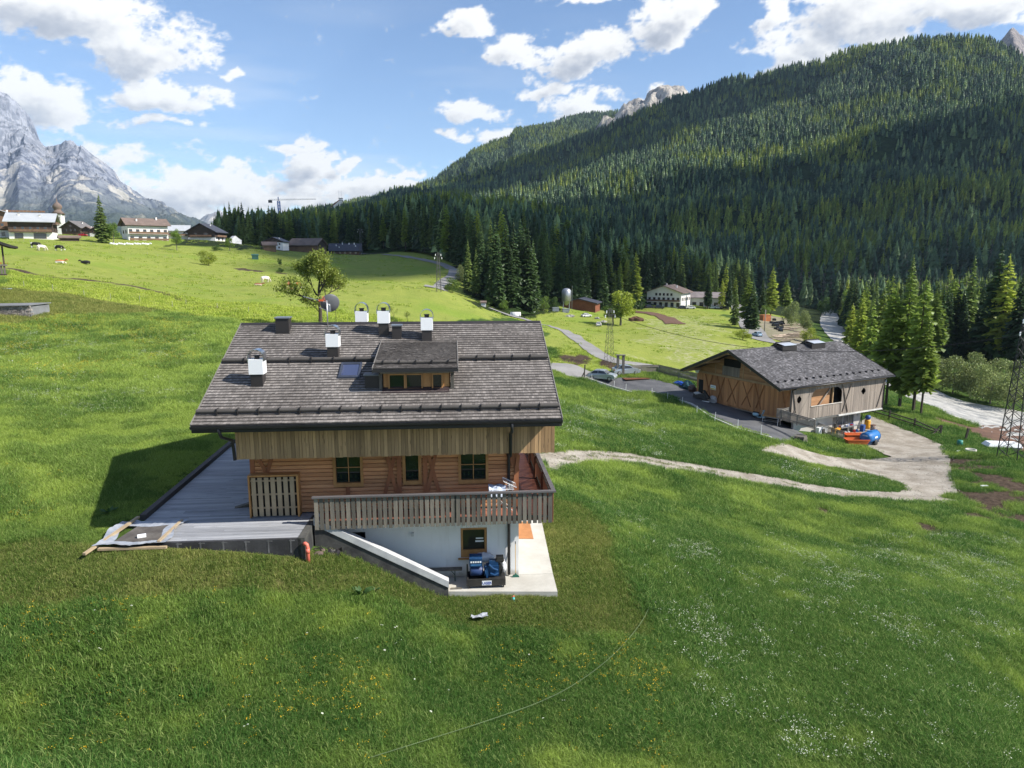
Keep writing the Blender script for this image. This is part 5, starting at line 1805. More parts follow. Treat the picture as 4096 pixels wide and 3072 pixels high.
try:
    fc = bpy.data.curves.new('lettering', 'FONT')
    fc.body = 'LASER'
    fc.size = .125; fc.extrude = .001; fc.align_x = 'CENTER'; fc.offset = .004
    fo = bpy.data.objects.new('lettering_curve', fc)
    lm_ = bpy.data.meshes.new_from_object(fo)
    bpy.data.objects.remove(fo)
    lm_.materials.clear(); lm_.materials.append(LOGO)
    link('lettering', lm_, pl, loc=(.015, -.3635, .175), rot=(math.pi / 2, 0, 0), kind='stuff')
    MB().box(-.12, .15, -.3635, -.3625, .145, .158).build('lettering_line', LOGO, pl)
except Exception as ex:
    print('lettering', ex)


def bag(name, label, x, y, z, r, seed):
    o = hthing(name, label, 'bag', x, y, z)
    m = MB().blob((0, 0, r[2]), r, 14, 9, .16, seed).mesh('bag_film', surf('white film', (.62, .63, .65), (.50, .51, .54), 6, .3, fine=.1) if 'white film' not in MATS else MATS['white film'], True)
    link('bag_film', m, o)


bag('plastic_bag', 'translucent plastic bag bundled behind the generator under the window sill', -1.35, -.25, .62, (.42, .14, .20), 3)
bag('plastic_bag', 'white plastic bag hanging at the right end of the generator', -.62, -.52, .36, (.12, .16, .24), 5)

# bench
o = hthing('bench', 'narrow wooden folding bench along the white wall', 'bench', -2.85, -.28, 0)
MB().box(-.80, .72, -.13, .13, .42, .455).build('seat', GREYB, o)
b = MB(); b.bar((.45, -.1, .42), (.45, -.1, 0), .03, .03); b.bar((.45, .1, .42), (.45, .1, 0), .03, .03); b.bar((.45, -.1, .02), (.45, .1, .02), .03, .03); b.bar((.45, 0, .2), (.28, 0, .41), .02, .02)
b.build('leg', surf('green steel', (.02, .07, .06), None, 2, .5), o)
b = MB(); b.bar((-.6, -.1, .42), (-.6, -.1, 0), .03, .03); b.bar((-.6, .1, .42), (-.6, .1, 0), .03, .03); b.bar((-.6, -.1, .02), (-.6, .1, .02), .03, .03)
b.build('leg', MATS['green steel'], o)
o = hthing('wooden_box', 'small open wooden box standing behind the end of the wing wall', 'box', -2.95, -.85, 0)
b = MB(); b.box(-.28, .28, -.2, -.18, 0, .32); b.box(-.28, .28, .18, .2, 0, .32); b.box(-.28, -.26, -.18, .18, 0, .32); b.box(.26, .28, -.18, .18, 0, .32); b.box(-.26, .26, -.18, .18, 0, .02)
b.build('box_side', PALEW, o)
o = hthing('board_offcut', 'dark flat board lying on the slab at the foot of the wing wall', 'board', -2.35, -1.0, 0)
MB().box(-.2, .2, -.05, .05, .003, .03).build('board_body', GREYB, o)

# broom
o = hthing('broom', 'push broom with yellow handle and green head leaning at the house corner', 'broom', -.13, -.22, 0)
MB().tube([(0, 0, .12), (0, .14, 1.25)], .012, 7).build('handle', surf('yellow handle', (.62, .36, .08), None, 1, .5), o)
MB().tube([(0, .14, 1.25), (0, .155, 1.35)], .017, 7).build('grip', GBLK, o)
MB().prism([(-.14, 0), (.14, 0), (.10, .07), (.02, .10), (.02, .16), (-.02, .16), (-.02, .10), (-.10, .07)], -.03, .03, 'y').build('head', surf('green bristles', (.02, .13, .09), None, 8, .8), o)
# mats on the slab
o = hthing('doormat', 'long tan carpet runner lying on the concrete along the house', 'carpet', 0, 0, 0)
MB().prism([(.06, 3.45), (.95, 3.35), (1.0, 5.4), (.06, 5.4)], .002, .014, 'z').build('carpet_pile', surf('tan carpet', (.42, .19, .075), (.35, .155, .06), 3, .95, fine=.2), o)
o = hthing('doormat', 'dark door mat beside the tan carpet runner', 'mat', 0, 0, 0)
MB().prism([(.06, 4.6), (.36, 4.6), (.36, 5.3), (.06, 5.3)], .016, .028, 'z').build('mat_pile', surf('dark mat', (.05, .05, .055), None, 3, .95), o)
# laundry rack on the balcony
o = hthing('drying_rack', 'white clothes drying rack standing on the balcony', 'rack', -.68, -.72, 2.70)
RACKW = surf('white rack wire', (.75, .76, .78), None, 1, .4)
b = MB()
b.tube([(-.45, -.25, .98), (.42, -.25, .98), (.42, .25, .98), (-.45, .25, .98), (-.45, -.25, .98)], .012, 6)
for i in range(7): b.tube([(-.45, -.21 + i * .07, .98), (.42, -.21 + i * .07, .98)], .006, 5)
b.build('rack_top', RACKW, o)
b = MB()
b.tube([(.05, .25, 1.28), (.50, .25, 1.05), (.50, -.25, 1.05), (.05, -.25, 1.28), (.05, .25, 1.28)], .014, 6)
for i in range(8): b.tube([(.05 + .055 * i, -.25, 1.28 - .028 * i), (.05 + .055 * i, .25, 1.28 - .028 * i)], .007, 5)
b.build('rack_wing', RACKW, o)
b = MB()
for s in (-1, 1):
    b.tube([(-.4, s * .24, .02), (.4, s * .24, .98)], .011, 6); b.tube([(.4, s * .24, .02), (-.4, s * .24, .98)], .011, 6)
b.build('rack_legs', RACKW, o)
o = hthing('laundry', 'pale blue cloth hung over the white drying rack', 'cloth', -.85, -.72, 3.66)
V = [(-.30 + .6 * i / 9, -.26 + .52 * j / 8, .05 + .05 * math.sin(i * 1.3 + j) + random.uniform(0, .04) - (.35 if j in (0, 8) else 0)) for i in range(10) for j in range(9)]
Q = [(i * 9 + j, (i + 1) * 9 + j, (i + 1) * 9 + j + 1, i * 9 + j + 1) for i in range(9) for j in range(8)]
link('cloth', np_mesh('cloth', V, Q, surf('pale blue cloth', (.55, .62, .75), (.42, .50, .66), 6, .9), True), o)

# satellite dish and aerial
o = hthing('satellite_dish', 'grey satellite dish on a pole at the roof ridge', 'dish', -7.37, 4.06, 9.06)
b = MB(); b.tube([(0, 0, -.1), (0, 0, 1.05)], .025, 8)
b.build('pole', GALV, o, True)
b = MB()
prof = [(.02 + .36 * i / 8, .10 * (i / 8) ** 2) for i in range(9)]
k = len(b.v)
b.lathe(prof + [(.38, .115)] + [(p[0], p[1] + .012) for p in prof[::-1]], 24)
dish = b.build('dish', GREYR, o, True)
dish.location = (.12, .16, .90); dish.rotation_euler = (rad(-74), 0, rad(20))
b = MB(); b.tube([(0, 0, .9), (.10, .12, .86)], .03, 6); b.box(.02, .14, .02, .10, .60, .84); b.tube([(0.02, .05, .62), (-.25, -.35, .80)], .012, 5)
b.build('mount', GALV, o)
o2 = hthing('aerial', 'yagi television aerial with an orange element box on the dish pole', 'aerial', -7.37, 4.03, 9.06)
b = MB(); b.tube([(.02, -.04, .98), (-.85, -.25, 1.22)], .010, 5)
for i in range(9):
    t = i / 8
    p = Vector((-.12 - .70 * t, -.075 - .17 * t, 1.02 + .19 * t)); b.tube([p + Vector((-.04, .13, .03)), p - Vector((-.04, .13, .03))], .006, 4)
b.build('boom', GALV, o2)
MB().box(-.30, -.12, -.12, -.05, 1.02, 1.09).build('element_box', surf('orange plastic', (.65, .13, .03), None, 1, .5), o2)
b = MB(); b.tube([(-.1, -.05, 1.0), (-.16, -.05, 1.22)], .008, 4); b.tube([(-.04, -.05, 1.0), (-.10, -.05, 1.22)], .008, 4)
b.build('reflector', MATS['orange plastic'], o2)
# bits in the grass
o = hthing('pipe_offcut', 'short turquoise pipe stub in the grass below the slab edge', 'pipe', -.35, -1.72, -.22)
MB().tube([(0, 0, .16), (.03, -.12, -.02)], .05, 10).build('pipe_tube', surf('turquoise pvc', (.10, .45, .45), None, 1, .5), o, True)
MB().tube([(0, .01, .17), (-.006, .03, .20)], .052, 10).build('pipe_collar', MATS['salmon pvc'], o, True)
p = hit(1920, 2484)
o = empty('plastic_scrap', tuple(p), .3, 'scrap of pale plastic film lying in the grass below the slab', 'scrap')
V = [(-.28 + .56 * i / 5 + random.uniform(-.03, .03), -.13 + .26 * j / 4 + random.uniform(-.03, .03), .16 + random.uniform(0, .07)) for i in range(6) for j in range(5)]
Q = [(i * 5 + j, (i + 1) * 5 + j, (i + 1) * 5 + j + 1, i * 5 + j + 1) for i in range(5) for j in range(4)]
link('film', np_mesh('film', V, Q, FILM, False), o)
# ------------------------------------------------------------------ the barn
B_A = math.atan2(BS[1], BS[0])
BN = empty('barn', tuple(BK), B_A, 'big timber barn with grey shingle roof and orange board doors on the asphalt yard', 'barn')
BORA = surf('orange barn board', (.47, .235, .10), (.35, .16, .065), .5, .75, stretch=(2, 2, .25), fine=.12, tint=True)
BORH = surf('orange barn siding', (.42, .23, .115), (.31, .165, .08), .6, .8, stretch=(1, 1, 5), fine=.15, tint=True)
BGRY = surf('grey barn board', (.30, .255, .215), (.21, .18, .155), .5, .85, stretch=(2, 2, .3), fine=.18, tint=True)
BSHI = surf('dark barn shingle', (.115, .112, .12), (.07, .069, .075), .4, .9, tint=True, fine=.15)
BBRC = surf('barn brace', (.36, .175, .075), (.27, .125, .055), 1, .8, fine=.15)
BEAM = surf('pale barn beam', (.40, .27, .15), (.30, .20, .11), 1, .8, fine=.15)


def bb(name, mat, *boxes, parent=None, **kw):
    b = MB()
    for x in boxes: b.box(*x)
    return b.build(name, mat, parent or BN, **kw)


bb('core', DARK, (.25, 16.8, .9, 15.1, -.6, 3.3))
# gable wall of upright boards, facing the yard
rr = random.Random(31)
b = MB()
y = 0.0
while y < 15.3:
    w = rr.uniform(.16, .24)
    b.tint = rr.uniform(.78, 1.2)
    a, c = y, min(y + w - .012, 15.3)
    y += w
    z0 = -.45
    if 14.1 < (a + c) / 2 < 15.0: z0 = 2.2
    b.box(.02 + rr.uniform(-.01, .01), .08, a, c, z0, 3.2)
b.build('gable_boards', BORA, BN, kind='stuff')
# side-on doors: four leaves with crossed braces
for i, (ya, yb, tn) in enumerate(((7.85, 10.25, 1.0), (5.45, 7.80, 1.0))):
    b = MB()
    y = ya
    while y < yb:
        b.tint = tn * rr.uniform(1.0, 1.28)
        b.box(-.05, .015, y, min(y + .2, yb) - .008, -.25, 3.1)
        y += .2
    d = b.build('barn_door', BORA, BN)
    for za, zb, p, q in ((3.0, .1, ya + .1, yb - .6), (3.0, .1, yb - .6, ya + .3)):
        MB().bar((-.08, p, za), (-.08, q, zb), .05, .16, (1, 0, 0)).build('brace', BBRC, d)
for ya, yb in ((10.35, 11.6), (3.9, 5.3), (.1, 1.3), (12.4, 13.7)):
    MB().bar((-.03, ya, 3.05), (-.03, (ya + yb) / 2 + .4, .1), .05, .15, (1, 0, 0)).build('brace', BBRC, BN)
    MB().bar((-.035, yb, 3.05), (-.035, (ya + yb) / 2 - .4, .1), .05, .15, (1, 0, 0)).build('brace', BBRC, BN)
bb('doorway', DARK, (.03, .06, 14.15, 14.95, 0, 2.2))
bb('gable_beam', BEAM, (-.16, .10, .0, 15.3, 3.16, 3.40))
b = MB()
for i in range(24):
    z = 3.40 + i * .155
    hw = 7.65 - (z - 3.40) / .45 + .2
    if hw < .3: break
    b.tint = rr.uniform(.8, 1.15)
    ya, yb = 7.65 - hw, 7.65 + hw
    segs = [(ya, yb)]
    if 4.55 < z < 5.55: segs = [(ya, 7.75), (10.65, yb)]
    elif z <= 4.55: segs = [(ya, 7.9), (10.65, yb)]
    for p, q in segs:
        if q > p: b.box(.0, .06, p, q, z, z + .145)
b.build('gable_siding', BORH, BN, kind='stuff')
b = MB()
y = 7.9
while y < 10.65:
    b.tint = rr.uniform(.7, 1.1)
    b.box(-.04, .02, y, y + .15, 3.42, 4.58)
    y += .17
b.build('loft_railing', BGRY, BN, kind='stuff')
bb('loft_opening', DARK, (.062, .10, 7.7, 10.7, 4.5, 5.7))
for y in (3.6, 11.9, 7.2): bb('gable_post', BEAM, (-.06, .0, y, y + .14, 3.41, 5.0 if y > 5 and y < 9 else 4.6))
# side wall of weathered boards with the eight-sided opening and two quatrefoils
OCT = [(3.55, 1.95), (3.75, 2.5), (4.3, 2.85), (8.2, 2.85), (8.8, 2.5), (9.0, 1.9), (9.0, .90), (3.55, .90)]


def span(poly, x):
    zs = []
    n = len(poly)
    for i in range(n):
        (x0, z0), (x1, z1) = poly[i], poly[(i + 1) % n]
        if (x0 <= x < x1) or (x1 <= x < x0): zs.append(z0 + (z1 - z0) * (x - x0) / (x1 - x0))
    return (min(zs), max(zs)) if len(zs) >= 2 else None


def quat(cx, cz, r=.48):
    return [(cx + r * (1 - .28 * abs(math.sin(2 * a))) * math.cos(a), cz + r * (1 - .28 * abs(math.sin(2 * a))) * math.sin(a)) for a in np.linspace(0, 2 * math.pi, 24, endpoint=False)]


HOLES = [OCT, quat(1.47, 1.88), quat(13.02, 1.88)]
b = MB()
x = 0.0
while x < 17.0:
    w = rr.uniform(.13, .22)
    b.tint = rr.uniform(.72, 1.22)
    a, c = x, min(x + w, 17.0) - .012
    x += w
    cuts = []
    for h in HOLES:
        s1, s2 = span(h, a + 1e-3), span(h, c - 1e-3)
        if s1 and s2: cuts.append((s1, s2))
    zl = (-.62, -.62)
    y0 = rr.uniform(-.012, .006)
    parts = []
    for s1, s2 in cuts:
        parts.append((zl, (s1[0], s2[0])))
        zl = (s1[1], s2[1])
    parts.append((zl, (3.3, 3.3)))
    for (p0, p1), (q0, q1) in parts:
        b.hexa([(a, y0, p0), (c, y0, p1), (c, y0 + .05, p1), (a, y0 + .05, p0), (a, y0, q0), (c, y0, q1), (c, y0 + .05, q1), (a, y0 + .05, q0)])
b.build('side_boards', BGRY, BN, kind='stuff')
bb('opening_sill', surf('pale sill', (.62, .58, .52), None, 1, .8), (3.5, 9.05, -.08, -.02, .84, .93))
bb('loft_wall', BORH, (3.3, 7.6, .55, .60, .5, 3.2))
bb('loft_floor', BGRY, (.1, 16.9, .1, 15.2, -.62, -.5))
bb('loft_post', BEAM, (7.7, 7.85, .3, .5, -.5, 3.2))
MB().bar((4.8, .35, .2), (7.4, .35, 2.9), .12, .12).build('brace', BGRY, BN)
for p, q in (((8.95, 3.0), (10.2, -.45)), ((10.5, 3.0), (9.2, -.4)), ((.35, 3.0), (.95, .4)), ((.3, .1), (.9, .9)), ((16.9, 2.9), (15.8, -.4))):
    MB().bar((p[0], -.06, p[1]), (q[0], -.06, q[1]), .05, .15, (0, 1, 0)).build('brace', BGRY, BN)
for x in (.08, 9.0, 16.9): bb('corner_board', BGRY, (x - .08, x + .08, -.05, -.02, -.6, 3.25))
bb('eave_beam', BEAM, (-2.2, 17.8, -.14, .06, 3.18, 3.36))
bb('white_fascia', surf('white fascia', (.62, .62, .60), None, 1, .8), (8.6, 17.0, -.09, .10, -.80, -.625), (3.2, 4.3, -.09, .10, -.80, -.625))
# masonry lower floor
b = MB()
b.box(2.0, 9.0, 1.0, 1.3, -3.5, -.63); b.box(13.0, 14.3, 1.0, 1.3, -3.5, -.63); b.box(9.0, 13.0, 1.0, 1.3, -1.25, -.63); b.box(14.0, 14.3, 1.31, 14.0, -3.5, -.63); b.box(9.0, 13.0, 1.0, 1.3, -3.5, -3.2)
b.build('lower_wall', PLAST, BN)
w = bb('workshop_window', GALV, (9.0, 9.07, 1.05, 1.15, -3.2, -1.25), (10.95, 11.03, 1.05, 1.15, -3.2, -1.25), (12.93, 13.0, 1.05, 1.15, -3.2, -1.25), (9.95, 9.99, 1.05, 1.15, -3.2, -1.25), (12.0, 12.04, 1.05, 1.15, -3.2, -1.25))
for xa, xb in ((9.07, 9.95), (9.99, 10.95), (11.03, 12.0), (12.04, 12.93)):
    MB().box(xa, xb, 1.10, 1.12, -3.2, -1.25).build('pane', glassmat('workshop glass', (.09, .09, .09), .2) if 'workshop glass' not in MATS else MATS['workshop glass'], w)
bb('floor_underside', CONC, (2.0, 17.0, .12, 14.5, -.80, -.63))
b = MB(); b.box(13.55, 13.75, .92, .995, -1.5, -1.1); b.tube([(13.65, .95, -1.1), (13.65, .95, -.7)], .03, 6)
b.build('meter_box', GALV, BN)
# roof
bz = lambda y: 7.05 - .4258 * abs(y - 7.65)
b = MB()
b.prism([(-.5, bz(-.5)), (7.65, 7.05), (15.8, bz(15.8)), (15.8, bz(15.8) - .22), (7.65, 6.83), (-.5, bz(-.5) - .22)], -2.4, 18.0, 'x')
br = b.build('roof', BLKM, BN)
b = MB()
for s in (-1, 1):
    n = 42
    for i in range(n):
        d0 = 8.15 - i * (8.15 / n)
        ya, yb = 7.65 + s * d0, 7.65 + s * max(0, d0 - 8.15 / n * 1.1)
        x = -2.4
        while x < 18.0:
            wd = rr.uniform(.16, .34)
            xb = min(x + wd, 18.0)
            b.tint = rr.choice((.55, .7, .85, .95, 1.05, 1.2, 1.5, 1.9)) * rr.uniform(.9, 1.1)
            p = [(x, ya, bz(ya) + .045), (xb - .01, ya, bz(ya) + .045), (xb - .01, yb, bz(yb) + .012), (x, yb, bz(yb) + .012)]
            if s > 0: p = p[::-1]
            b.face(p)
            x += wd
        b.tint = .4
        p = [(-2.4, ya, bz(ya) + .005), (18, ya, bz(ya) + .005), (18, ya, bz(ya) + .046), (-2.4, ya, bz(ya) + .046)]
        b.face(p if s < 0 else p[::-1])
b.build('shingle_courses', BSHI, br, kind='stuff')
for yo, k in ((-2.44, 0),):
    b = MB()
    b.prism([(-.55, bz(-.55) + .06), (7.65, 7.13), (15.85, bz(15.85) + .06), (15.85, bz(15.85) - .30), (7.65, 6.75), (-.55, bz(-.55) - .30)], -2.47, -2.403, 'x')
    b.build('verge_board', BLKM, br)
    b = MB()
    b.prism([(-.55, bz(-.55) + .06), (7.65, 7.13), (15.85, bz(15.85) + .06), (15.85, bz(15.85) - .30), (7.65, 6.75), (-.55, bz(-.55) - .30)], 18.003, 18.07, 'x')
    b.build('verge_board', BLKM, br)
b = MB()
b.prism([(-.3, bz(-.3) - .23), (7.65, 6.82), (15.6, bz(15.6) - .23), (15.6, bz(15.6) - .42), (7.65, 6.62), (-.3, bz(-.3) - .42)], -2.25, -2.05, 'x')
for y in (.6, 4.0, 7.6, 11.2, 14.6): b.box(-2.3, 0, y, y + .2, bz(y) - .60, bz(y) - .30)
b.build('verge_rafter', BEAM, br)
b = MB(); b.tube([(-2.45, -.62, bz(-.5) - .12), (18.05, -.62, bz(-.5) - .12)], .08, 8)
b.build('gutter', GUTT, br, True)
for i in range(16):
    x = -1.6 + i * 1.2
    MB().box(x, x + .10, .45, .75, bz(.6) + .02, bz(.6) + .20).build('snow_hook', BLKM, br)
for xa in (5.5, 10.9):
    b = MB(); b.box(xa, xa + 2.6, 6.3, 7.4, bz(6.3) - .1, bz(6.3) + .75); 
    b.prism([(7.35, bz(7.3) + .3), (8.6, bz(8.6) + .1), (7.35, bz(7.3) + .75)], xa, xa + 2.6, 'x')
    v_ = b.build('roof_lantern', BLKM, br)
    MB().hexa([(xa + .2, 6.2, bz(6.3) + .76), (xa + 2.4, 6.2, bz(6.3) + .76), (xa + 2.4, 7.4, bz(6.3) + .98), (xa + .2, 7.4, bz(6.3) + .98), (xa + .2, 6.2, bz(6.3) + .80), (xa + 2.4, 6.2, bz(6.3) + .80), (xa + 2.4, 7.4, bz(6.3) + 1.02), (xa + .2, 7.4, bz(6.3) + 1.02)]).build('lantern_glass', glassmat('lantern glass', (.42, .45, .50), .1) if 'lantern glass' not in MATS else MATS['lantern glass'], v_)
b = MB(); b.tube([(.15, -.62, bz(-.5) - .2), (.12, -.1, 3.1), (.10, -.08, 2.7), (.10, -.08, -.6)], .06, 8)
b.build('downpipe', GUTT, BN, True)
b = MB(); b.tube([(16.95, -.62, bz(-.5) - .2), (16.95, -.1, 3.1), (16.95, -.08, -.7), (16.6, .3, -.9), (14.4, .9, -1.2), (14.35, .9, -3.3)], .06, 8)
b.build('downpipe', GUTT, BN, True)
# sign and dish on the gable
sg = bb('sign', WHTM, (-.06, -.045, 11.75, 12.7, 1.22, 1.80))
MB().box(-.065, -.061, 11.78, 12.67, 1.25, 1.42).build('yellow_band', surf('yellow print', (.75, .62, .15), None, 1, .5), sg)
for i in range(5): MB().box(-.065, -.061, 11.9 + i * .15, 11.99 + i * .15, 1.52, 1.66).build('lettering', surf('teal print', (.1, .35, .38), None, 1, .5) if 'teal print' not in MATS else MATS['teal print'], sg)
b = MB(); b.lathe([(.02, 0), (.2, .02), (.42, .10), (.43, .11), (.2, .05), (.02, .03)], 20, (-.25, 15.2, 3.42), 'x')
b.build('dish_antenna', WHTM, BN, True)


# ------------------------------------------------------------------ yard things
def bthing(name, label, cat, s, g, z=None, rz=0.0, group=None):
    p = bloc(s, g, 0)
    zz = gz(p[0], p[1]) + .05 + np.hypot(p[0], p[1]) * 3e-4 if z is None else BK[2] + z
    return empty(name, (p[0], p[1], zz), B_A + rz, label, cat, group)


FENW = surf('silvered fence slat', (.20, .185, .165), (.14, .13, .115), .8, .9, rnd=.25, fine=.2)


def fence(name, label, px, hgt, step, mat=FENW, group=None, posts=2.4, rails=(.25, .85), slat=.09, z=None, pts=None):
    P = pts if pts is not None else hits(px)
    P = resample(np.array(P), .5)
    L = np.r_[0, np.cumsum(np.linalg.norm(np.diff(P[:, :2], axis=0), axis=1))]
    o = empty(name, tuple(P[0]), 0, label, 'fence', group)
    loc = lambda d: np.array([np.interp(d, L, P[:, i]) for i in range(3)]) - P[0]
    b = MB()
    d = 0.0
    while d < L[-1]:
        p = loc(d); q = loc(min(d + .05, L[-1])) - loc(max(d - .05, 0)); q /= np.linalg.norm(q) + 1e-9
        e = q * slat / 2
        nrm = np.array([-q[1], q[0], 0]) * .012
        b.hexa([p - e - nrm + [0, 0, .06], p + e - nrm + [0, 0, .06], p + e + nrm + [0, 0, .06], p - e + nrm + [0, 0, .06], p - e - nrm + [0, 0, hgt], p + e - nrm + [0, 0, hgt], p + e + nrm + [0, 0, hgt], p - e + nrm + [0, 0, hgt]])
        d += step
    b.build('slat_row', mat, o, kind='stuff')
    n = max(1, int(L[-1] / posts))
    for i in range(n + 1):
        p = loc(L[-1] * i / n)
        MB().box(p[0] - .06, p[0] + .06, p[1] - .06, p[1] + .06, p[2] - .1, p[2] + hgt + .04).build('post', mat, o)
    for k, r in enumerate(rails + (1.0,)):
        b = MB()
        for a, c in zip(np.linspace(0, L[-1], n + 1)[:-1], np.linspace(0, L[-1], n + 1)[1:]):
            pa, pc = loc(a), loc(c)
            b.bar(pa + [0, 0, r * hgt], pc + [0, 0, r * hgt], .06, .07)
        b.build('rail', mat, o)
    return o


YZ = -6.12
P1 = [np.array([16.4, 103.1, -6.05]), np.array([22.0, 105.6, -6.05]), np.array([27.2, 101.8, -6.1])]
for p in P1: p[2] = max(p[2], gz(p[0], p[1]) + .03)
fence('slat_fence', 'grey slat fence round the far corner of the asphalt yard', None, 1.25, .13, posts=2.6, pts=P1, slat=.10)
fence('slat_fence', 'short grey slat fence at the barn corner above the lower yard', None, 1.1, .15, pts=[bloc(-.1, .1), bloc(-1.7, .5), bloc(-2.2, -1.7), bloc(-2.7, -5.6)], posts=2.0)
fence('slat_fence', 'leaning slat fence running down beside the lower yard', [(3252, 1722), (3290, 1738), (3330, 1752), (3372, 1766)], 1.15, .16, posts=2.5)
# split rail fence beyond the lower yard
P = hits([(3470, 1655), (3555, 1680), (3655, 1712), (3760, 1742)])
o = empty('rail_fence', tuple(P[0]), 0, 'weathered split rail fence along the edge of the lower yard', 'fence')
RAILB = surf('dark split rail', (.075, .062, .05), (.05, .042, .036), 1, .9, fine=.25)
for i, p in enumerate(P):
    q = p - P[0]
    MB().bar(tuple(q + [0, 0, -.1]), tuple(q + [.1, 0, 1.3]), .16, .16).build('post', RAILB, o)
    if i < len(P) - 1:
        r_ = P[i + 1] - P[0]
        for zz in (.55, 1.05): MB().bar(tuple(q + [0, -.1, zz]), tuple(r_ + [0, -.1, zz * (.5 if i == 2 else 1)]), .10, .12).build('rail', RAILB, o)
o = empty('broken_rails', tuple(hit(3745, 1742)), .4, 'collapsed crossed rails at the end of the split rail fence', 'rails')
MB().bar((-.9, 0, .1), (.8, .2, 1.0), .12, .12).build('rail', RAILB, o)
MB().bar((-.3, .2, .05), (.5, -.1, 1.3), .12, .12).build('rail', RAILB, o)
MB().bar((-.6, -.1, .8), (.9, .1, .5), .10, .10).build('rail', RAILB, o)
# tank trailer
tp = hit(3478, 1780)
o = empty('tank_trailer', tuple(tp), B_A + rad(10), 'blue cylindrical slurry tank trailer parked on the lower yard', 'tank')
TBL = surf('tank blue paint', (.02, .15, .42), (.015, .12, .34), 2, .4, fine=.08)
MB().lathe([(.02, -1.35), (.45, -1.33), (.62, -1.25), (.66, -1.15), (.66, 1.15), (.62, 1.25), (.45, 1.33), (.02, 1.35)], 24, (0, 0, 1.0), 'x').build('tank', TBL, o, True)
b = MB()
for x in (-1.12, 1.12): b.lathe([(.68, x - .03), (.68, x + .03), (.6, x + .03)], 24, (0, 0, 1.0), 'x')
b.build('band', surf('tank band', (.015, .09, .26), None, 1, .5), o)
MB().lathe([(.30, 1.5), (.30, 1.72), (.1, 1.76)], 14, (-.2, 0, 0)).build('hatch', TBL, o)
b = MB(); b.box(-1.5, 1.5, -.4, -.3, .25, .37); b.box(-1.5, 1.5, .3, .4, .25, .37); b.bar((1.5, 0, .3), (2.4, 0, .35), .12, .12); b.tube([(1.3, 0, 1.6), (1.8, .1, 1.55), (1.9, .3, .9)], .06, 7); b.box(1.3, 1.7, -.25, .25, .35, .8)
b.build('chassis', surf('dark blue steel', (.02, .045, .10), None, 3, .6), o)
for s in (-1, 1): MB().lathe([(.12, s * .60 - .12), (.32, s * .60 - .12), (.36, s * .60 - .06), (.36, s * .60 + .06), (.32, s * .60 + .12), (.12, s * .60 + .12)], 18, (.1, 0, .36), 'y').build('wheel', GBLK, o, True)
MB().box(-.25, .35, -.68, -.655, .95, 1.15).build('name_label', WHTM, o)
MB().box(-1.36, -1.345, -.3, .25, 1.25, 1.4).build('end_label', surf('pale label', (.35, .5, .7), None, 1, .5), o)
# orange skips
ORG = surf('orange paint', (.70, .16, .045), (.60, .13, .04), 2, .5, fine=.1)
for i, (u, v, lab, sx) in enumerate(((3425, 1783, 'open orange steel skip in front of the blue tank', 1.15), (3415, 1762, 'second orange skip half hidden behind the first', 1.0))):
    o = empty('skip', tuple(hit(u, v) + np.array([0, 0, .02])), B_A - .5, lab, 'skip', 'orange skips')
    b = MB()
    L, W_, Hh = 1.1 * sx, .55, .75
    for s in (-1, 1):
        b.hexa([(-L * .7, s * W_ * .8, 0), (L * .7, s * W_ * .8, 0), (L * .7, s * (W_ * .8 - .05), 0), (-L * .7, s * (W_ * .8 - .05), 0), (-L, s * W_, Hh), (L, s * W_, Hh), (L, s * (W_ - .05), Hh), (-L, s * (W_ - .05), Hh)])
    for s in (-1, 1):
        b.hexa([(s * L * .7, -W_ * .75, 0), (s * L * .7, W_ * .75, 0), (s * (L * .7 - .05), W_ * .75, 0), (s * (L * .7 - .05), -W_ * .75, 0), (s * L, -W_ * .95, Hh), (s * L, W_ * .95, Hh), (s * (L - .05), W_ * .95, Hh), (s * (L - .05), -W_ * .95, Hh)])
    b.box(-L * .68, L * .68, -W_ * .75, W_ * .75, .005, .05)
    b.build('tub', ORG, o)
    b = MB()
    for s in (-1, 1): b.box(-L, L, s * W_ - .04, s * W_ + .04, Hh, Hh + .06)
    b.build('rim', ORG, o)
# work bench with tools
o = bthing('work_bench', 'long work bench cluttered with tools outside the workshop window', 'bench', 9.4, .3, -3.28)
MB().box(0, 3.2, -.35, .35, .85, .92).build('bench_top', GALV, o)
for x in (.1, 1.6, 3.05):
    b = MB(); b.box(x, x + .06, -.3, -.24, 0, .85); b.box(x, x + .06, .24, .3, 0, .85)
    b.build('leg', GBLK, o)
MB().box(.15, 3.0, -.3, .3, .25, .29).build('shelf', GBLK, o)
rr = random.Random(77)
cols = [('red tool', (.45, .03, .03)), ('white tool', (.6, .6, .62)), ('black tool', (.03, .03, .03)), ('blue tool', (.03, .09, .30)), ('steel tool', (.35, .36, .38))]
for nm, c in cols: surf(nm, c, None, 4, .5)
for i in range(16):
    nm = cols[rr.randrange(5)][0]
    s = rr.uniform(.09, .18)
    x = 9.5 + i * .19
    t_ = bthing('tool_case' if i % 3 else 'power_tool', 'small %s among the clutter on the outdoor work bench' % {'red tool': 'red tool box', 'white tool': 'white tool box', 'black tool': 'black tool box', 'blue tool': 'blue tool box', 'steel tool': 'bare steel tool'}[nm], 'tool', x, .3 + rr.uniform(-.2, .2), -3.28 + .92, rr.uniform(-.6, .6), 'tools on the work bench')
    b = MB(); b.box(-s, s, -s * .6, s * .6, .002, s * .9); b.box(-s * .5, s * .5, -s * .1, s * .1, s * .9, s * 1.25)
    b.build('case', MATS[nm], t_)
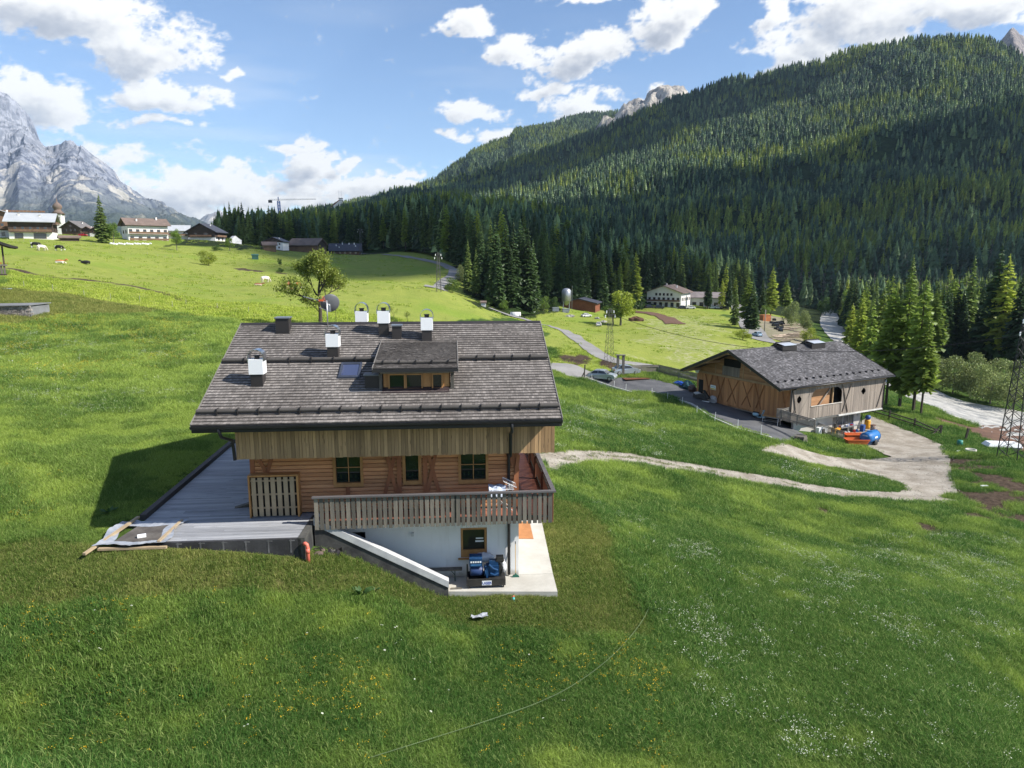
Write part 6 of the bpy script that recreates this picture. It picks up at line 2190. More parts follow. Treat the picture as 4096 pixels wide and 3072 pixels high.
for i in range(6):
    nm = ['red tool', 'white tool', 'white tool', 'black tool', 'red tool', 'blue tool'][i]
    t_ = bthing('machine', ['red canister under the work bench', 'white machine under the work bench beside the canister', 'pale compressor under the middle of the bench', 'black case on the bench shelf', 'red machine under the right end of the bench', 'blue crate at the foot of the bench'][i], 'machine', 9.3 + i * .55, -.25, -3.28 if i != 3 else -3.28 + .3, .2 * i)
    b = MB(); b.box(-.18, .18, -.15, .15, .002, .36); b.lathe([(.05, .36), (.1, .38), (.1, .48), (.04, .5)], 10)
    b.build('housing', MATS[nm], t_)
o = bthing('tool_trolley', 'blue and red tool trolley at the right end of the work bench', 'trolley', 12.95, -.35, -3.28, .3)
MB().box(-.35, .35, -.22, .22, .15, .95).build('cabinet', MATS['blue tool'], o)
MB().box(.30, .352, -.21, .21, .2, .9).build('red_side', MATS['red tool'], o)
for x in (-.28, .28):
    for y in (-.18, .18): MB().lathe([(.02, -.02), (.07, -.02), (.07, .02), (.02, .02)], 10, (x, y, .075), 'x').build('castor', GBLK, o)
o = bthing('yellow_machine', 'yellow concrete mixer stand behind the slat fence', 'machine', 8.55, .15, -3.28)
YEL = surf('machine yellow', (.72, .34, .02), None, 2, .5)
b = MB(); b.box(-.5, .5, -.3, .3, .75, .95); b.bar((-.4, -.25, 0), (-.4, -.25, .75), .07, .07); b.bar((.4, -.25, 0), (.4, -.25, .75), .07, .07); b.bar((-.4, .25, 0), (-.4, .25, .75), .07, .07); b.bar((.4, .25, 0), (.4, .25, .75), .07, .07)
b.build('stand', YEL, o)
b = MB(); b.box(-.2, .1, -.1, .1, .95, 1.5); b.bar((0, 0, 1.3), (.35, .1, 1.9), .07, .07)
b.build('arm', GBLK, o)
o = bthing('barrel', 'old rusty grey barrel standing on the lower yard slab', 'barrel', 14.13, -.94, -3.30)
MB().lathe([(.30, 0), (.31, .3), (.30, .32), (.31, .6), (.30, .9), (.27, .9), (.27, .8)], 16).build('drum', surf('rusty drum', (.16, .10, .08), (.26, .25, .24), 5, .8), o, True)
MB().box(-.35, .3, -.2, .25, .9, .98).build('lid', surf('rusty lid', (.14, .08, .06), None, 4, .9), o)
o = bthing('pressure_vessel', 'yellow gas bottle cage topped by a blue ball at the barn corner', 'bottle', 15.0, .45, -3.2)
MB().lathe([(.05, .0), (.34, .03), (.36, .3), (.36, 1.0), (.30, 1.15), (.1, 1.2)], 14).build('vessel', YEL, o, True)
MB().lathe([(.02, 1.15), (.25, 1.2), (.36, 1.45), (.25, 1.7), (.02, 1.75)], 14).build('cap', MATS['blue tool'], o, True)
o = bthing('yard_slab', 'pale concrete apron in front of the workshop windows', 'slab', 8.6, -2.6, -3.36)
MB().prism([(-.3, 1.2), (.2, 5.0), (7.5, 3.6), (7.2, 1.0)], 0, .07, 'z').build('apron', CONC, o)
o = bthing('white_cabinet', 'white cabinets standing behind the slat fence below the barn', 'cabinet', 5.6, .2, -2.9)
b = MB(); b.box(0, 1.6, 0, .5, -.4, .9)
b.build('cabinet_body', WHTM, o); MB().box(.5, 1.0, -.01, 0, -.2, .7).build('cabinet_door', GBLK, o)
# scooter
o = bthing('scooter', 'pale blue vintage motor scooter parked at the barn door', 'scooter', -.75, 3.75, None, rad(-75))
PBL = surf('pale blue paint', (.36, .55, .66), (.30, .48, .58), 2, .35)
b = MB(); b.blob((-.45, 0, .48), (.42, .20, .24), 12, 8, .02, 1); b.box(-.2, .35, -.15, .15, .20, .25)
b.build('body', PBL, o, True)
b = MB(); b.hexa([(.30, -.22, .22), (.36, -.22, .22), (.36, .22, .22), (.30, .22, .22), (.50, -.20, .95), (.55, -.20, .95), (.55, .20, .95), (.50, .20, .95)]); b.blob((.58, 0, .30), (.22, .09, .16), 10, 6, 0, 2)
b.build('leg_shield', PBL, o)
b = MB(); b.tube([(.52, 0, .9), (.55, 0, 1.08)], .04, 8); b.tube([(.5, -.3, 1.08), (.55, 0, 1.10), (.5, .3, 1.08)], .02, 6); b.lathe([(.02, .55), (.08, .57), (.09, .65)], 10, (0, 0, 1.08), 'x')
b.build('handlebar', PBL, o, True)
MB().hexa([(-.75, -.12, .72), (-.05, -.10, .70), (-.05, .10, .70), (-.75, .12, .72), (-.78, -.13, .80), (-.03, -.10, .78), (-.03, .10, .78), (-.78, .13, .80)]).build('saddle', GBLK, o)
for x in (-.62, .62): MB().lathe([(.08, -.05), (.18, -.05), (.22, -.03), (.22, .03), (.18, .05), (.08, .05)], 16, (x, 0, .22), 'y').build('wheel', GBLK, o, True)
# timber stack on trestle
o = bthing('trestle', 'grey steel trestle rack with sawn boards at the barn corner', 'trestle', -1.2, 1.5, None, rad(-70))
b = MB()
for x in (-.9, .9):
    for s in (-1, 1): b.bar((x, s * .45, 0), (x, s * .25, .85), .05, .05)
    b.bar((x, -.25, .85), (x, .25, .85), .05, .05)
for s in (-1, 1): b.bar((-.9, s * .35, .45), (.9, s * .35, .45), .04, .04); b.bar((-.9, s * .25, .85), (.9, s * .25, .85), .05, .05)
b.build('trestle_frame', GALV, o)
for i in range(12):
    t_ = bthing('sawn_board', 'sawn orange board piled on the steel trestle by the barn corner', 'board', -1.1 + .10 * (i % 6) - .2, 1.55 + .05 * (i % 3), None, rad(-70) + rr.uniform(-.12, .12), 'sawn boards on the trestle')
    t_.location.z += .90 + .07 * (i // 6)
    MB().box(-1.0 + .1 * (i % 3), 1.1, -.05, .05, 0, .05).build('board_body', PALEW if i % 2 else TRIMW, t_)
# snowmobile under cover
o = bthing('snowmobile', 'black snowmobile partly wrapped in grey film by the barn gable', 'snowmobile', -1.2, 13.0, None, rad(-85))
b = MB(); b.hexa([(-1.3, -.3, .25), (1.0, -.35, .25), (1.0, .35, .25), (-1.3, .3, .25), (-1.2, -.22, .75), (.7, -.28, .85), (.7, .28, .85), (-1.2, .22, .75)]); b.hexa([(.3, -.34, .5), (1.4, -.25, .35), (1.4, .25, .35), (.3, .34, .5), (.35, -.2, 1.05), (.9, -.15, .85), (.9, .15, .85), (.35, .2, 1.05)])
b.build('hull', GBLK, o)
MB().box(-1.3, .2, -.2, .2, .25, .3).build('track', GBLK, o)
for s in (-1, 1): MB().hexa([(.6, s * .55 - .08, .02), (1.7, s * .55 - .06, .02), (1.7, s * .55 + .06, .02), (.6, s * .55 + .08, .02), (.6, s * .55 - .08, .06), (1.85, s * .55 - .05, .14), (1.85, s * .55 + .05, .14), (.6, s * .55 + .08, .06)]).build('ski', WHTM, o)
MB().blob((-.7, 0, .72), (.62, .33, .25), 10, 7, .15, 8).build('cover_film', surf('grey film', (.42, .42, .43), (.3, .3, .31), 5, .4), o)
b = MB(); b.tube([(.4, -.35, 1.15), (.3, 0, 1.1), (.4, .35, 1.15)], .025, 6); b.hexa([(.5, -.2, 1.0), (.9, -.15, .85), (.9, .15, .85), (.5, .2, 1.0), (.3, -.2, 1.35), (.32, -.2, 1.35), (.32, .2, 1.35), (.3, .2, 1.35)])
b.build('handlebar', GBLK, o)
o = bthing('film_bundle', 'crumpled grey film heap leaning on the orange barn wall', 'film', -.6, 11.6)
MB().blob((0, 0, .38), (.35, .6, .5), 12, 8, .2, 9).build('film', MATS['grey film'], o)
# tarps along the fence
for i, (s, g_, nm, lab, r) in enumerate(((2.6, 21.3, 'bright blue tarp', 'bright blue tarpaulin bundle by the yard fence', (.5, 1.4, .35)), (2.3, 19.4, 'dark green tarp', 'dark green tarpaulin heap between blue tarpaulin and barn', (.6, 1.2, .55)), (1.6, 17.8, 'brown tarp', 'brown covered heap at the barn corner', (.5, .7, .55)), (2.9, 20.2, 'dark green tarp', 'dark green tarpaulin roll against the fence', (.4, .9, .6)))):
    if nm not in MATS: surf(nm, {'bright blue tarp': (.02, .10, .48), 'dark green tarp': (.015, .07, .08), 'brown tarp': (.10, .06, .045)}[nm], None, 4, .5)
    o = bthing('tarpaulin', lab, 'tarpaulin', s, g_)
    MB().blob((0, 0, r[2] * .7), r, 14, 8, .22, 20 + i).build('tarpaulin_sheet', MATS[nm], o)
# pallets at the lower fence
for i in range(5):
    o = bthing('pallet', ['lowest', 'second', 'third', 'fourth', 'topmost'][i] + ' weathered pallet of the stack by the slat fence', 'pallet', -3.9, -4.9, None, .25 + .05 * i, 'stacked pallets by the fence')
    o.location.z += .14 * i
    b = MB()
    for y in (-.5, -.05, .4): b.box(-.6, .6, y, y + .1, 0, .09)
    b.build('bearer', GREYB, o)
    for k in range(6): MB().box(-.6 + k * .21, -.6 + k * .21 + .13, -.5, .5, .09, .115).build('slat', GREYB, o)
# rusty plate, gate post, cars
o = empty('rust_plate', (18.0, 101.5, gz(18.0, 101.5) + .1), .2, 'rusty steel plate on the asphalt beside the fence post', 'plate')
MB().box(-1.9, 1.9, -.7, .7, 0, .05).build('plate_body', surf('rust', (.16, .055, .025), (.10, .04, .02), 3, .9), o)
o = empty('gate_post', (15.8, 103.0, gz(15.8, 103.0)), 0, 'paired silvered timber gate posts at the yard entrance', 'post')
for x in (-.45, .35): MB().box(x, x + .34, -.2, .2, 0, 2.9).build('post', FENW, o)
MB().box(-.6, .8, -.3, .3, 2.9, 3.0).build('cap', FENW, o)


def car(p, rz, body, label, scale=1.0, group=None, hi=True):
    o = empty('parked_car', p, rz, label, 'car', group)
    o.scale = (scale,) * 3
    prof = [(-2.0, .35), (-2.02, .62), (-1.9, .92), (-1.55, 1.0), (-1.0, 1.42), (-.2, 1.47), (.45, 1.40), (1.0, .98), (1.75, .86), (2.0, .66), (2.02, .38), (1.7, .25), (-1.7, .25)]
    b = MB()
    n = len(prof)
    tum = lambda z: .85 if z < .95 else .85 - (z - .95) * .42
    for s in (-1, 1): b.v += [(x, s * tum(z), z) for x, z in prof]
    b.f.append(tuple(range(n))); b.f.append(tuple(range(2 * n - 1, n - 1, -1)))
    for i in range(n): b.f.append((i, i + n, (i + 1) % n + n, (i + 1) % n))
    b.t = [1.0] * len(b.f)
    b.build('body', body, o)
    GL = MATS['car glass'] if 'car glass' in MATS else glassmat('car glass', (.02, .025, .03), .05)
    e = .012
    for s in (-1, 1):
        b = MB()
        for xs in (((-1.5, 1.0), (-1.02, 1.36), (-.45, 1.38), (-.45, 1.0)), ((-.38, 1.0), (-.38, 1.39), (.40, 1.34), (.88, 1.0))):
            b.face([(x, s * (tum(z) + e), z) for x, z in (xs if s < 0 else xs[::-1])])
        b.build('side_window', GL, o)
    MB().face([(.50, -.60, 1.37), (1.02, -.74, .985), (1.02, .74, .985), (.50, .60, 1.37)][::1]).build('windscreen', GL, o, loc=(.02, 0, .02))
    MB().face([(-1.58, -.74, 1.0), (-1.06, -.60, 1.38), (-1.06, .60, 1.38), (-1.58, .74, 1.0)][::1]).build('rear_window', GL, o, loc=(-.02, 0, .02))
    for x in (-1.25, 1.28):
        for s in (-1, 1):
            w = MB().lathe([(.14, s * .78 - .1), (.28, s * .78 - .1), (.31, s * .78 - .06), (.31, s * .78 + .09), (.28, s * .78 + .1), (.14, s * .78 + .1)], 14, (x, 0, .31), 'y').build('wheel', GBLK, o, True)
            if hi: MB().lathe([(.02, s * .885), (.20, s * .885), (.19, s * .89), (.02, s * .89)], 12, (x, 0, .31), 'y').build('rim', GALV, w)
    for s in (-1, 1):
        MB().box(1.93, 2.03, s * .6 - .16, s * .6 + .16, .60, .74).build('headlight', WHTM, o)
        MB().box(-2.03, -1.94, s * .65 - .12, s * .65 + .12, .65, .85).build('tail_light', MATS['red tool'], o)
    return o


SILV = surf('silver paint', (.42, .47, .50), (.40, .45, .48), 1, .25, metal=.5)
WHITEP = surf('white car paint', (.75, .76, .77), None, 1, .3)
DARKP = surf('dark car paint', (.03, .035, .045), None, 1, .3)
REDP = surf('red car paint', (.45, .02, .03), None, 1, .3)
cp_ = hit(2408, 1519)
car((cp_[0], cp_[1], cp_[2] + .03), rad(-22), SILV, 'silver hatchback parked beside the yard entrance')
cp_ = hit(2490, 1502)
car((cp_[0] + .6, cp_[1] + 1, cp_[2] + .03), rad(10), SILV, 'second pale car half hidden behind the gate posts')
# kerb with marker stakes
KP = hits([(2362, 1522), (2450, 1552), (2530, 1574)])
KQ = hits([(2606, 1570), (2700, 1600), (2770, 1622), (2840, 1672), (2950, 1720), (3085, 1757)])
KERB = surf('white kerb', (.58, .58, .56), (.45, .45, .43), 2, .8)
for K_, lab in ((KP, 'upper stretch of the white kerb edging the asphalt yard'), (KQ, 'lower stretch of the white kerb edging the asphalt yard')):
    K_ = resample(np.array(K_), 1.2)
    o = empty('kerb', tuple(K_[0]), 0, lab, 'kerb')
    for a, c in zip(K_[:-1], K_[1:]):
        MB().bar(tuple(a - K_[0] + [0, 0, .12]), tuple((c - K_[0]) * 1.0 + [0, 0, .12]), .14, .26).build('kerb_stone', KERB, o)
stk = MB().tube([(0, 0, -.05), (0, 0, 1.1)], .025, 6).mesh('stake_rod', WHTM)
for i, (u, v) in enumerate([(2367, 1528), (2456, 1555), (2503, 1566), (2608, 1584), (2669, 1603), (2728, 1622), (2787, 1660), (2859, 1687), (2951, 1718), (3043, 1742)]):
    o = empty('marker_stake', tuple(hit(u, v)), 0, 'thin white marker stake beside the yard kerb, %s from the road end' % ['first', 'second', 'third', 'fourth', 'fifth', 'sixth', 'seventh', 'eighth', 'ninth', 'tenth'][i], 'stake', 'marker stakes along the kerb')
    link('stake_rod', stk, o, rot=(random.uniform(-.05, .05), random.uniform(-.05, .05), 0))
# stake, trough, white sheet and boat cover at right
o = empty('timber_stake', tuple(hit(2336, 1518)), 0, 'dark forked timber stake by the yard entrance road', 'stake')
MB().bar((0, 0, 0), (.1, 0, 2.1), .16, .16).build('stake_rod', RAILB, o); MB().bar((-.5, 0, 0), (.05, 0, 1.1), .12, .12).build('prop', RAILB, o)
o = empty('concrete_ring', tuple(hit(3882, 1813)), 0, 'grey concrete well ring in the grass right of the gravel', 'ring')
MB().lathe([(.42, 0), (.55, 0), (.55, .45), (.42, .45), (.42, .2)], 20).build('ring_body', CONC, o, True)
o = empty('covered_trailer', tuple(hit(4010, 1795)), rad(-8), 'white covered flat trailer behind the big steel pylon', 'trailer')
b = MB(); b.hexa([(-1.9, -.8, .35), (1.7, -.8, .35), (1.7, .8, .35), (-1.9, .8, .35), (-1.6, -.6, .75), (1.5, -.6, .75), (1.5, .6, .75), (-1.6, .6, .75)])
b.build('cover', WHTM, o); MB().box(-1.7, 1.6, -.7, .7, .15, .345).build('bed', MATS['dark blue steel'], o)
o = empty('green_drum', tuple(hit(3838, 1785)), 0, 'green plastic drum tipped in the grass by the gravel', 'drum')
MB().lathe([(.05, 0), (.3, .02), (.3, .7), (.05, .72)], 14).build('drum_body', surf('teal plastic', (.02, .20, .16), None, 1, .5), o, True)
o = empty('timber_post', tuple(hit(3860, 1762)), 0, 'grey leaning timber post in the grass by the gravel yard', 'post')
MB().bar((0, 0, -.1), (.25, 0, 1.5), .2, .2).build('post_body', RAILB, o)
for i, (u, v, lab) in enumerate(((3935, 1950, 'white block lying on the bare soil at the right'), (3770, 2018, 'white board at the lower end of the gravel loop'), (3830, 1810, 'pale stone slab beside the concrete ring'))):
    o = empty('block', tuple(hit(u, v)), .3 * i, lab, 'block')
    MB().hexa([(-.35, -.15, 0), (.35, -.12, 0), (.32, .15, 0), (-.3, .14, 0), (-.3, -.12, .2), (.3, -.1, .22), (.28, .12, .2), (-.27, .12, .18)]).build('block_body', WHTM, o)
# ------------------------------------------------------------------ village and far buildings
VW = surf('village white wall', (.74, .73, .71), (.66, .65, .63), .3, .9, fine=.06)
VD = surf('village dark timber', (.075, .052, .04), (.05, .036, .03), .5, .85, fine=.2)
VB = surf('village brown timber', (.19, .115, .07), (.13, .08, .05), .5, .85, fine=.2)
RG_ = surf('grey shingle roof', (.165, .155, .155), (.11, .105, .105), .4, .9, fine=.2)
RM_ = surf('pale metal roof', (.42, .44, .47), (.36, .38, .40), .3, .45, fine=.06)
RD_ = surf('dark blue roof', (.055, .058, .075), (.04, .042, .055), .4, .6, fine=.15)
RB_ = surf('brown roof', (.19, .14, .12), (.13, .10, .085), .4, .9, fine=.2)
VG = glassmat('village glass', (.03, .035, .045), .1)
FRM = surf('brown frame', (.20, .10, .05), None, 1, .8)


def house(label, p, w, d, h1, h2, rise, yaw, ridge='x', roof=RG_, low=VW, up=VD, over=1.0, wins=(), balc=(), chim=(), name='village_chalet', cat='house', group=None, px=None):
    o = empty(name, tuple(p), yaw - math.atan2(p[0], p[1]), label, cat, group)     # yaw counts from the line of sight
    if px:                                          # size from its width in the photograph
        k_ = px * np.linalg.norm(p - CAM) / F / ((w + 2 * over) * abs(math.cos(yaw)) + (d + 2 * over) * abs(math.sin(yaw)))
        o.scale = (k_, k_, k_)
    MB().box(-w / 2, w / 2, -d / 2, d / 2, -2.0, h1).build('lower_wall', low, o)
    b = MB()
    H_ = h1 + h2
    e = .06
    if ridge == 'x':
        b.prism([(-d / 2 - e, h1), (d / 2 + e, h1), (d / 2 + e, H_), (0, H_ + rise * .97), (-d / 2 - e, H_)], -w / 2 - e, w / 2 + e, 'x')
    else:
        b.prism([(-w / 2 - e, h1), (w / 2 + e, h1), (w / 2 + e, H_), (0, H_ + rise * .97), (-w / 2 - e, H_)], -d / 2 - e, d / 2 + e, 'y')
    b.build('upper_wall', up, o)
    half = (d if ridge == 'x' else w) / 2
    ln = (w if ridge == 'x' else d) / 2 + over
    sl = rise / half
    t = .28
    y0, z0 = -(half + over), H_ - sl * over
    r = MB().prism([(y0, z0), (0, H_ + rise), (-y0, z0), (-y0, z0 + t), (0, H_ + rise + t), (y0, z0 + t)], -ln, ln, 'x' if ridge == 'x' else 'y').build('roof', roof, o)
    for cx, cy, ch in chim:
        zz = H_ + rise - sl * abs(cy if ridge == 'x' else cx)
        c = MB().box(cx - .3, cx + .3, cy - .3, cy + .3, zz - .3, zz + ch).build('chimney', VW, r)
        MB().box(cx - .38, cx + .38, cy - .38, cy + .38, zz + ch, zz + ch + .12).build('cap', RB_, c)
    for f, x, z, ww, wh in wins:
        f_ = {'f': lambda a, n, c: (a, -d / 2 - n, c), 'r': lambda a, n, c: (w / 2 + n, a, c), 'l': lambda a, n, c: (-w / 2 - n, -a, c)}[f]
        e2 = .10
        def quad(m_, x0, x1, za, zb, n):
            pts = [f_(x0, n, za), f_(x1, n, za), f_(x1, n, zb), f_(x0, n, zb)]
            q0 = [f_(x0, n - .06, za), f_(x1, n - .06, za), f_(x1, n - .06, zb), f_(x0, n - .06, zb)]
            m_.hexa([q0[0], q0[1], pts[1], pts[0], q0[3], q0[2], pts[2], pts[3]])
        m = MB(); quad(m, x - ww / 2 - e2, x + ww / 2 + e2, z - e2, z + wh + e2, .12)
        wn = m.build('window', FRM, o)
        m = MB(); quad(m, x - ww / 2, x + ww / 2, z, z + wh, .16)
        m.build('pane', VG, wn)
    for f, z, x0, x1 in balc:
        m = MB()
        if f == 'f':
            m.box(x0, x1, -d / 2 - 1.2, -d / 2 - .1, z - .15, z)
            q = m.build('balcony', up, o)
            m = MB(); m.box(x0, x1, -d / 2 - 1.25, -d / 2 - 1.15, z + .12, z + 1.0); m.build('railing', VB, q)
        else:
            s = 1 if f == 'r' else -1
            xa, xb = sorted((s * (w / 2 + .1), s * (w / 2 + 1.2)))
            m.box(xa, xb, x0, x1, z - .15, z)
            q = m.build('balcony', up, o)
            xa, xb = sorted((s * (w / 2 + 1.15), s * (w / 2 + 1.25)))
            MB().box(xa, xb, x0, x1, z + .12, z + 1.0).build('railing', VB, q)
    return o


def row(f, z, n, x0, x1, w=1.0, h=1.3):
    return [(f, x0 + (x1 - x0) * i / max(1, n - 1), z, w, h) for i in range(n)]


def vp(u, v):
    p = hit(u, v)
    for k in range(12):                     # a little lower in the picture where the crest hides the foot
        if p[1] < 345: break
        p = hit(u, v + 3 * (k + 1))
    return p - np.array([0, 0, .1])


house('wide timber balcony chalet cut by the left edge of the view', vp(15, 948), 15, 10, 2.6, 5.0, 2.8, rad(-6), 'y', RM_, VW, VB, 1.3, row('f', .5, 5, -5, 6) + row('f', 4.0, 5, -5, 6), [('f', 3.2, -7.4, 7.4)], [(2, 1, 1.2)], px=150)
house('white and brown village house with long pale metal roof', vp(138, 955), 14.5, 11, 2.6, 4.4, 2.8, rad(-10), 'x', RM_, VW, VD, 1.4, row('f', 3.2, 5, -5, 5) + [('f', -4, .2, 2.6, 1.9), ('f', 3, .2, 4, 1.9)] + row('r', 3, 2, -2, 2), [('f', 2.6, -7, 7.2), ('r', 5.6, -4, 4)], [(-4, -2, .9), (3, -2.4, .6)], px=160)
house('small white house wedged behind the metal roofed house', vp(212, 935) + np.array([2, 14, .6]), 7, 8, 4.2, 1.4, 2.2, rad(-15), 'y', RB_, VW, VW, .8, row('f', 1.6, 2, -1.5, 1.5), (), (), px=42)
house('dark brown timber chalet with grey roof below the church', vp(275, 940) + np.array([0, 6, 0]), 11, 9, 1.4, 3.0, 3.2, rad(-38), 'y', RG_, VB, VD, 1.0, row('f', 2.2, 3, -2.5, 2.5) + [('f', 0, 4.6, 1.4, .9)], (), [(2, 2, .8)], px=104)
house('brown gabled chalet with balcony left of the big spruce', vp(345, 942) + np.array([0, 4, 0]), 8, 11, 2.4, 2.6, 2.2, rad(-32), 'y', RB_, VW, VD, 1.2, row('f', 2.8, 2, -2, 2) + row('r', .6, 3, -3, 3), [('f', 2.5, -3.6, 3.6)], [(1, -2, 1.0)], px=72)
house('long white three storey guesthouse right of the big spruce', vp(545, 962) + np.array([0, 7, 0]), 17, 10, 6.6, .9, 2.6, rad(16), 'x', RB_, VW, VD, 1.3, row('f', .4, 5, -7, 7, 1.3, 1.5) + row('f', 3.6, 6, -7.4, 7.4, 1.2, 1.5) + row('l', 3.4, 2, -2, 2), [('f', 3.1, -8.4, 8.4), ('f', .2, -8.4, 8.4)], [(-4, -2.6, 1.2), (5, -1, 1.4)], px=168)
house('grey roofed white house at the end of the village row', vp(655, 955) + np.array([2, 9, 0]), 13, 10, 5.2, .8, 3.0, rad(-8), 'x', RM_, VW, VD, 1.2, row('f', 2.8, 3, -4, 4, 1.2, 1.4), [('f', 2.4, -6.4, 6.4)], (), px=92)
house('dark timber chalet with blue grey roof on the knoll', vp(803, 957) + np.array([0, 6, 0]), 15, 13, 1.6, 3.4, 4.0, rad(-24), 'y', RD_, VW, VD, 1.6, [('f', -3, 2.4, 1.6, 1.6), ('f', 2.5, 2.4, 2.2, 1.6), ('r', -2, .2, 1.5, 1.3), ('r', 3, .2, 1.2, 1.3)], [('r', 1.9, -6, 6), ('f', 1.9, -6, 6)], [(2, 1, 1.0), (-1, 3, .8)], px=150)
house('white farmhouse with dark gable at the foot of the wood', vp(1080, 996) + np.array([0, 8, 0]), 15, 12, 5.2, .8, 3.0, rad(-22), 'y', RD_, VW, VD, 1.3, row('f', .8, 3, -4.5, 4.5, 1.0, 1.2) + row('f', 3.4, 4, -5, 5, 1.0, 1.2) + row('l', 3.4, 3, -3.5, 3.5), (), [(-2, 2, 1.2), (3, -1, 1.2)], px=106)
house('low brown shed in front of the white farmhouse', vp(1078, 1003), 4.6, 4, 2.0, .3, 1.0, .1, 'x', RB_, VB, VB, .6, (), (), (), 'shed', 'shed')
house('brown farm building with pale roof half hidden by trees', vp(1215, 1000) + np.array([0, 6, 0]), 13, 8, 2.5, .8, 2.4, rad(-30), 'x', RB_, VB, VD, .8, (), (), (), 'farm_building', 'house')
house('long dark chalet with many roof vents beside the valley road', vp(1375, 1014) + np.array([0, 4, 0]), 20, 12, 1.6, 1.4, 4.2, rad(-4), 'x', RD_, VB, VD, 1.2, row('f', .5, 5, -7, 7, 1.2, 1.2), (), [(-6, -2.4, 1.2), (-2, -.8, 1.4), (2.5, -.8, 1.3), (6, -1, 1.4), (7, -3, 1.2), (-4, -4, 1.0)], px=130)
house('white hotel with brown gabled roof beyond the field', vp(2692, 1232) + np.array([0, 9, .2]), 18, 16, 7.0, .7, 3.2, rad(-18), 'y', RB_, VW, VW, 1.4, row('f', .4, 6, -7.5, 7.5, 1.4, 2.0) + row('f', 3.4, 7, -7.5, 7.5, 1.1, 1.5) + row('f', 6.0, 5, -4, 4, .9, 1.1) + row('r', 3.4, 5, -6, 6, 1.1, 1.4), [('f', 2.9, -8.8, 8.8)], [(-2, 2, 1.6), (4, 0, 1.6)], 'hotel', px=190)
house('low white hotel annex with pale roof behind the spruces', vp(2835, 1232) + np.array([0, 9, .1]), 17, 12, 4.2, .4, 2.0, rad(-8), 'x', surf('mauve roof', (.24, .21, .21), None, .4, .9), VW, VW, 1.0, row('f', .5, 5, -6.5, 6.5, 1.6, 1.8), (), (), 'hotel_annex', px=170)
house('low red brown shed with dark roof beside the silo', vp(2330, 1243) + np.array([0, 4, 0]), 11, 8, 2.4, .2, 1.3, rad(-12), 'y', RD_, surf('red brown boards', (.22, .075, .04), None, 1, .8), MATS['red brown boards'], .7, (), (), (), 'shed', 'shed')
house('flat roofed timber shed set into the bank behind the sheds', vp(2420, 1222) + np.array([0, 6, .6]), 14, 7, 3.2, .3, .9, rad(-6), 'x', RB_, VW, VB, 1.2, row('f', .6, 4, -5, 5, 1.8, 1.6), (), (), 'shed', 'shed')
house('tiny white hut with brown roof at the meadow edge', vp(1934, 1225), 1.3, 1.2, 1.0, .05, .25, 0, 'x', RB_, VW, VW, .2, (), (), (), 'hut', 'hut')
house('green cabin on the pasture below the farmhouse', vp(1021, 1037), 2.1, 1.6, 1.3, .05, .25, 0, 'x', surf('green tin', (.03, .10, .08), None, 1, .6), MATS['green tin'], MATS['green tin'], .15, (), (), (), 'cabin', 'cabin')
house('small white tent roofed hut left of the farmhouse', vp(937, 972), 4.6, 4, .8, .05, 1.8, .3, 'y', surf('white canvas', (.75, .75, .75), None, 1, .8), MATS['white canvas'], MATS['white canvas'], .1, (), (), (), 'tent', 'tent')
house('low brown open shelter in front of the village houses', vp(278, 962), 5.4, 3, .9, .1, .5, .1, 'x', RB_, VD, VD, .6, (), (), (), 'shelter', 'shelter')
for u, v, px, yw, lab in ((195, 930, 60, -30, 'small dark chalet roof between the white and the brown house'), (395, 935, 60, -25, 'dark timber house half hidden by the big spruce'), (60, 905, 80, -20, 'grey roofed house behind the metal roofed house'), (700, 945, 46, 10, 'small dark barn between village row and knoll chalet')):
    p = vp(u, 962); p = p + np.array([p[0] / p[1] * 30, 30, 2.5])
    house(lab, p, 9, 8, 2.2, 2.2, 2.4, rad(yw), 'y', RB_ if u < 200 else RD_, VW, VD, 1.0, row('f', 2.6, 2, -2, 2), (), [(1, 1, .8)], px=px)
# church tower
p = vp(280, 938) + np.array([0, 40, 2.5])
p[0] = (279 - 2048) / F * p[1]
o = empty('church_tower', tuple(p), .2, 'white church tower with brown onion dome above the village roofs', 'church')
MB().box(-1.9, 1.9, -1.9, 1.9, -2, 8.2).build('tower', VW, o)
b = MB(); b.box(-2.2, 2.2, -2.2, 2.2, 8.2, 8.5)
b.build('cornice', RB_, o)
MB().lathe([(2.9, 8.5), (1.6, 9.8), (1.3, 10.3), (1.7, 10.9), (2.0, 11.6), (1.8, 12.4), (1.0, 13.2), (.35, 13.9), (.12, 15.2), (.02, 16.4)], 16).build('onion_dome', RB_, o, True)
for s in (-1, 1): MB().box(s * .9 - .35, s * .9 + .35, -1.99, -1.93, 5.6, 7.2).build('belfry_window', VG, o)
# ski jump style tower on the wooded spur
p = at(1352, 842, 620)
o = empty('ramp_tower', tuple(p + np.array([0, 0, 2.0])), 0, 'white concrete tower with sloping ramp rising out of the wood', 'tower')
o.scale = (.6, .6, .6)
b = MB(); b.prism([(-9, -9), (6, -9), (6, 8), (1, 9), (-9, 1)], -2, 2, 'y'); b.box(2.5, 6.5, -2.4, 2.4, 8, 13)
b.build('tower_body', VW, o)
MB().bar((-10, -2.1, .8), (3, -2.1, 11), .6, 1.2).build('ramp_edge', surf('red edge', (.25, .08, .06), None, 1, .8), o)
b = MB(); b.box(1.5, 7.2, -2.8, 2.8, 13, 13.6); b.box(3, 7.4, -2.6, 2.6, 9.8, 10.3)
b.build('deck', VD, o)
b = MB()
for x in (2.2, 5.5): b.bar((x, 0, 13.5), (x, 0, 24), .25, .25)
b.build('mast', GALV, o)


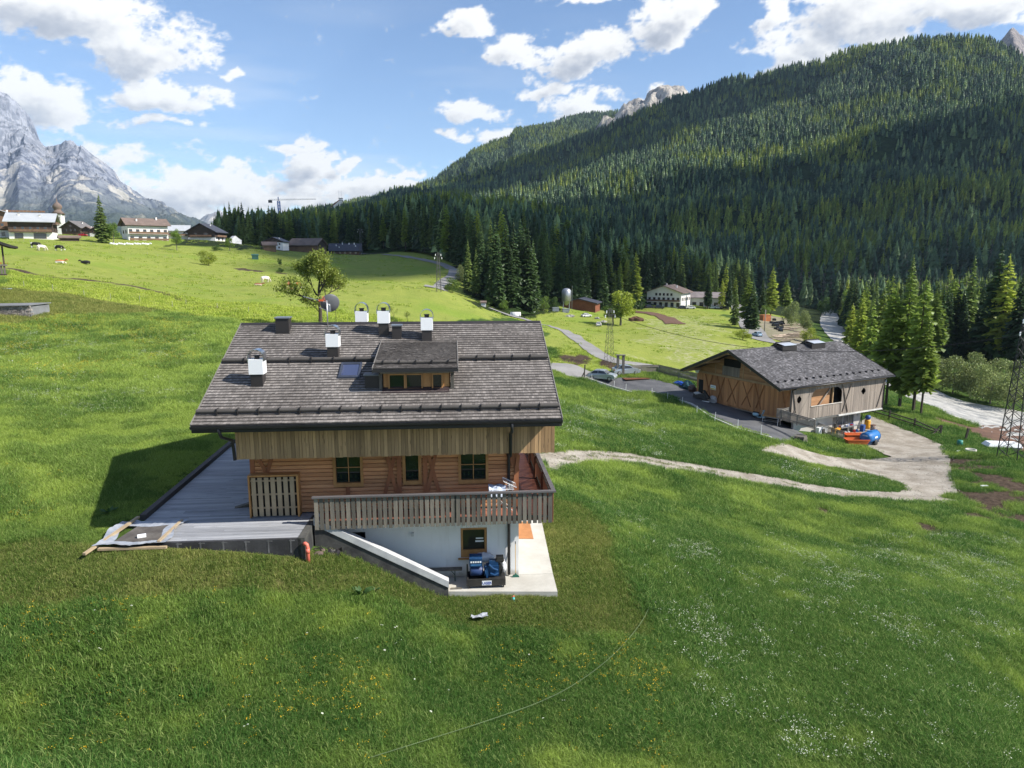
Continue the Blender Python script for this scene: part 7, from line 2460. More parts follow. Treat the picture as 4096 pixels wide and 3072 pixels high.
# ------------------------------------------------------------------ pylons, cables, cranes
STEEL = surf('dark lattice steel', (.085, .082, .08), (.06, .058, .056), 1, .6)
STEELB = surf('black lattice steel', (.02, .02, .022), None, 1, .5)


def lattice(b, p0, p1, w0, w1, n, r):
    p0, p1 = Vector(p0), Vector(p1)
    ax = (p1 - p0).normalized()
    u = ax.cross(Vector((0, 1, 0))) if abs(ax.y) < .9 else ax.cross(Vector((1, 0, 0)))
    u.normalize()
    v = ax.cross(u)
    rings = []
    for i in range(n + 1):
        t = i / n
        c = p0.lerp(p1, t)
        h = (w0 + (w1 - w0) * t) / 2
        rings.append([c + u * h * a + v * h * bb for a, bb in ((-1, -1), (1, -1), (1, 1), (-1, 1))])
    for i in range(n):
        for k in range(4):
            k2 = (k + 1) % 4
            b.bar(rings[i][k], rings[i + 1][k2] if i % 2 else rings[i + 1][k2], r * .6, r * .6)
            b.bar(rings[i][k2], rings[i + 1][k], r * .6, r * .6)
    return rings


def pylon(u, v, top, label, w=1.6, mat=STEEL, r=.07, arms=True, n=12, rz=0.3, wt=.35):
    p = hit(u, v)
    h = (v - top) * np.linalg.norm(p - CAM) / F
    o = empty('pylon', tuple(p), rz, label, 'pylon')
    b = MB()
    R = lattice(b, (0, 0, 0), (0, 0, h), w, wt, n, r)
    b.build('bracing', mat, o, kind='stuff')
    for k in range(4):
        MB().bar(R[0][k], R[-1][k], r, r).build('leg', mat, o)
    if arms:
        for z, l in ((h * .96, .12), (h * .88, .16)):
            MB().bar((-h * l * .6, 0, z), (h * l * .6, 0, z), .08, .08).build('crossarm', mat, o)
        for s in (-1, 1):
            for z, l in ((h * .96, .12), (h * .88, .16)):
                MB().lathe([(.05, -.45), (.09, -.35), (.05, -.25), (.09, -.15), (.04, 0)], 8, (s * h * l * .58, 0, z)).build('insulator', WHTM, o)
    return p, h


pt, ph = pylon(2436, 1456, 1235, 'dark steel lattice pylon beside the farm lane', 1.2, STEEL, .032, n=10)
pylon(1755, 1168, 1014, 'slim lattice pylon beside the bend of the valley road', 1.0, STEEL, .05, n=9)
pylon(1444, 1021, 919, 'distant lattice pylon by the long dark chalet', 1.2, STEEL, .06, n=8)
pr, hr = pylon(4046, 1838, 1360, 'big black lattice pylon at the right edge of the view', 1.9, STEELB, .075, n=13, wt=.7, rz=.5)


def cable(a, c, sag, label, r=.02):
    a, c = np.array(a, float), np.array(c, float)
    pts = [a * (1 - t) + c * t - np.array([0, 0, sag * 4 * t * (1 - t)]) - a for t in np.linspace(0, 1, 24)]
    o = empty('power_cable', tuple(a), 0, label, 'cable')
    MB().tube(pts, r, 4).build('wire', STEELB, o)


cable(pt + [0, 0, ph * .9], pr + [0, 0, hr * .86], 3.5, 'black power cable strung from the lane pylon over the barn', .03)
for i, (u, v, tv, lab) in enumerate([(3057, 1328, 1245, 'grey timber pole beside the timber yard'), (1142, 990, 950, 'thin pole right of the white farmhouse'), (1182, 988, 945, 'thin pole before the brown farm building'), (1299, 1008, 970, 'thin pole left of the long dark chalet'), (1372, 1014, 968, 'street lamp pole in front of the long dark chalet')]):
    p = hit(u, v)
    h = (v - tv) * np.linalg.norm(p - CAM) / F
    o = empty('utility_pole', tuple(p), 0, lab, 'pole')
    MB().tube([(0, 0, -.2), (0, 0, h)], .14 if i == 0 else .12, 7).build('shaft', surf('silver pole', (.24, .22, .20), None, 1, .9) if 'silver pole' not in MATS else MATS['silver pole'], o, True)
    MB().box(-.5, .5, -.06, .06, h - .4, h - .25).build('crossbar', STEEL, o)
# cranes
p = at(1124, 905, 560)
o = empty('tower_crane', tuple(p), 0, 'blue tower crane rising behind the wooded ridge', 'crane')
CB = surf('crane blue', (.04, .18, .55), None, 1, .5)
b = MB(); R = lattice(b, (0, 0, -14), (-.8, 0, 19), 1.7, 1.6, 14, .22)
for k in range(4): b.bar(R[0][k], R[-1][k], .30, .30)
b.build('mast', CB, o, kind='stuff')
b = MB(); R = lattice(b, (-8, 0, 19.8), (28, 0, 20.3), 1.0, .5, 20, .08)
for k in range(4): b.bar(R[0][k], R[-1][k], .10, .10)
b.build('jib', GALV, o, kind='stuff')
MB().box(-8.4, -6, -1, 1, 17.6, 19.6).build('counterweight', STEEL, o)
MB().bar((-1, 0, 19), (-1, 0, 22), .5, .5).build('cab_post', CB, o)
p = at(-90, 900, 380)
o = empty('tower_crane', tuple(p), 0, 'orange crane jib reaching in over the village from the left edge', 'crane')
CO = surf('crane orange', (.62, .26, .06), None, 1, .5)
b = MB(); R = lattice(b, (-6, 0, 7.5), (36, 0, 6.8), 1.0, .5, 22, .10)
for k in range(4): b.bar(R[0][k], R[-1][k], .12, .12)
b.build('jib', CO, o, kind='stuff')
b = MB(); R = lattice(b, (0, 0, -12), (0, 0, 8), 1.6, 1.6, 12, .25)
for k in range(4): b.bar(R[0][k], R[-1][k], .25, .25)
b.build('mast', CO, o, kind='stuff')
# silo on legs
p = hit(2265, 1244)
o = empty('silo', tuple(p), 0, 'grey feed silo on legs at the forest edge', 'silo')
b = MB(); b.lathe([(.3, 1.8), (1.4, 3.2), (1.5, 3.3), (1.5, 6.4), (1.0, 7.0), (.3, 7.2)], 18)
b.build('hopper', GALV, o, True)
for a in range(4): MB().bar((1.35 * math.cos(a * 1.571 + .78), 1.35 * math.sin(a * 1.571 + .78), 0), (1.4 * math.cos(a * 1.571 + .78), 1.4 * math.sin(a * 1.571 + .78), 3.4), .16, .16).build('leg', GALV, o)
MB().bar((1.7, -1.0, 0), (1.7, -1.0, 8.0), .1, .1).build('ladder_pole', GALV, o)
for i, (u, v, lab) in enumerate([(2222, 1245, 'left grey container box near the silo'), (2262, 1250, 'right grey container box at the foot of the silo')]):
    o = empty('container', tuple(hit(u, v)), .1, lab, 'container')
    b = MB(); b.box(-1.0, 1.0, -.7, .7, 0, 1.1); b.box(-1.05, 1.05, -.75, .75, 1.1, 1.2)
    b.build('container_body', surf('grey box', (.25, .28, .31), None, 1, .6) if 'grey box' not in MATS else MATS['grey box'], o)
# polytunnel
o = empty('polytunnel', tuple(hit(2062, 1265)), rad(-8), 'white arched polytunnel at the edge of the meadow', 'polytunnel')
b = MB(); b.prism([(1.0 * math.cos(a), 1.15 * math.sin(a)) for a in np.linspace(0, math.pi, 14)], -1.35, 1.35, 'x')
b.build('cover', surf('white sheet', (.78, .78, .77), None, 1, .7), o, True)
for x in (-1.3, 0, 1.3):
    MB().tube([(x, 1.03 * math.cos(a), 1.18 * math.sin(a)) for a in np.linspace(0, math.pi, 12)], .03, 5).build('hoop', GALV, o)
for i, (u, v, c, lab) in enumerate([(2345, 1268, WHITEP, 'white van parked on the grass by the scrap heap'), (2395, 1305, WHITEP, 'white car on the grass left of the green trees')]):
    p = hit(u, v)
    car((p[0], p[1], p[2] + .03), .4 + i, c, lab, .8, hi=False)
for i, (u, v, r, lab) in enumerate([(2280, 1268, .9, 'pale scrap heap on the grass below the sheds'), (2415, 1290, .8, 'pale stone heap left of the green trees'), (2390, 1275, .7, 'grey rubble heap near the white van')]):
    o = empty('rubble_heap', tuple(hit(u, v)), i, lab, 'heap')
    MB().blob((0, 0, .1), (r * 1.6, r, r * .6), 10, 6, .3, 40 + i).build('rubble', surf('rubble', (.36, .35, .33), (.2, .2, .19), 2, .9) if 'rubble' not in MATS else MATS['rubble'], o)
o = empty('soil_heap', tuple(hit(2545, 1284)), 0, 'brown soil heap at the end of the ploughed strip', 'heap')
MB().blob((0, 0, 0), (2.6, 1.4, 1.3), 12, 7, .2, 5).build('soil', SOIL, o)
# hotel car park
for i, (u, v, c) in enumerate([(2545, 1234, DARKP), (2600, 1234, DARKP), (2640, 1236, DARKP), (2735, 1237, DARKP), (2765, 1237, WHITEP), (2850, 1236, WHITEP), (2872, 1236, WHITEP), (2900, 1238, DARKP)]):
    p = hit(u, v)
    car((p[0], p[1] + 1.5, p[2] + .05), rad([0, 10, -5, 4, 180, 8, 175, 0][i]), c, '%s car parked before the hotel, %s from the left' % ('white' if c is WHITEP else 'dark', ['first', 'second', 'third', 'fourth', 'fifth', 'sixth', 'seventh', 'eighth'][i]), 1.0, 'cars at the hotel', False)
p = hit(3029, 1346); car((p[0], p[1], p[2] + .1), rad(100), surf('pale blue car paint', (.35, .50, .62), None, 1, .3), 'pale blue car driving on the river road', .9, hi=False)
p = hit(3030, 1258); car((p[0], p[1], p[2] + .1), rad(20), DARKP, 'dark car parked at the far end of the timber yard', 1.0, hi=False)
p = hit(3048, 1257); car((p[0], p[1], p[2] + .1), rad(20), WHITEP, 'white car parked beside the dark one at the timber yard', 1.0, hi=False)
p = vp(333, 945); car((p[0], p[1], p[2] + .15), .1, REDP, 'red car parked in front of the village chalets', .75, hi=False)
# timber yard
o = empty('orange_container', tuple(hit(3060, 1285)), .3, 'orange steel container in the timber yard', 'container')
b = MB(); b.box(-1.7, 1.7, -1.2, 1.2, 0, 2.3); b.box(-1.8, 1.8, -1.3, 1.3, 2.3, 2.5)
b.build('container_body', surf('rust orange', (.48, .17, .06), None, 1, .7), o)
BALE = surf('black bale wrap', (.02, .021, .024), None, 2, .35)
rr = random.Random(15)
for i in range(26):
    u, v = rr.uniform(3072, 3130), 0
    v = 1288 + (u - 3072) * .35 + rr.uniform(-8, 22)
    o = empty('wrapped_bundle', tuple(hit(u, v)), rr.uniform(0, 3), 'black wrapped bundle in the dark heap of the timber yard', 'bundle', 'black wrapped bundles in the timber yard')
    b = MB(); s = rr.uniform(.5, 1.0)
    b.hexa([(-s, -.5, 0), (s, -.5, 0), (s, .5, 0), (-s, .5, 0), (-s * .9, -.45, .8), (s * .9, -.45, .9), (s * .92, .45, .8), (-s * .9, .4, .9)])
    b.build('wrap', BALE, o)
    if i % 3 == 0: o.location.z += .8
LOGM = surf('stacked log', (.42, .34, .26), (.28, .22, .17), 2, .9, rnd=.3)
lm = MB().tube([(-2.6, 0, 0), (2.6, 0, 0)], .16, 8).mesh('stem', LOGM)
for i in range(34):
    if i < 12: u, v = rr.uniform(3125, 3205), rr.uniform(1300, 1330); rz = rr.uniform(-.25, .1)
    else: u, v = rr.uniform(3090, 3215), rr.uniform(1332, 1362); rz = rr.uniform(-.4, .5)
    p = hit(u, v)
    o = empty('timber_log', (p[0], p[1], p[2] + .25 + .25 * (i % 3)), rz, 'peeled timber log lying in the stack of the timber yard', 'log', 'logs stacked in the timber yard')
    link('stem', lm, o, scale=(rr.uniform(.5, 1.1), 1, 1))

# ------------------------------------------------------------------ building corners at the left edge
p = hit(20, 1262)
o = empty('stone_outbuilding', tuple(p), rad(6), 'low rubble stone wall with slab roof at the left edge', 'building')
ST = surf('rubble stone', (.34, .30, .27), (.20, .18, .165), 3, .9, rnd=.3, bump=.4)
DKS = surf('slate slab', (.20, .21, .22), (.15, .155, .16), 1, .8)
k = np.linalg.norm(p - CAM) / F
rr = random.Random(6)
MB().box(-6, 2.45, .12, 4, -.4, .95).build('wall_core', DKS, o)
zz = -.3
while zz < .88:
    x = -3.2 + rr.uniform(0, .2)
    hh = rr.uniform(.14, .22)
    while x < 2.4:
        w = rr.uniform(.18, .45)
        MB().hexa([(x, rr.uniform(-.05, .02), zz), (x + w - .03, rr.uniform(-.05, .02), zz), (x + w - .03, .14, zz), (x, .14, zz), (x + .02, rr.uniform(-.05, .02), zz + hh - .025), (x + w - .05, rr.uniform(-.05, .02), zz + hh - .025), (x + w - .05, .14, zz + hh - .025), (x + .02, .14, zz + hh - .025)]).build('stone', ST, o)
        x += w
    zz += hh
MB().hexa([(-6, -.2, .90), (2.6, -.2, 1.02), (2.6, 4.2, 1.02), (-6, 4.2, .90), (-6, -.2, .98), (2.6, -.2, 1.10), (2.6, 4.2, 1.10), (-6, 4.2, .98)]).build('roof_slab', DKS, o)
p = at(-55, 1110, 82); p[2] = gz(p[0], p[1])
o = empty('balcony_chalet', tuple(p), rad(36), 'dark chalet corner with red geraniums on its balcony at the left edge', 'house')
zb = at(0, 1100, 80)[2] - p[2]
k = 80 / F
MB().box(-5, .55, .8, 8, -1, zb + 6).build('wall', VD, o)
b = MB(); b.box(-5, 2.0, -.6, .75, zb - .1, zb + .05)
bal = b.build('balcony', VD, o)
for i in range(22): MB().box(-4.4 + i * .29, -4.4 + i * .29 + .2, -.66, -.62, zb + .05, zb + .95).build('slat', GREYB, bal)
MB().box(-5, 2.1, -.80, -.55, zb + .95, zb + 1.15).build('planter', GREYB, bal)
link('geraniums', leaf_crown(31, [(-1.2, -.68, zb + 1.3, 3.2, .22, .2)], 700, .07, leafmat('geranium red', (.45, .05, .02), (.50, .09, .03), .3, .1, .4), 'geraniums'), bal)
MB().box(1.72, 1.9, -.5, -.3, zb, zb + 3.2).build('corner_post', VD, o)
rz_ = at(0, 955, 80)[2] - p[2]
MB().prism([(-6, rz_ + 2.4), (2.6, zb + 3.05), (3.3, zb + 2.95), (3.3, zb + 3.15), (2.6, zb + 3.35), (-6, rz_ + 2.9)], -1.4, 8, 'y').build('roof', DKS if False else surf('black shingle roof', (.035, .033, .032), (.02, .02, .02), 1, .9), o)
o = empty('tin_sheet', tuple(hit(14, 1156)), .1, 'pale blue tin sheet on the lawn at the left edge', 'sheet')
MB().box(-.9, .9, -.3, .3, .02, .06).build('tin', surf('pale blue tin', (.40, .50, .60), None, 1, .5), o)


# ------------------------------------------------------------------ cows
def skinned(name, mat, V, E_, R, parent, sub=2):
    me = bpy.data.meshes.new(name)
    me.from_pydata(V, E_, [])
    o = link(name, me, parent)
    me.materials.append(mat)
    md = o.modifiers.new('skin', 'SKIN')
    md.use_smooth_shade = True
    for i, r in enumerate(R):
        me.skin_vertices[0].data[i].radius = (r, r) if not isinstance(r, tuple) else r
        me.skin_vertices[0].data[i].use_root = (i == 0)
    o.modifiers.new('sub', 'SUBSURF').render_levels = sub
    o.modifiers['sub'].levels = sub
    return o


def cowmat(name, c1, c2, thr=.5):
    m, N = mat_base(name)
    v = N.n('ShaderNodeTexCoord').outputs['Object']
    f = N.ss(N.noise(v, 1.1, 2, .5), thr - .02, thr + .02)
    z = N.n('ShaderNodeSeparateXYZ', {0: v}).outputs[2]
    col = N.mix(N.m('MAXIMUM', f, N.ss(z, .55, .45)), c1, c2)
    b = N.n('ShaderNodeBsdfPrincipled', {'Base Color': col, 'Roughness': .8})
    N.n('ShaderNodeOutputMaterial', {0: b.outputs[0]})
    return m


COWB = cowmat('black pied hide', (.012, .012, .013), (.70, .68, .64), .62)
COWW = cowmat('white hide', (.66, .60, .52), (.60, .55, .48), .5)
COWO = cowmat('orange pied hide', (.50, .19, .05), (.72, .66, .58), .60)
COWK = cowmat('black hide', (.012, .012, .014), (.02, .02, .02), .8)
COWN = cowmat('brown hide', (.24, .09, .04), (.5, .4, .3), .68)


def cow(u, v, rz, mat, label, lying=False, graze=True, s=1.0):
    p = hit(u, v)
    o = empty('cow', tuple(p), rz, label, 'cow', 'cows on the pasture')
    o.scale = (s,) * 3
    dz = -.62 if lying else 0
    bz = 1.05 + dz
    V = [(-.1, 0, bz), (-.75, 0, bz + .05), (-1.0, 0, bz + .02), (.55, 0, bz + .03), (.85, 0, bz + .08)]
    R = [(.40, .36), (.36, .32), (.22, .22), (.36, .30), (.22, .18)]
    E_ = [(0, 1), (1, 2), (0, 3), (3, 4)]
    if graze and not lying:
        head = [(1.15, 0, bz - .30), (1.32, 0, bz - .65), (1.45, .0, bz - .90)]
    else:
        head = [(1.12, 0, bz + .30), (1.35, 0, bz + .38), (1.68, 0, bz + .22)]
    k = len(V)
    V += head; R += [.15, .15, .09]; E_ += [(4, k), (k, k + 1), (k + 1, k + 2)]
    for x, y in ((.6, .2), (.6, -.2), (-.8, .2), (-.8, -.2)):
        k = len(V)
        a = 3 if x > 0 else 1
        if lying:
            V += [(x, y * 1.4, bz - .22), (x + .35, y * 2.2, bz - .33), (x + .05, y * 2.4, bz - .36)]
        else:
            V += [(x, y, bz - .35), (x + (.02 if x > 0 else -.06), y, bz - .62), (x, y, .05)]
        R += [.13, .075, .06]
        E_ += [(a, k), (k, k + 1), (k + 1, k + 2)]
    k = len(V)
    V += [(-1.1, 0, bz - .1), (-1.12, 0, bz - .6 if not lying else .12)]; R += [.03, .03]; E_ += [(2, k), (k, k + 1)]
    skinned('body', mat, V, E_, R, o)
    h = head[1]
    for s_ in (-1, 1):
        MB().tube([(h[0] - .05, s_ * .1, h[2] + .12), (h[0] - .08, s_ * .24, h[2] + .12)], [.05, .02], 6).build('ear', mat, o)
    return o


cow(144, 992, rad(10), COWB, 'leftmost black pied cow standing on the upper pasture')
cow(168, 1004, rad(70), COWW, 'white cow grazing between the two black pied cows')
cow(238, 1004, rad(-5), COWB, 'black pied cow grazing right of the white cow')
cow(243, 1054, rad(-5), COWO, 'orange and white cow lying on the pasture', True)
cow(342, 1056, rad(172), COWK, 'black cow lying right of the orange cow', True, False)
cow(1062, 1131, rad(60), COWW, 'beige cow standing on the lower pasture', s=1.1)
cow(1034, 1144, rad(10), COWN, 'brown cow lying left of the beige cow', True, s=.8)
cow(1155, 1152, rad(80), COWN, 'brown cow left of the ash tree trunk', s=1.0)
cow(1166, 1166, rad(150), COWN, 'brown cow lying nearest the ash tree on its left', True, s=.9)
cow(1195, 1154, rad(20), COWO, 'reddish pied cow in front of the ash tree', s=.9)
cow(1308, 1148, rad(20), COWK, 'black cow lying behind the ash tree branches', True, s=1.0)
# pasture stakes
stk2 = MB().tube([(0, 0, -.05), (0, 0, .85)], .028, 6).mesh('stake_rod', MATS['rubble'])
for i, (u, v) in enumerate([(97, 1150), (337, 1184), (443, 1198), (212, 1163), (560, 1206), (690, 1228), (745, 1222), (870, 1236), (995, 1250), (30, 962), (50, 964), (72, 966), (95, 967), (118, 968), (365, 980), (385, 980), (500, 984), (590, 1020), (632, 1028), (660, 1030), (690, 1030), (720, 1030)]):
    o = empty('pasture_stake', tuple(hit(u, v)), 0, 'small white electric fence stake on the pasture', 'stake', 'white fence stakes on the pasture')
    link('stake_rod', stk2, o)
for i in range(16):
    u = 445 + i * 10.5
    o = empty('white_boulder', tuple(hit(u, 977 + (i % 3))), i, 'white boulder in the row below the guesthouse', 'boulder', 'row of white boulders below the guesthouse')
    MB().blob((0, 0, .2), (.55, .4, .35), 8, 5, .2, i).build('boulder_body', WHTM, o)

# ------------------------------------------------------------------ half bare ash tree behind the ridge
p = hit(1282, 1297)
o = empty('ash_tree', tuple(p), .4, 'sparsely leafed ash tree standing behind the chalet roof', 'tree')
hT = (1300 - 1008) * np.linalg.norm(p - CAM) / F
rr = random.Random(91)
b = MB()
tips = []


def grow(p0, d, l, r, depth):
    d = d.normalized()
    p1 = p0 + d * l * .5 + Vector((rr.uniform(-.04, .04), rr.uniform(-.04, .04), 0)) * l
    p2 = p0 + d * l + Vector((rr.uniform(-.08, .08), rr.uniform(-.08, .08), rr.uniform(0, .08))) * l
    b.tube([p0, p1, p2], [r, r * .82, r * .62], 6 if depth < 2 else 4, False)
    if depth >= 5:
        tips.append(p2)
        return
    if depth >= 3: tips.append(p1)
    for i in range(rr.choice((2, 3, 3))):
        a = rr.uniform(0, 6.28)
        sp = rr.uniform(.45, .95)
        nd = d + Vector((math.cos(a) * sp, math.sin(a) * sp, rr.uniform(-.15, .35)))
        grow(p2 if i < 2 else p1, nd, l * rr.uniform(.6, .78), r * .6, depth + 1)


b.tube([(0, 0, -.3), (.05, 0, hT * .18), (0, .04, hT * .36)], [.26, .21, .19], 8, False)
grow(Vector((0, .04, hT * .36)), Vector((.05, 0, 1)), hT * .20, .17, 0)
grow(Vector((0, .02, hT * .30)), Vector((.9, .2, .6)), hT * .20, .11, 1)
grow(Vector((0, .02, hT * .26)), Vector((-.9, -.2, .5)), hT * .20, .11, 1)
grow(Vector((0, .02, hT * .34)), Vector((-.5, .4, .9)), hT * .19, .12, 1)
grow(Vector((0, .02, hT * .40)), Vector((.5, -.4, .9)), hT * .19, .12, 1)
grow(Vector((0, .02, hT * .15)), Vector((-.6, .3, .7)), hT * .13, .06, 2)
b.build('trunk', surf('dark ash bark', (.075, .06, .045), (.05, .04, .03), 2, .95), o)
T = np.array([tuple(t_) for t_ in tips])
n = 16000
rg = np.random.default_rng(3)
ks = rg.integers(0, len(T), n)
c = T[ks] + rg.normal(0, .26, (n, 3))
up = T[ks][:, 2] / hT
sel = rg.random(n) < np.clip(.25 + 1.0 * up, .3, 1.0)
c = c[sel]; n = len(c)
a = rg.normal(size=(n, 3)); a /= np.linalg.norm(a, axis=1)[:, None]
q_ = np.cross(a, rg.normal(size=(n, 3))); q_ /= np.linalg.norm(q_, axis=1)[:, None]
s_ = rg.uniform(.07, .17, n)[:, None]
q = np.stack([c - a * s_, c + q_ * s_ * .5, c + a * s_, c - q_ * s_ * .5], 1).reshape(-1, 3)
link('leaves', np_mesh('leaves', q, np.arange(4 * n).reshape(n, 4), leafmat('young ash leaves', (.20, .26, .04), (.26, .31, .055), .4, .1, .4), False), o)
for u, v, lab, hh in ((1575, 1296, 'thin leafless sapling behind the ridge right of the chimneys', 2.6), (1630, 1296, 'second leafless sapling behind the roof ridge', 1.8), (1345, 1296, 'sapling beside the ash tree trunk behind the dish', 2.8)):
    pp = hit(u, v)
    o = empty('sapling', tuple(pp), 0, lab, 'tree')
    b = MB(); tips = []
    b.tube([(0, 0, -.2), (0, 0, hh * .3)], [.04, .03], 5, False)
    grow(Vector((0, 0, hh * .3)), Vector((0, 0, 1)), hh * .30, .03, 1)
    b.build('trunk', MATS['dark ash bark'], o)
    T = np.array([tuple(t_) for t_ in tips]); n = 220
    c = T[rg.integers(0, len(T), n)] + rg.normal(0, .12, (n, 3))
    a = rg.normal(size=(n, 3)) * .05; q_ = rg.normal(size=(n, 3)) * .03
    link('leaves', np_mesh('leaves', np.stack([c - a, c + q_, c + a, c - q_], 1).reshape(-1, 3), np.arange(4 * n).reshape(n, 4), MATS['young ash leaves'], False), o)
# ------------------------------------------------------------------ meadow grass and flowers
def inst_attr(N, k):
    return N.n('ShaderNodeAttribute', attribute_name=k, attribute_type='INSTANCER').outputs['Fac']


def grass_material(name, dark, light, tip):
    m, N = mat_base(name)
    ge = N.n('ShaderNodeNewGeometry')
    sh = inst_attr(N, 'shade')
    z = N.n('ShaderNodeSeparateXYZ', {0: N.n('ShaderNodeTexCoord').outputs['Object']}).outputs[2]
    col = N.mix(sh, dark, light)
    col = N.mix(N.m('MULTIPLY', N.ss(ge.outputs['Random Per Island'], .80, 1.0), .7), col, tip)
    v = N.m('MULTIPLY_ADD', ge.outputs['Random Per Island'], .7, .62)
    cc = N.n('ShaderNodeCombineColor', {0: v, 1: v, 2: v})
    col = N.mix(1.0, col, cc.outputs[0], blend='MULTIPLY')
    d = N.n('ShaderNodeBsdfDiffuse', {'Color': col})
    t = N.n('ShaderNodeBsdfTranslucent', {'Color': col})
    s = N.n('ShaderNodeMixShader', {0: .38, 1: d.outputs[0], 2: t.outputs[0]})
    N.n('ShaderNodeOutputMaterial', {0: s.outputs[0]})
    return m


def clump(seed, n, rad_, h0, h1, w, mat, lean=.35):
    rr = random.Random(seed)
    b = MB()
    for i in range(n):
        a, q = rr.uniform(0, 6.28), rad_ * math.sqrt(rr.random())
        x, y = math.cos(a) * q, math.sin(a) * q
        h = rr.uniform(h0, h1)
        l = rr.uniform(.05, lean) * h
        a2 = rr.uniform(0, 6.28)
        dx, dy = math.cos(a2) * l, math.sin(a2) * l
        px, py = -math.sin(a2) * w / 2, math.cos(a2) * w / 2
        b.face([(x - px, y - py, -.03), (x + px, y + py, -.03), (x + dx * .4 + px * .8, y + dy * .4 + py * .8, h * .6), (x + dx * .4 - px * .8, y + dy * .4 - py * .8, h * .6)])
        b.face([(x + dx * .4 - px * .8, y + dy * .4 - py * .8, h * .6), (x + dx * .4 + px * .8, y + dy * .4 + py * .8, h * .6), (x + dx * 1.3, y + dy * 1.3, h * .95)])
    # weld blade halves so a blade is one island
    bm = bmesh.new()
    me = b.mesh('grass clump', mat)
    bm.from_mesh(me)
    bmesh.ops.remove_doubles(bm, verts=bm.verts, dist=1e-4)
    bm.to_mesh(me)
    bm.free()
    return me


GR_LONG = grass_material('long meadow grass', (.080, .175, .040), (.305, .415, .085), (.37, .42, .16))
GR_SHORT = grass_material('mown grass', (.12, .19, .042), (.27, .30, .085), (.42, .37, .17))
GR_PAST = grass_material('pasture tufts', (.22, .32, .045), (.38, .46, .075), (.46, .48, .15))
CL_LONG = [clump(i, 60, .24, .08, .22, .010, GR_LONG, .8) for i in range(4)]
CL_SHORT = [clump(20 + i, 44, .20, .05, .14, .010, GR_SHORT, .9) for i in range(3)]
CL_PAST = [clump(40 + i, 22, .30, .10, .26, .035, GR_PAST, .6) for i in range(3)]

FOOT = [np.array([hloc(*q)[:2] for q in pl]) for pl in ([(-9.5, 0), (-2.63, -1.25), (1.35, -1.55), (1.6, 5), (1.75, 9.5), (-9.5, 9.5)], [(-14.0, -2.7), (-7.2, -2.5), (-7.2, 0), (-9.4, 0), (-9.4, 10.6), (-13.6, 10.6), (-13.6, 0), (-14.0, -.2)], [(-7.3, -1.35), (-2.6, -1.35), (-2.6, 0), (-7.3, 0)])]
FOOT += [np.array([bloc(*q)[:2] for q in ((-.3, -.2), (17, -.2), (17, 15.5), (-.3, 15.5))]), np.array([bloc(*q)[:2] for q in ((8, -2.8), (15.5, -2.8), (16, 1), (8, 1))])]


def sow(n, y0, y1, seed):
    """random ground points between two distances, inside the field of view with a margin"""
    rg = np.random.default_rng(seed)
    yy = np.sqrt(rg.uniform(y0 * y0, y1 * y1, n))
    xx = rg.uniform(-1, 1, n) * (.84 * yy + 3)
    ok = np.ones(n, bool)
    for q in FOOT: ok &= ~inpoly(xx, yy, q)
    for q in SHEETS:
        lo, hi = q.min(0), q.max(0)
        if hi[1] > y0 - 5 and lo[1] < y1 + 5: ok &= ~inpoly(xx, yy, q)
    xx, yy = xx[ok], yy[ok]
    return xx, yy


def with_attr(o, name, val):
    a = o.data.attributes.new(name, 'FLOAT', 'POINT')
    a.data.foreach_set('value', np.asarray(val, np.float32))


XS, YS, SC = [], [], []
for k, (n, a, b_, s_) in enumerate(((42000, 9, 24, .75), (64000, 24, 40, .95), (54000, 40, 65, 1.3), (50000, 65, 118, 1.7))):
    xx, yy = sow(n, a, b_, 300 + k)
    XS.append(xx); YS.append(yy); SC.append(np.full(len(xx), s_))
gx, gy, gs = map(np.concatenate, (XS, YS, SC))
past, lawn, mown = masks(gx, gy)
dirt = np.zeros(len(gx))
for u, v, r in DIRT_SPOTS:
    p = hit(u, v)
    dirt = np.maximum(dirt, np.clip(1.35 - (np.hypot(gx - p[0], (gy - p[1]) * .8) / r + (fbm(gx / 1.6, gy / 1.6, 4, 77) - .5) * 1.6), 0, 1))
rg = np.random.default_rng(77)
keep = (dirt < .35 + .5 * rg.random(len(gx)))
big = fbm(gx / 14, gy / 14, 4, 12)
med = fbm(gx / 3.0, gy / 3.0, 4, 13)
leftlight = np.clip((gy - 20) / 16, 0, 1) * np.clip((-gx - 3) / 12, 0, 1)  # paler, flowery left slope; its sunlit look is put into the grass colour
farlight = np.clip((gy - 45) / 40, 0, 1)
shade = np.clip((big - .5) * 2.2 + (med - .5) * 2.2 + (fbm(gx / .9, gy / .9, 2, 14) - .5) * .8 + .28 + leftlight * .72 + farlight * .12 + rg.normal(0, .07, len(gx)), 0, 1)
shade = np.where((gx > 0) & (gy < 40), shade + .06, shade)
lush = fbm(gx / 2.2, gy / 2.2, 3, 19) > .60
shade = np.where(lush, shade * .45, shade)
near_h_ = np.minimum(polydist(gx, gy, np.concatenate([FOOT[0], FOOT[0][:1]])), polydist(gx, gy, np.concatenate([FOOT[1], FOOT[1][:1]])))
hgt = np.where(lush, 1.2, 1.0) * np.clip(.45 + near_h_ / 5.0, 0, 1) * gs * np.where(past > .5, .62, 1.0) * (.65 + .85 * fbm(gx / 5, gy / 5, 3, 33)) * rg.uniform(.75, 1.2, len(gx))
L = keep & (past < .5) & (lawn < .5) & (mown < .5)
S = keep & ((mown > .5) | (lawn > .5)) & (past < .5) | (keep & (lawn > .5))
Pm = keep & (past > .5) & (lawn < .5) & (rg.random(len(gx)) < .38)
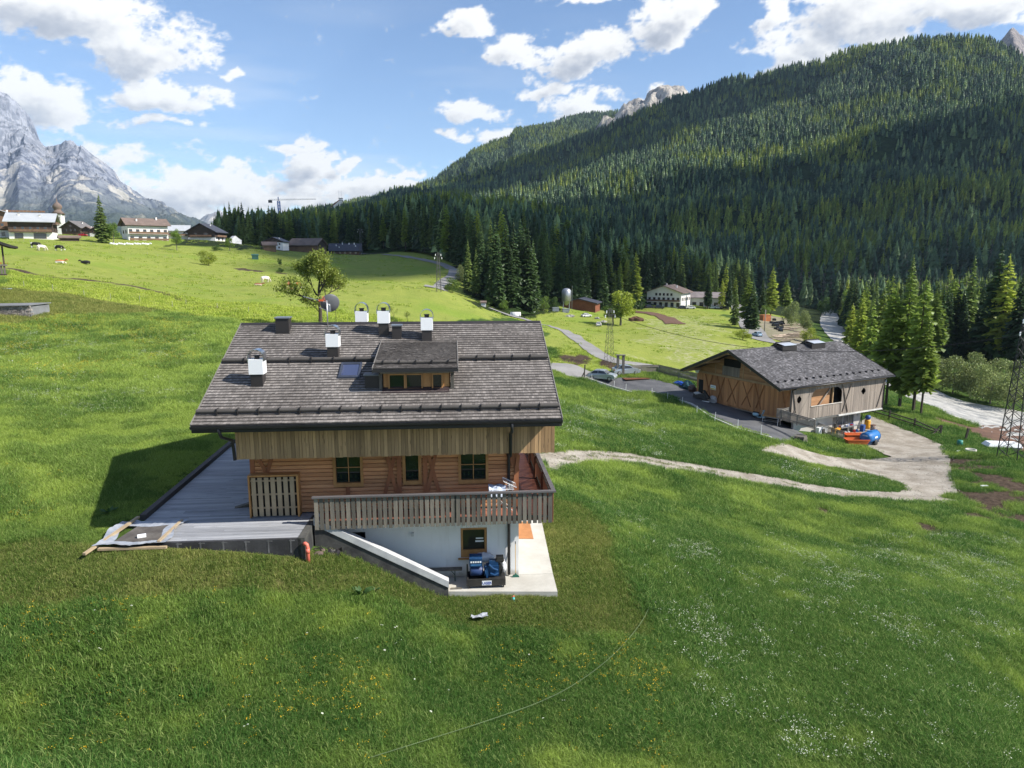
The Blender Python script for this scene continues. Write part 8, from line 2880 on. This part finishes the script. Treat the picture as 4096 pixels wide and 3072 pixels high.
for nm, mk, cl, lab in (('long_grass', L, CL_LONG, 'long dark green meadow grass around the chalet'), ('mown_grass', S, CL_SHORT, 'short mown grass beside the deck and slab'), ('pasture_grass', Pm, CL_PAST, 'bright grazed grass tufts on the pasture')):
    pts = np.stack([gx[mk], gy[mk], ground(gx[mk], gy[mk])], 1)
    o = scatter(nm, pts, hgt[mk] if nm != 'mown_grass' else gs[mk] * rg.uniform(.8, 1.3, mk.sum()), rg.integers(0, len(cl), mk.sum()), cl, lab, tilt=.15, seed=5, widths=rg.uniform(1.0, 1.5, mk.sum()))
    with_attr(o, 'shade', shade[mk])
# tussocks on the far pasture
n = 9000
rg2 = np.random.default_rng(8)
yy = np.sqrt(rg2.uniform(118 ** 2, 330 ** 2, n)); xx = rg2.uniform(-.8, .5, n) * yy
pa, la, mo = masks(xx, yy)
ok = (pa > .5) & (fbm(xx / 11, yy / 11, 4, 61) > .50)
for q in SHEETS: ok &= ~inpoly(xx, yy, q)
xx, yy = xx[ok], yy[ok]
o = scatter('pasture_tussocks', np.stack([xx, yy, ground(xx, yy)], 1), rg2.uniform(.8, 1.7, len(xx)), rg2.integers(0, 3, len(xx)), CL_PAST, 'coarse grass tussocks on the far pasture', seed=6, widths=rg2.uniform(1.2, 2.2, len(xx)))
with_attr(o, 'shade', np.clip(rg2.normal(.35, .25, len(xx)), 0, 1))


def flower(seed, col, n, spread, size, stem):
    rr = random.Random(seed)
    b = MB()
    for i in range(n):
        x, y, z = rr.uniform(-spread, spread), rr.uniform(-spread, spread), stem * rr.uniform(.75, 1.1)
        s = size * rr.uniform(.6, 1.2)
        a = rr.uniform(0, 1.57)
        t = rr.uniform(-.4, .4) * s
        b.face([(x + s * math.cos(a + k * 1.2566), y + s * math.sin(a + k * 1.2566), z + (t if k % 2 else -t)) for k in range(5)])
    return b.mesh('flower head', col)


WHF = surf('white petals', (.55, .58, .47), (.42, .47, .35), 1, .8, rnd=.25)
YEF = surf('yellow petals', (.72, .50, .02), (.66, .40, .015), 1, .7, rnd=.15)
UMB = [flower(i, WHF, 5, .09, .015, .28) for i in range(3)]
BUT = [flower(10 + i, YEF, 3, .10, .012, .22) for i in range(3)]
DAI = [flower(20 + i, WHF, 2, .05, .028, .22) for i in range(2)]


def patch(polys, n, y0, y1, seed, thr, f=2.2):
    xx, yy = sow(n, y0, y1, seed)
    u, v, _ = proj(np.stack([xx, yy, ground(xx, yy)], 1))
    w = np.zeros(len(xx))
    for pl, wt in polys:
        w = np.maximum(w, inpoly(u + (fbm(xx / 4, yy / 4, 3, seed) - .5) * 300, v + (fbm(xx / 4, yy / 4, 3, seed + 1) - .5) * 160, np.array(pl)) * wt)
    d = fbm(xx / f, yy / f, 4, seed + 2)
    past, lawn, mown = masks(xx, yy)
    rr = np.random.default_rng(seed)
    ok = (rr.random(len(xx)) < w * np.clip((d - thr) / .34, .05, 1)) & (mown < .5) & (lawn < .5)
    return xx[ok], yy[ok]


WP = [([(2600, 2150), (4096, 2150), (4096, 3072), (2900, 3072), (2650, 2500)], .55), ([(2230, 1620), (2500, 1600), (2760, 1740), (2650, 1830), (2250, 1800)], .9), ([(2750, 1870), (3250, 1890), (3500, 1950), (3300, 1960), (2900, 1930)], .5), ([(0, 1360), (900, 1330), (900, 1650), (300, 1700), (0, 1600)], .45), ([(3250, 1790), (3560, 1850), (3520, 1890), (3300, 1850)], .8), ([(2350, 1990), (2600, 2050), (2700, 2400), (2500, 2400)], .25)]
YP = [([(0, 2450), (900, 2350), (1500, 2500), (1500, 3072), (0, 3072)], .6), ([(1900, 2450), (2500, 2350), (2750, 2600), (2700, 3072), (1900, 3072)], .6), ([(0, 1260), (500, 1280), (850, 1320), (800, 1450), (0, 1560)], 2.2), ([(2250, 1700), (2500, 1780), (2400, 1820)], .2), ([(0, 1600), (300, 1700), (200, 2300), (0, 2300)], .25)]
DP = [([(300, 2350), (2300, 2500), (2300, 3072), (200, 3072)], .10), ([(1500, 2400), (1900, 2450), (1850, 2520), (1500, 2500)], .35)]
for nm, polys, meshes, n, thr, lab, hs in (('white_flowers', WP, UMB, 95000, .475, 'white umbel flowers dotted through the meadow', 1.0), ('yellow_flowers', YP, BUT, 90000, .47, 'yellow buttercups dotted through the meadow', 1.0), ('daisies', DP, DAI, 26000, .50, 'large white daisies scattered in the near grass', 1.0)):
    A1 = patch(polys, n, 10, 45, hash(nm) % 1 + len(nm) * 7, thr)
    A2 = patch(polys, n, 45, 100, len(nm) * 11, thr, 4.0)
    xx, yy = np.concatenate([A1[0], A2[0]]), np.concatenate([A1[1], A2[1]])
    sz = np.where(yy > 45, 1.7, 1.0) * np.random.default_rng(1).uniform(.7, 1.25, len(xx))
    scatter(nm, np.stack([xx, yy, ground(xx, yy)], 1), sz, np.arange(len(xx)) % len(meshes), meshes, lab, seed=9, tilt=.3)
    print(nm, len(xx))
# loose stones and grass along the gravel
stone_m = surf('loose gravel stone', (.38, .355, .31), (.28, .26, .225), 2, .95, rnd=.3)
ST_ = [MB().blob((0, 0, .3), (1, .8, .55), 6, 4, .25, 70 + i).mesh('gravel stone', stone_m) for i in range(3)]
rg3 = np.random.default_rng(44)
xs_, ys_, edge_ = [], [], []
for nm_ in ('gravel_track', 'gravel_junction', 'gravel_yard', 'grass_side_track'):
    ob = bpy.data.objects[nm_]
    co = np.array([v_.co[:] for v_ in ob.data.vertices])
    k_ = rg3.integers(0, len(co), 500 if nm_ != 'grass_side_track' else 80)
    xs_.append(co[k_, 0] + rg3.normal(0, .35, len(k_))); ys_.append(co[k_, 1] + rg3.normal(0, .35, len(k_)))
sx_, sy_ = np.concatenate(xs_), np.concatenate(ys_)
scatter('gravel_stones', np.stack([sx_, sy_, ground(sx_, sy_) + .06 + np.hypot(sx_, sy_) * 3e-4], 1), rg3.uniform(.02, .06, len(sx_)), rg3.integers(0, 3, len(sx_)), ST_, 'loose pale stones strewn over the gravel tracks', seed=12)
tr = resample(np.array([p_[:2] for p_ in hits([(2200, 1856), (2300, 1832), (2400, 1822), (2560, 1838), (2800, 1880), (3100, 1930), (3400, 1978)])]), .35)
tr = np.repeat(tr, 3, 0) + rg3.normal(0, .16, (len(tr) * 3, 2))
off_ = np.where(rg3.random(len(tr)) < .5, 1.25, -1.25)
cen = fbm(tr[:, 0] / 2, tr[:, 1] / 2, 3, 8) > .50
tr = tr[cen]
o = scatter('track_grass', np.stack([tr[:, 0], tr[:, 1], ground(tr[:, 0], tr[:, 1]) + .05], 1), rg3.uniform(.6, 1.2, len(tr)), rg3.integers(0, 3, len(tr)), CL_SHORT, 'sparse grass along the middle of the gravel track', seed=13)
with_attr(o, 'shade', np.full(len(tr), .3))
# broad-leaved weeds
DOCK = leafmat('dock leaves', (.05, .115, .035), (.07, .14, .045), .3, .1, .3)
rr = random.Random(55)
for u, v, s_, lab in ((1440, 2385, .55, 'large leafy dock plant on the bank below the wing wall'), (1500, 2370, .35, 'smaller dock plant right of the large one'), (440, 2055, .45, 'leafy weed in the shadow beside the deck')):
    o = empty('dock_plant', tuple(hit(u, v)), 0, lab, 'plant')
    for i in range(13):
        a = rr.uniform(0, 6.28); l = s_ * rr.uniform(.6, 1.1); e = rr.uniform(.3, 1.2)
        d = Vector((math.cos(a) * math.cos(e), math.sin(a) * math.cos(e), math.sin(e))); sd = Vector((-math.sin(a), math.cos(a), 0)) * l * .17
        b = MB()
        P0 = d * l * .12; P1 = d * l * .55; P2 = d * l - Vector((0, 0, l * .18))
        b.face([P0, P1 + sd, P2, P1]); b.face([P0, P1, P2, P1 - sd])
        b.build('leaf', DOCK, o)
# garden hose trail in the foreground
hp = smooth(np.array(hits([(2610, 2380), (2590, 2480), (2480, 2620), (2350, 2730), (2200, 2820), (1950, 2910), (1700, 2990), (1480, 3060)])), 3)
o = empty('hose', tuple(hp[0]), 0, 'thin pale hose snaking through the foreground grass', 'hose')
MB().tube([tuple(q - hp[0] + np.array([0, 0, .20])) for q in hp], .007, 5).build('hose_tube', surf('pale green hose', (.13, .18, .09), None, 1, .8), o)

# ------------------------------------------------------------------ fair-weather clouds up-sun of the mountain, whose shade lies on the woods
def surface_points(poly, step=20):
    grids = [HG[:125:2, ::2].reshape(-1, 3), SG[5:50:2, ::2].reshape(-1, 3)]
    P = np.concatenate(grids)
    extra = []
    U, V, D = proj(P)
    sel = inpoly(U + (fbm(U / 90, V / 60, 3, 5) - .5) * 150, V + (fbm(U / 90, V / 60, 3, 6) - .5) * 90, np.array(poly))
    return P[sel]


CLOUDM = surf('cloud vapour', (.85, .86, .88), None, .01, 1.0)
ZC = 1800.0


def shade_cloud(poly, label, seed, pts=None, cell=46.0):
    P = surface_points(poly) if pts is None else pts
    q = P + SUN[None] * ((ZC - P[:, 2]) / SUN[2])[:, None]
    cells = {}
    for a in q: cells[(int(a[0] // cell), int(a[1] // cell))] = 1
    full = set(cells)
    for (i, j) in list(cells):                       # close small gaps
        for di in (-1, 0, 1):
            for dj in (-1, 0, 1):
                n_ = sum(((i + di + a, j + dj + b_) in cells) for a in (-1, 0, 1) for b_ in (-1, 0, 1))
                if n_ >= 4: full.add((i + di, j + dj))
    rr = random.Random(seed)
    b = MB()
    for (i, j) in full:
        r = cell * rr.uniform(.62, .9)
        b.blob(((i + .5) * cell + rr.uniform(-8, 8), (j + .5) * cell + rr.uniform(-8, 8), ZC + rr.uniform(0, 40)), (r, r, r * rr.uniform(.5, 1.1)), 8, 5, .18, rr.randrange(9999))
    c0 = np.mean(b.v, axis=0)
    b.v = [tuple(np.array(v) - c0) for v in b.v]
    b.build('cloud', CLOUDM, None, True, label=label, cat='cloud', loc=tuple(c0), kind='stuff')


shade_cloud([(880, 945), (1400, 862), (2000, 880), (2350, 872), (2650, 800), (2900, 765), (3150, 705), (3400, 620), (3700, 530), (4150, 430), (4700, 500), (4700, 1190), (4000, 1180), (3600, 1175), (3000, 1160), (2400, 1170), (2200, 1090), (2000, 1000), (1750, 985), (1300, 985), (900, 985)], 'wide cumulus drifting above the right flank of the valley', 1)
shade_cloud([(1400, 838), (1900, 735), (2200, 625), (2480, 505), (2900, 372), (3250, 300), (3400, 300), (3200, 370), (2950, 440), (2700, 520), (2500, 610), (2200, 710), (1900, 790), (1600, 838)], 'long cumulus drifting above the wooded ridge', 2)
gp = []
for u in range(1420, 2000, 12):
    for v in range(985, 1120, 5):
        if inpoly(np.array([float(u)]), np.array([float(v)]), np.array([(1440, 1005), (1560, 1045), (1620, 1090), (1720, 1115), (1860, 1105), (1990, 1140), (2000, 985), (1700, 985)]))[0]: gp.append(hit(u, v))
shade_cloud(None, 'small cumulus above the bend of the valley road', 3, np.array(gp), 22.0)

# ------------------------------------------------------------------ air
b = MB(); b.box(-9000, 7000, -300, 9800, -120, 1700)
m, N = mat_base('valley haze')
vol = N.n('ShaderNodeVolumePrincipled', {'Color': (.60, .78, 1.0), 'Density': 4.2e-5, 'Anisotropy': .1})
N.n('ShaderNodeOutputMaterial', {1: vol.outputs[0]})
b.build('haze', m, None, kind='stuff', label='thin blue valley haze')
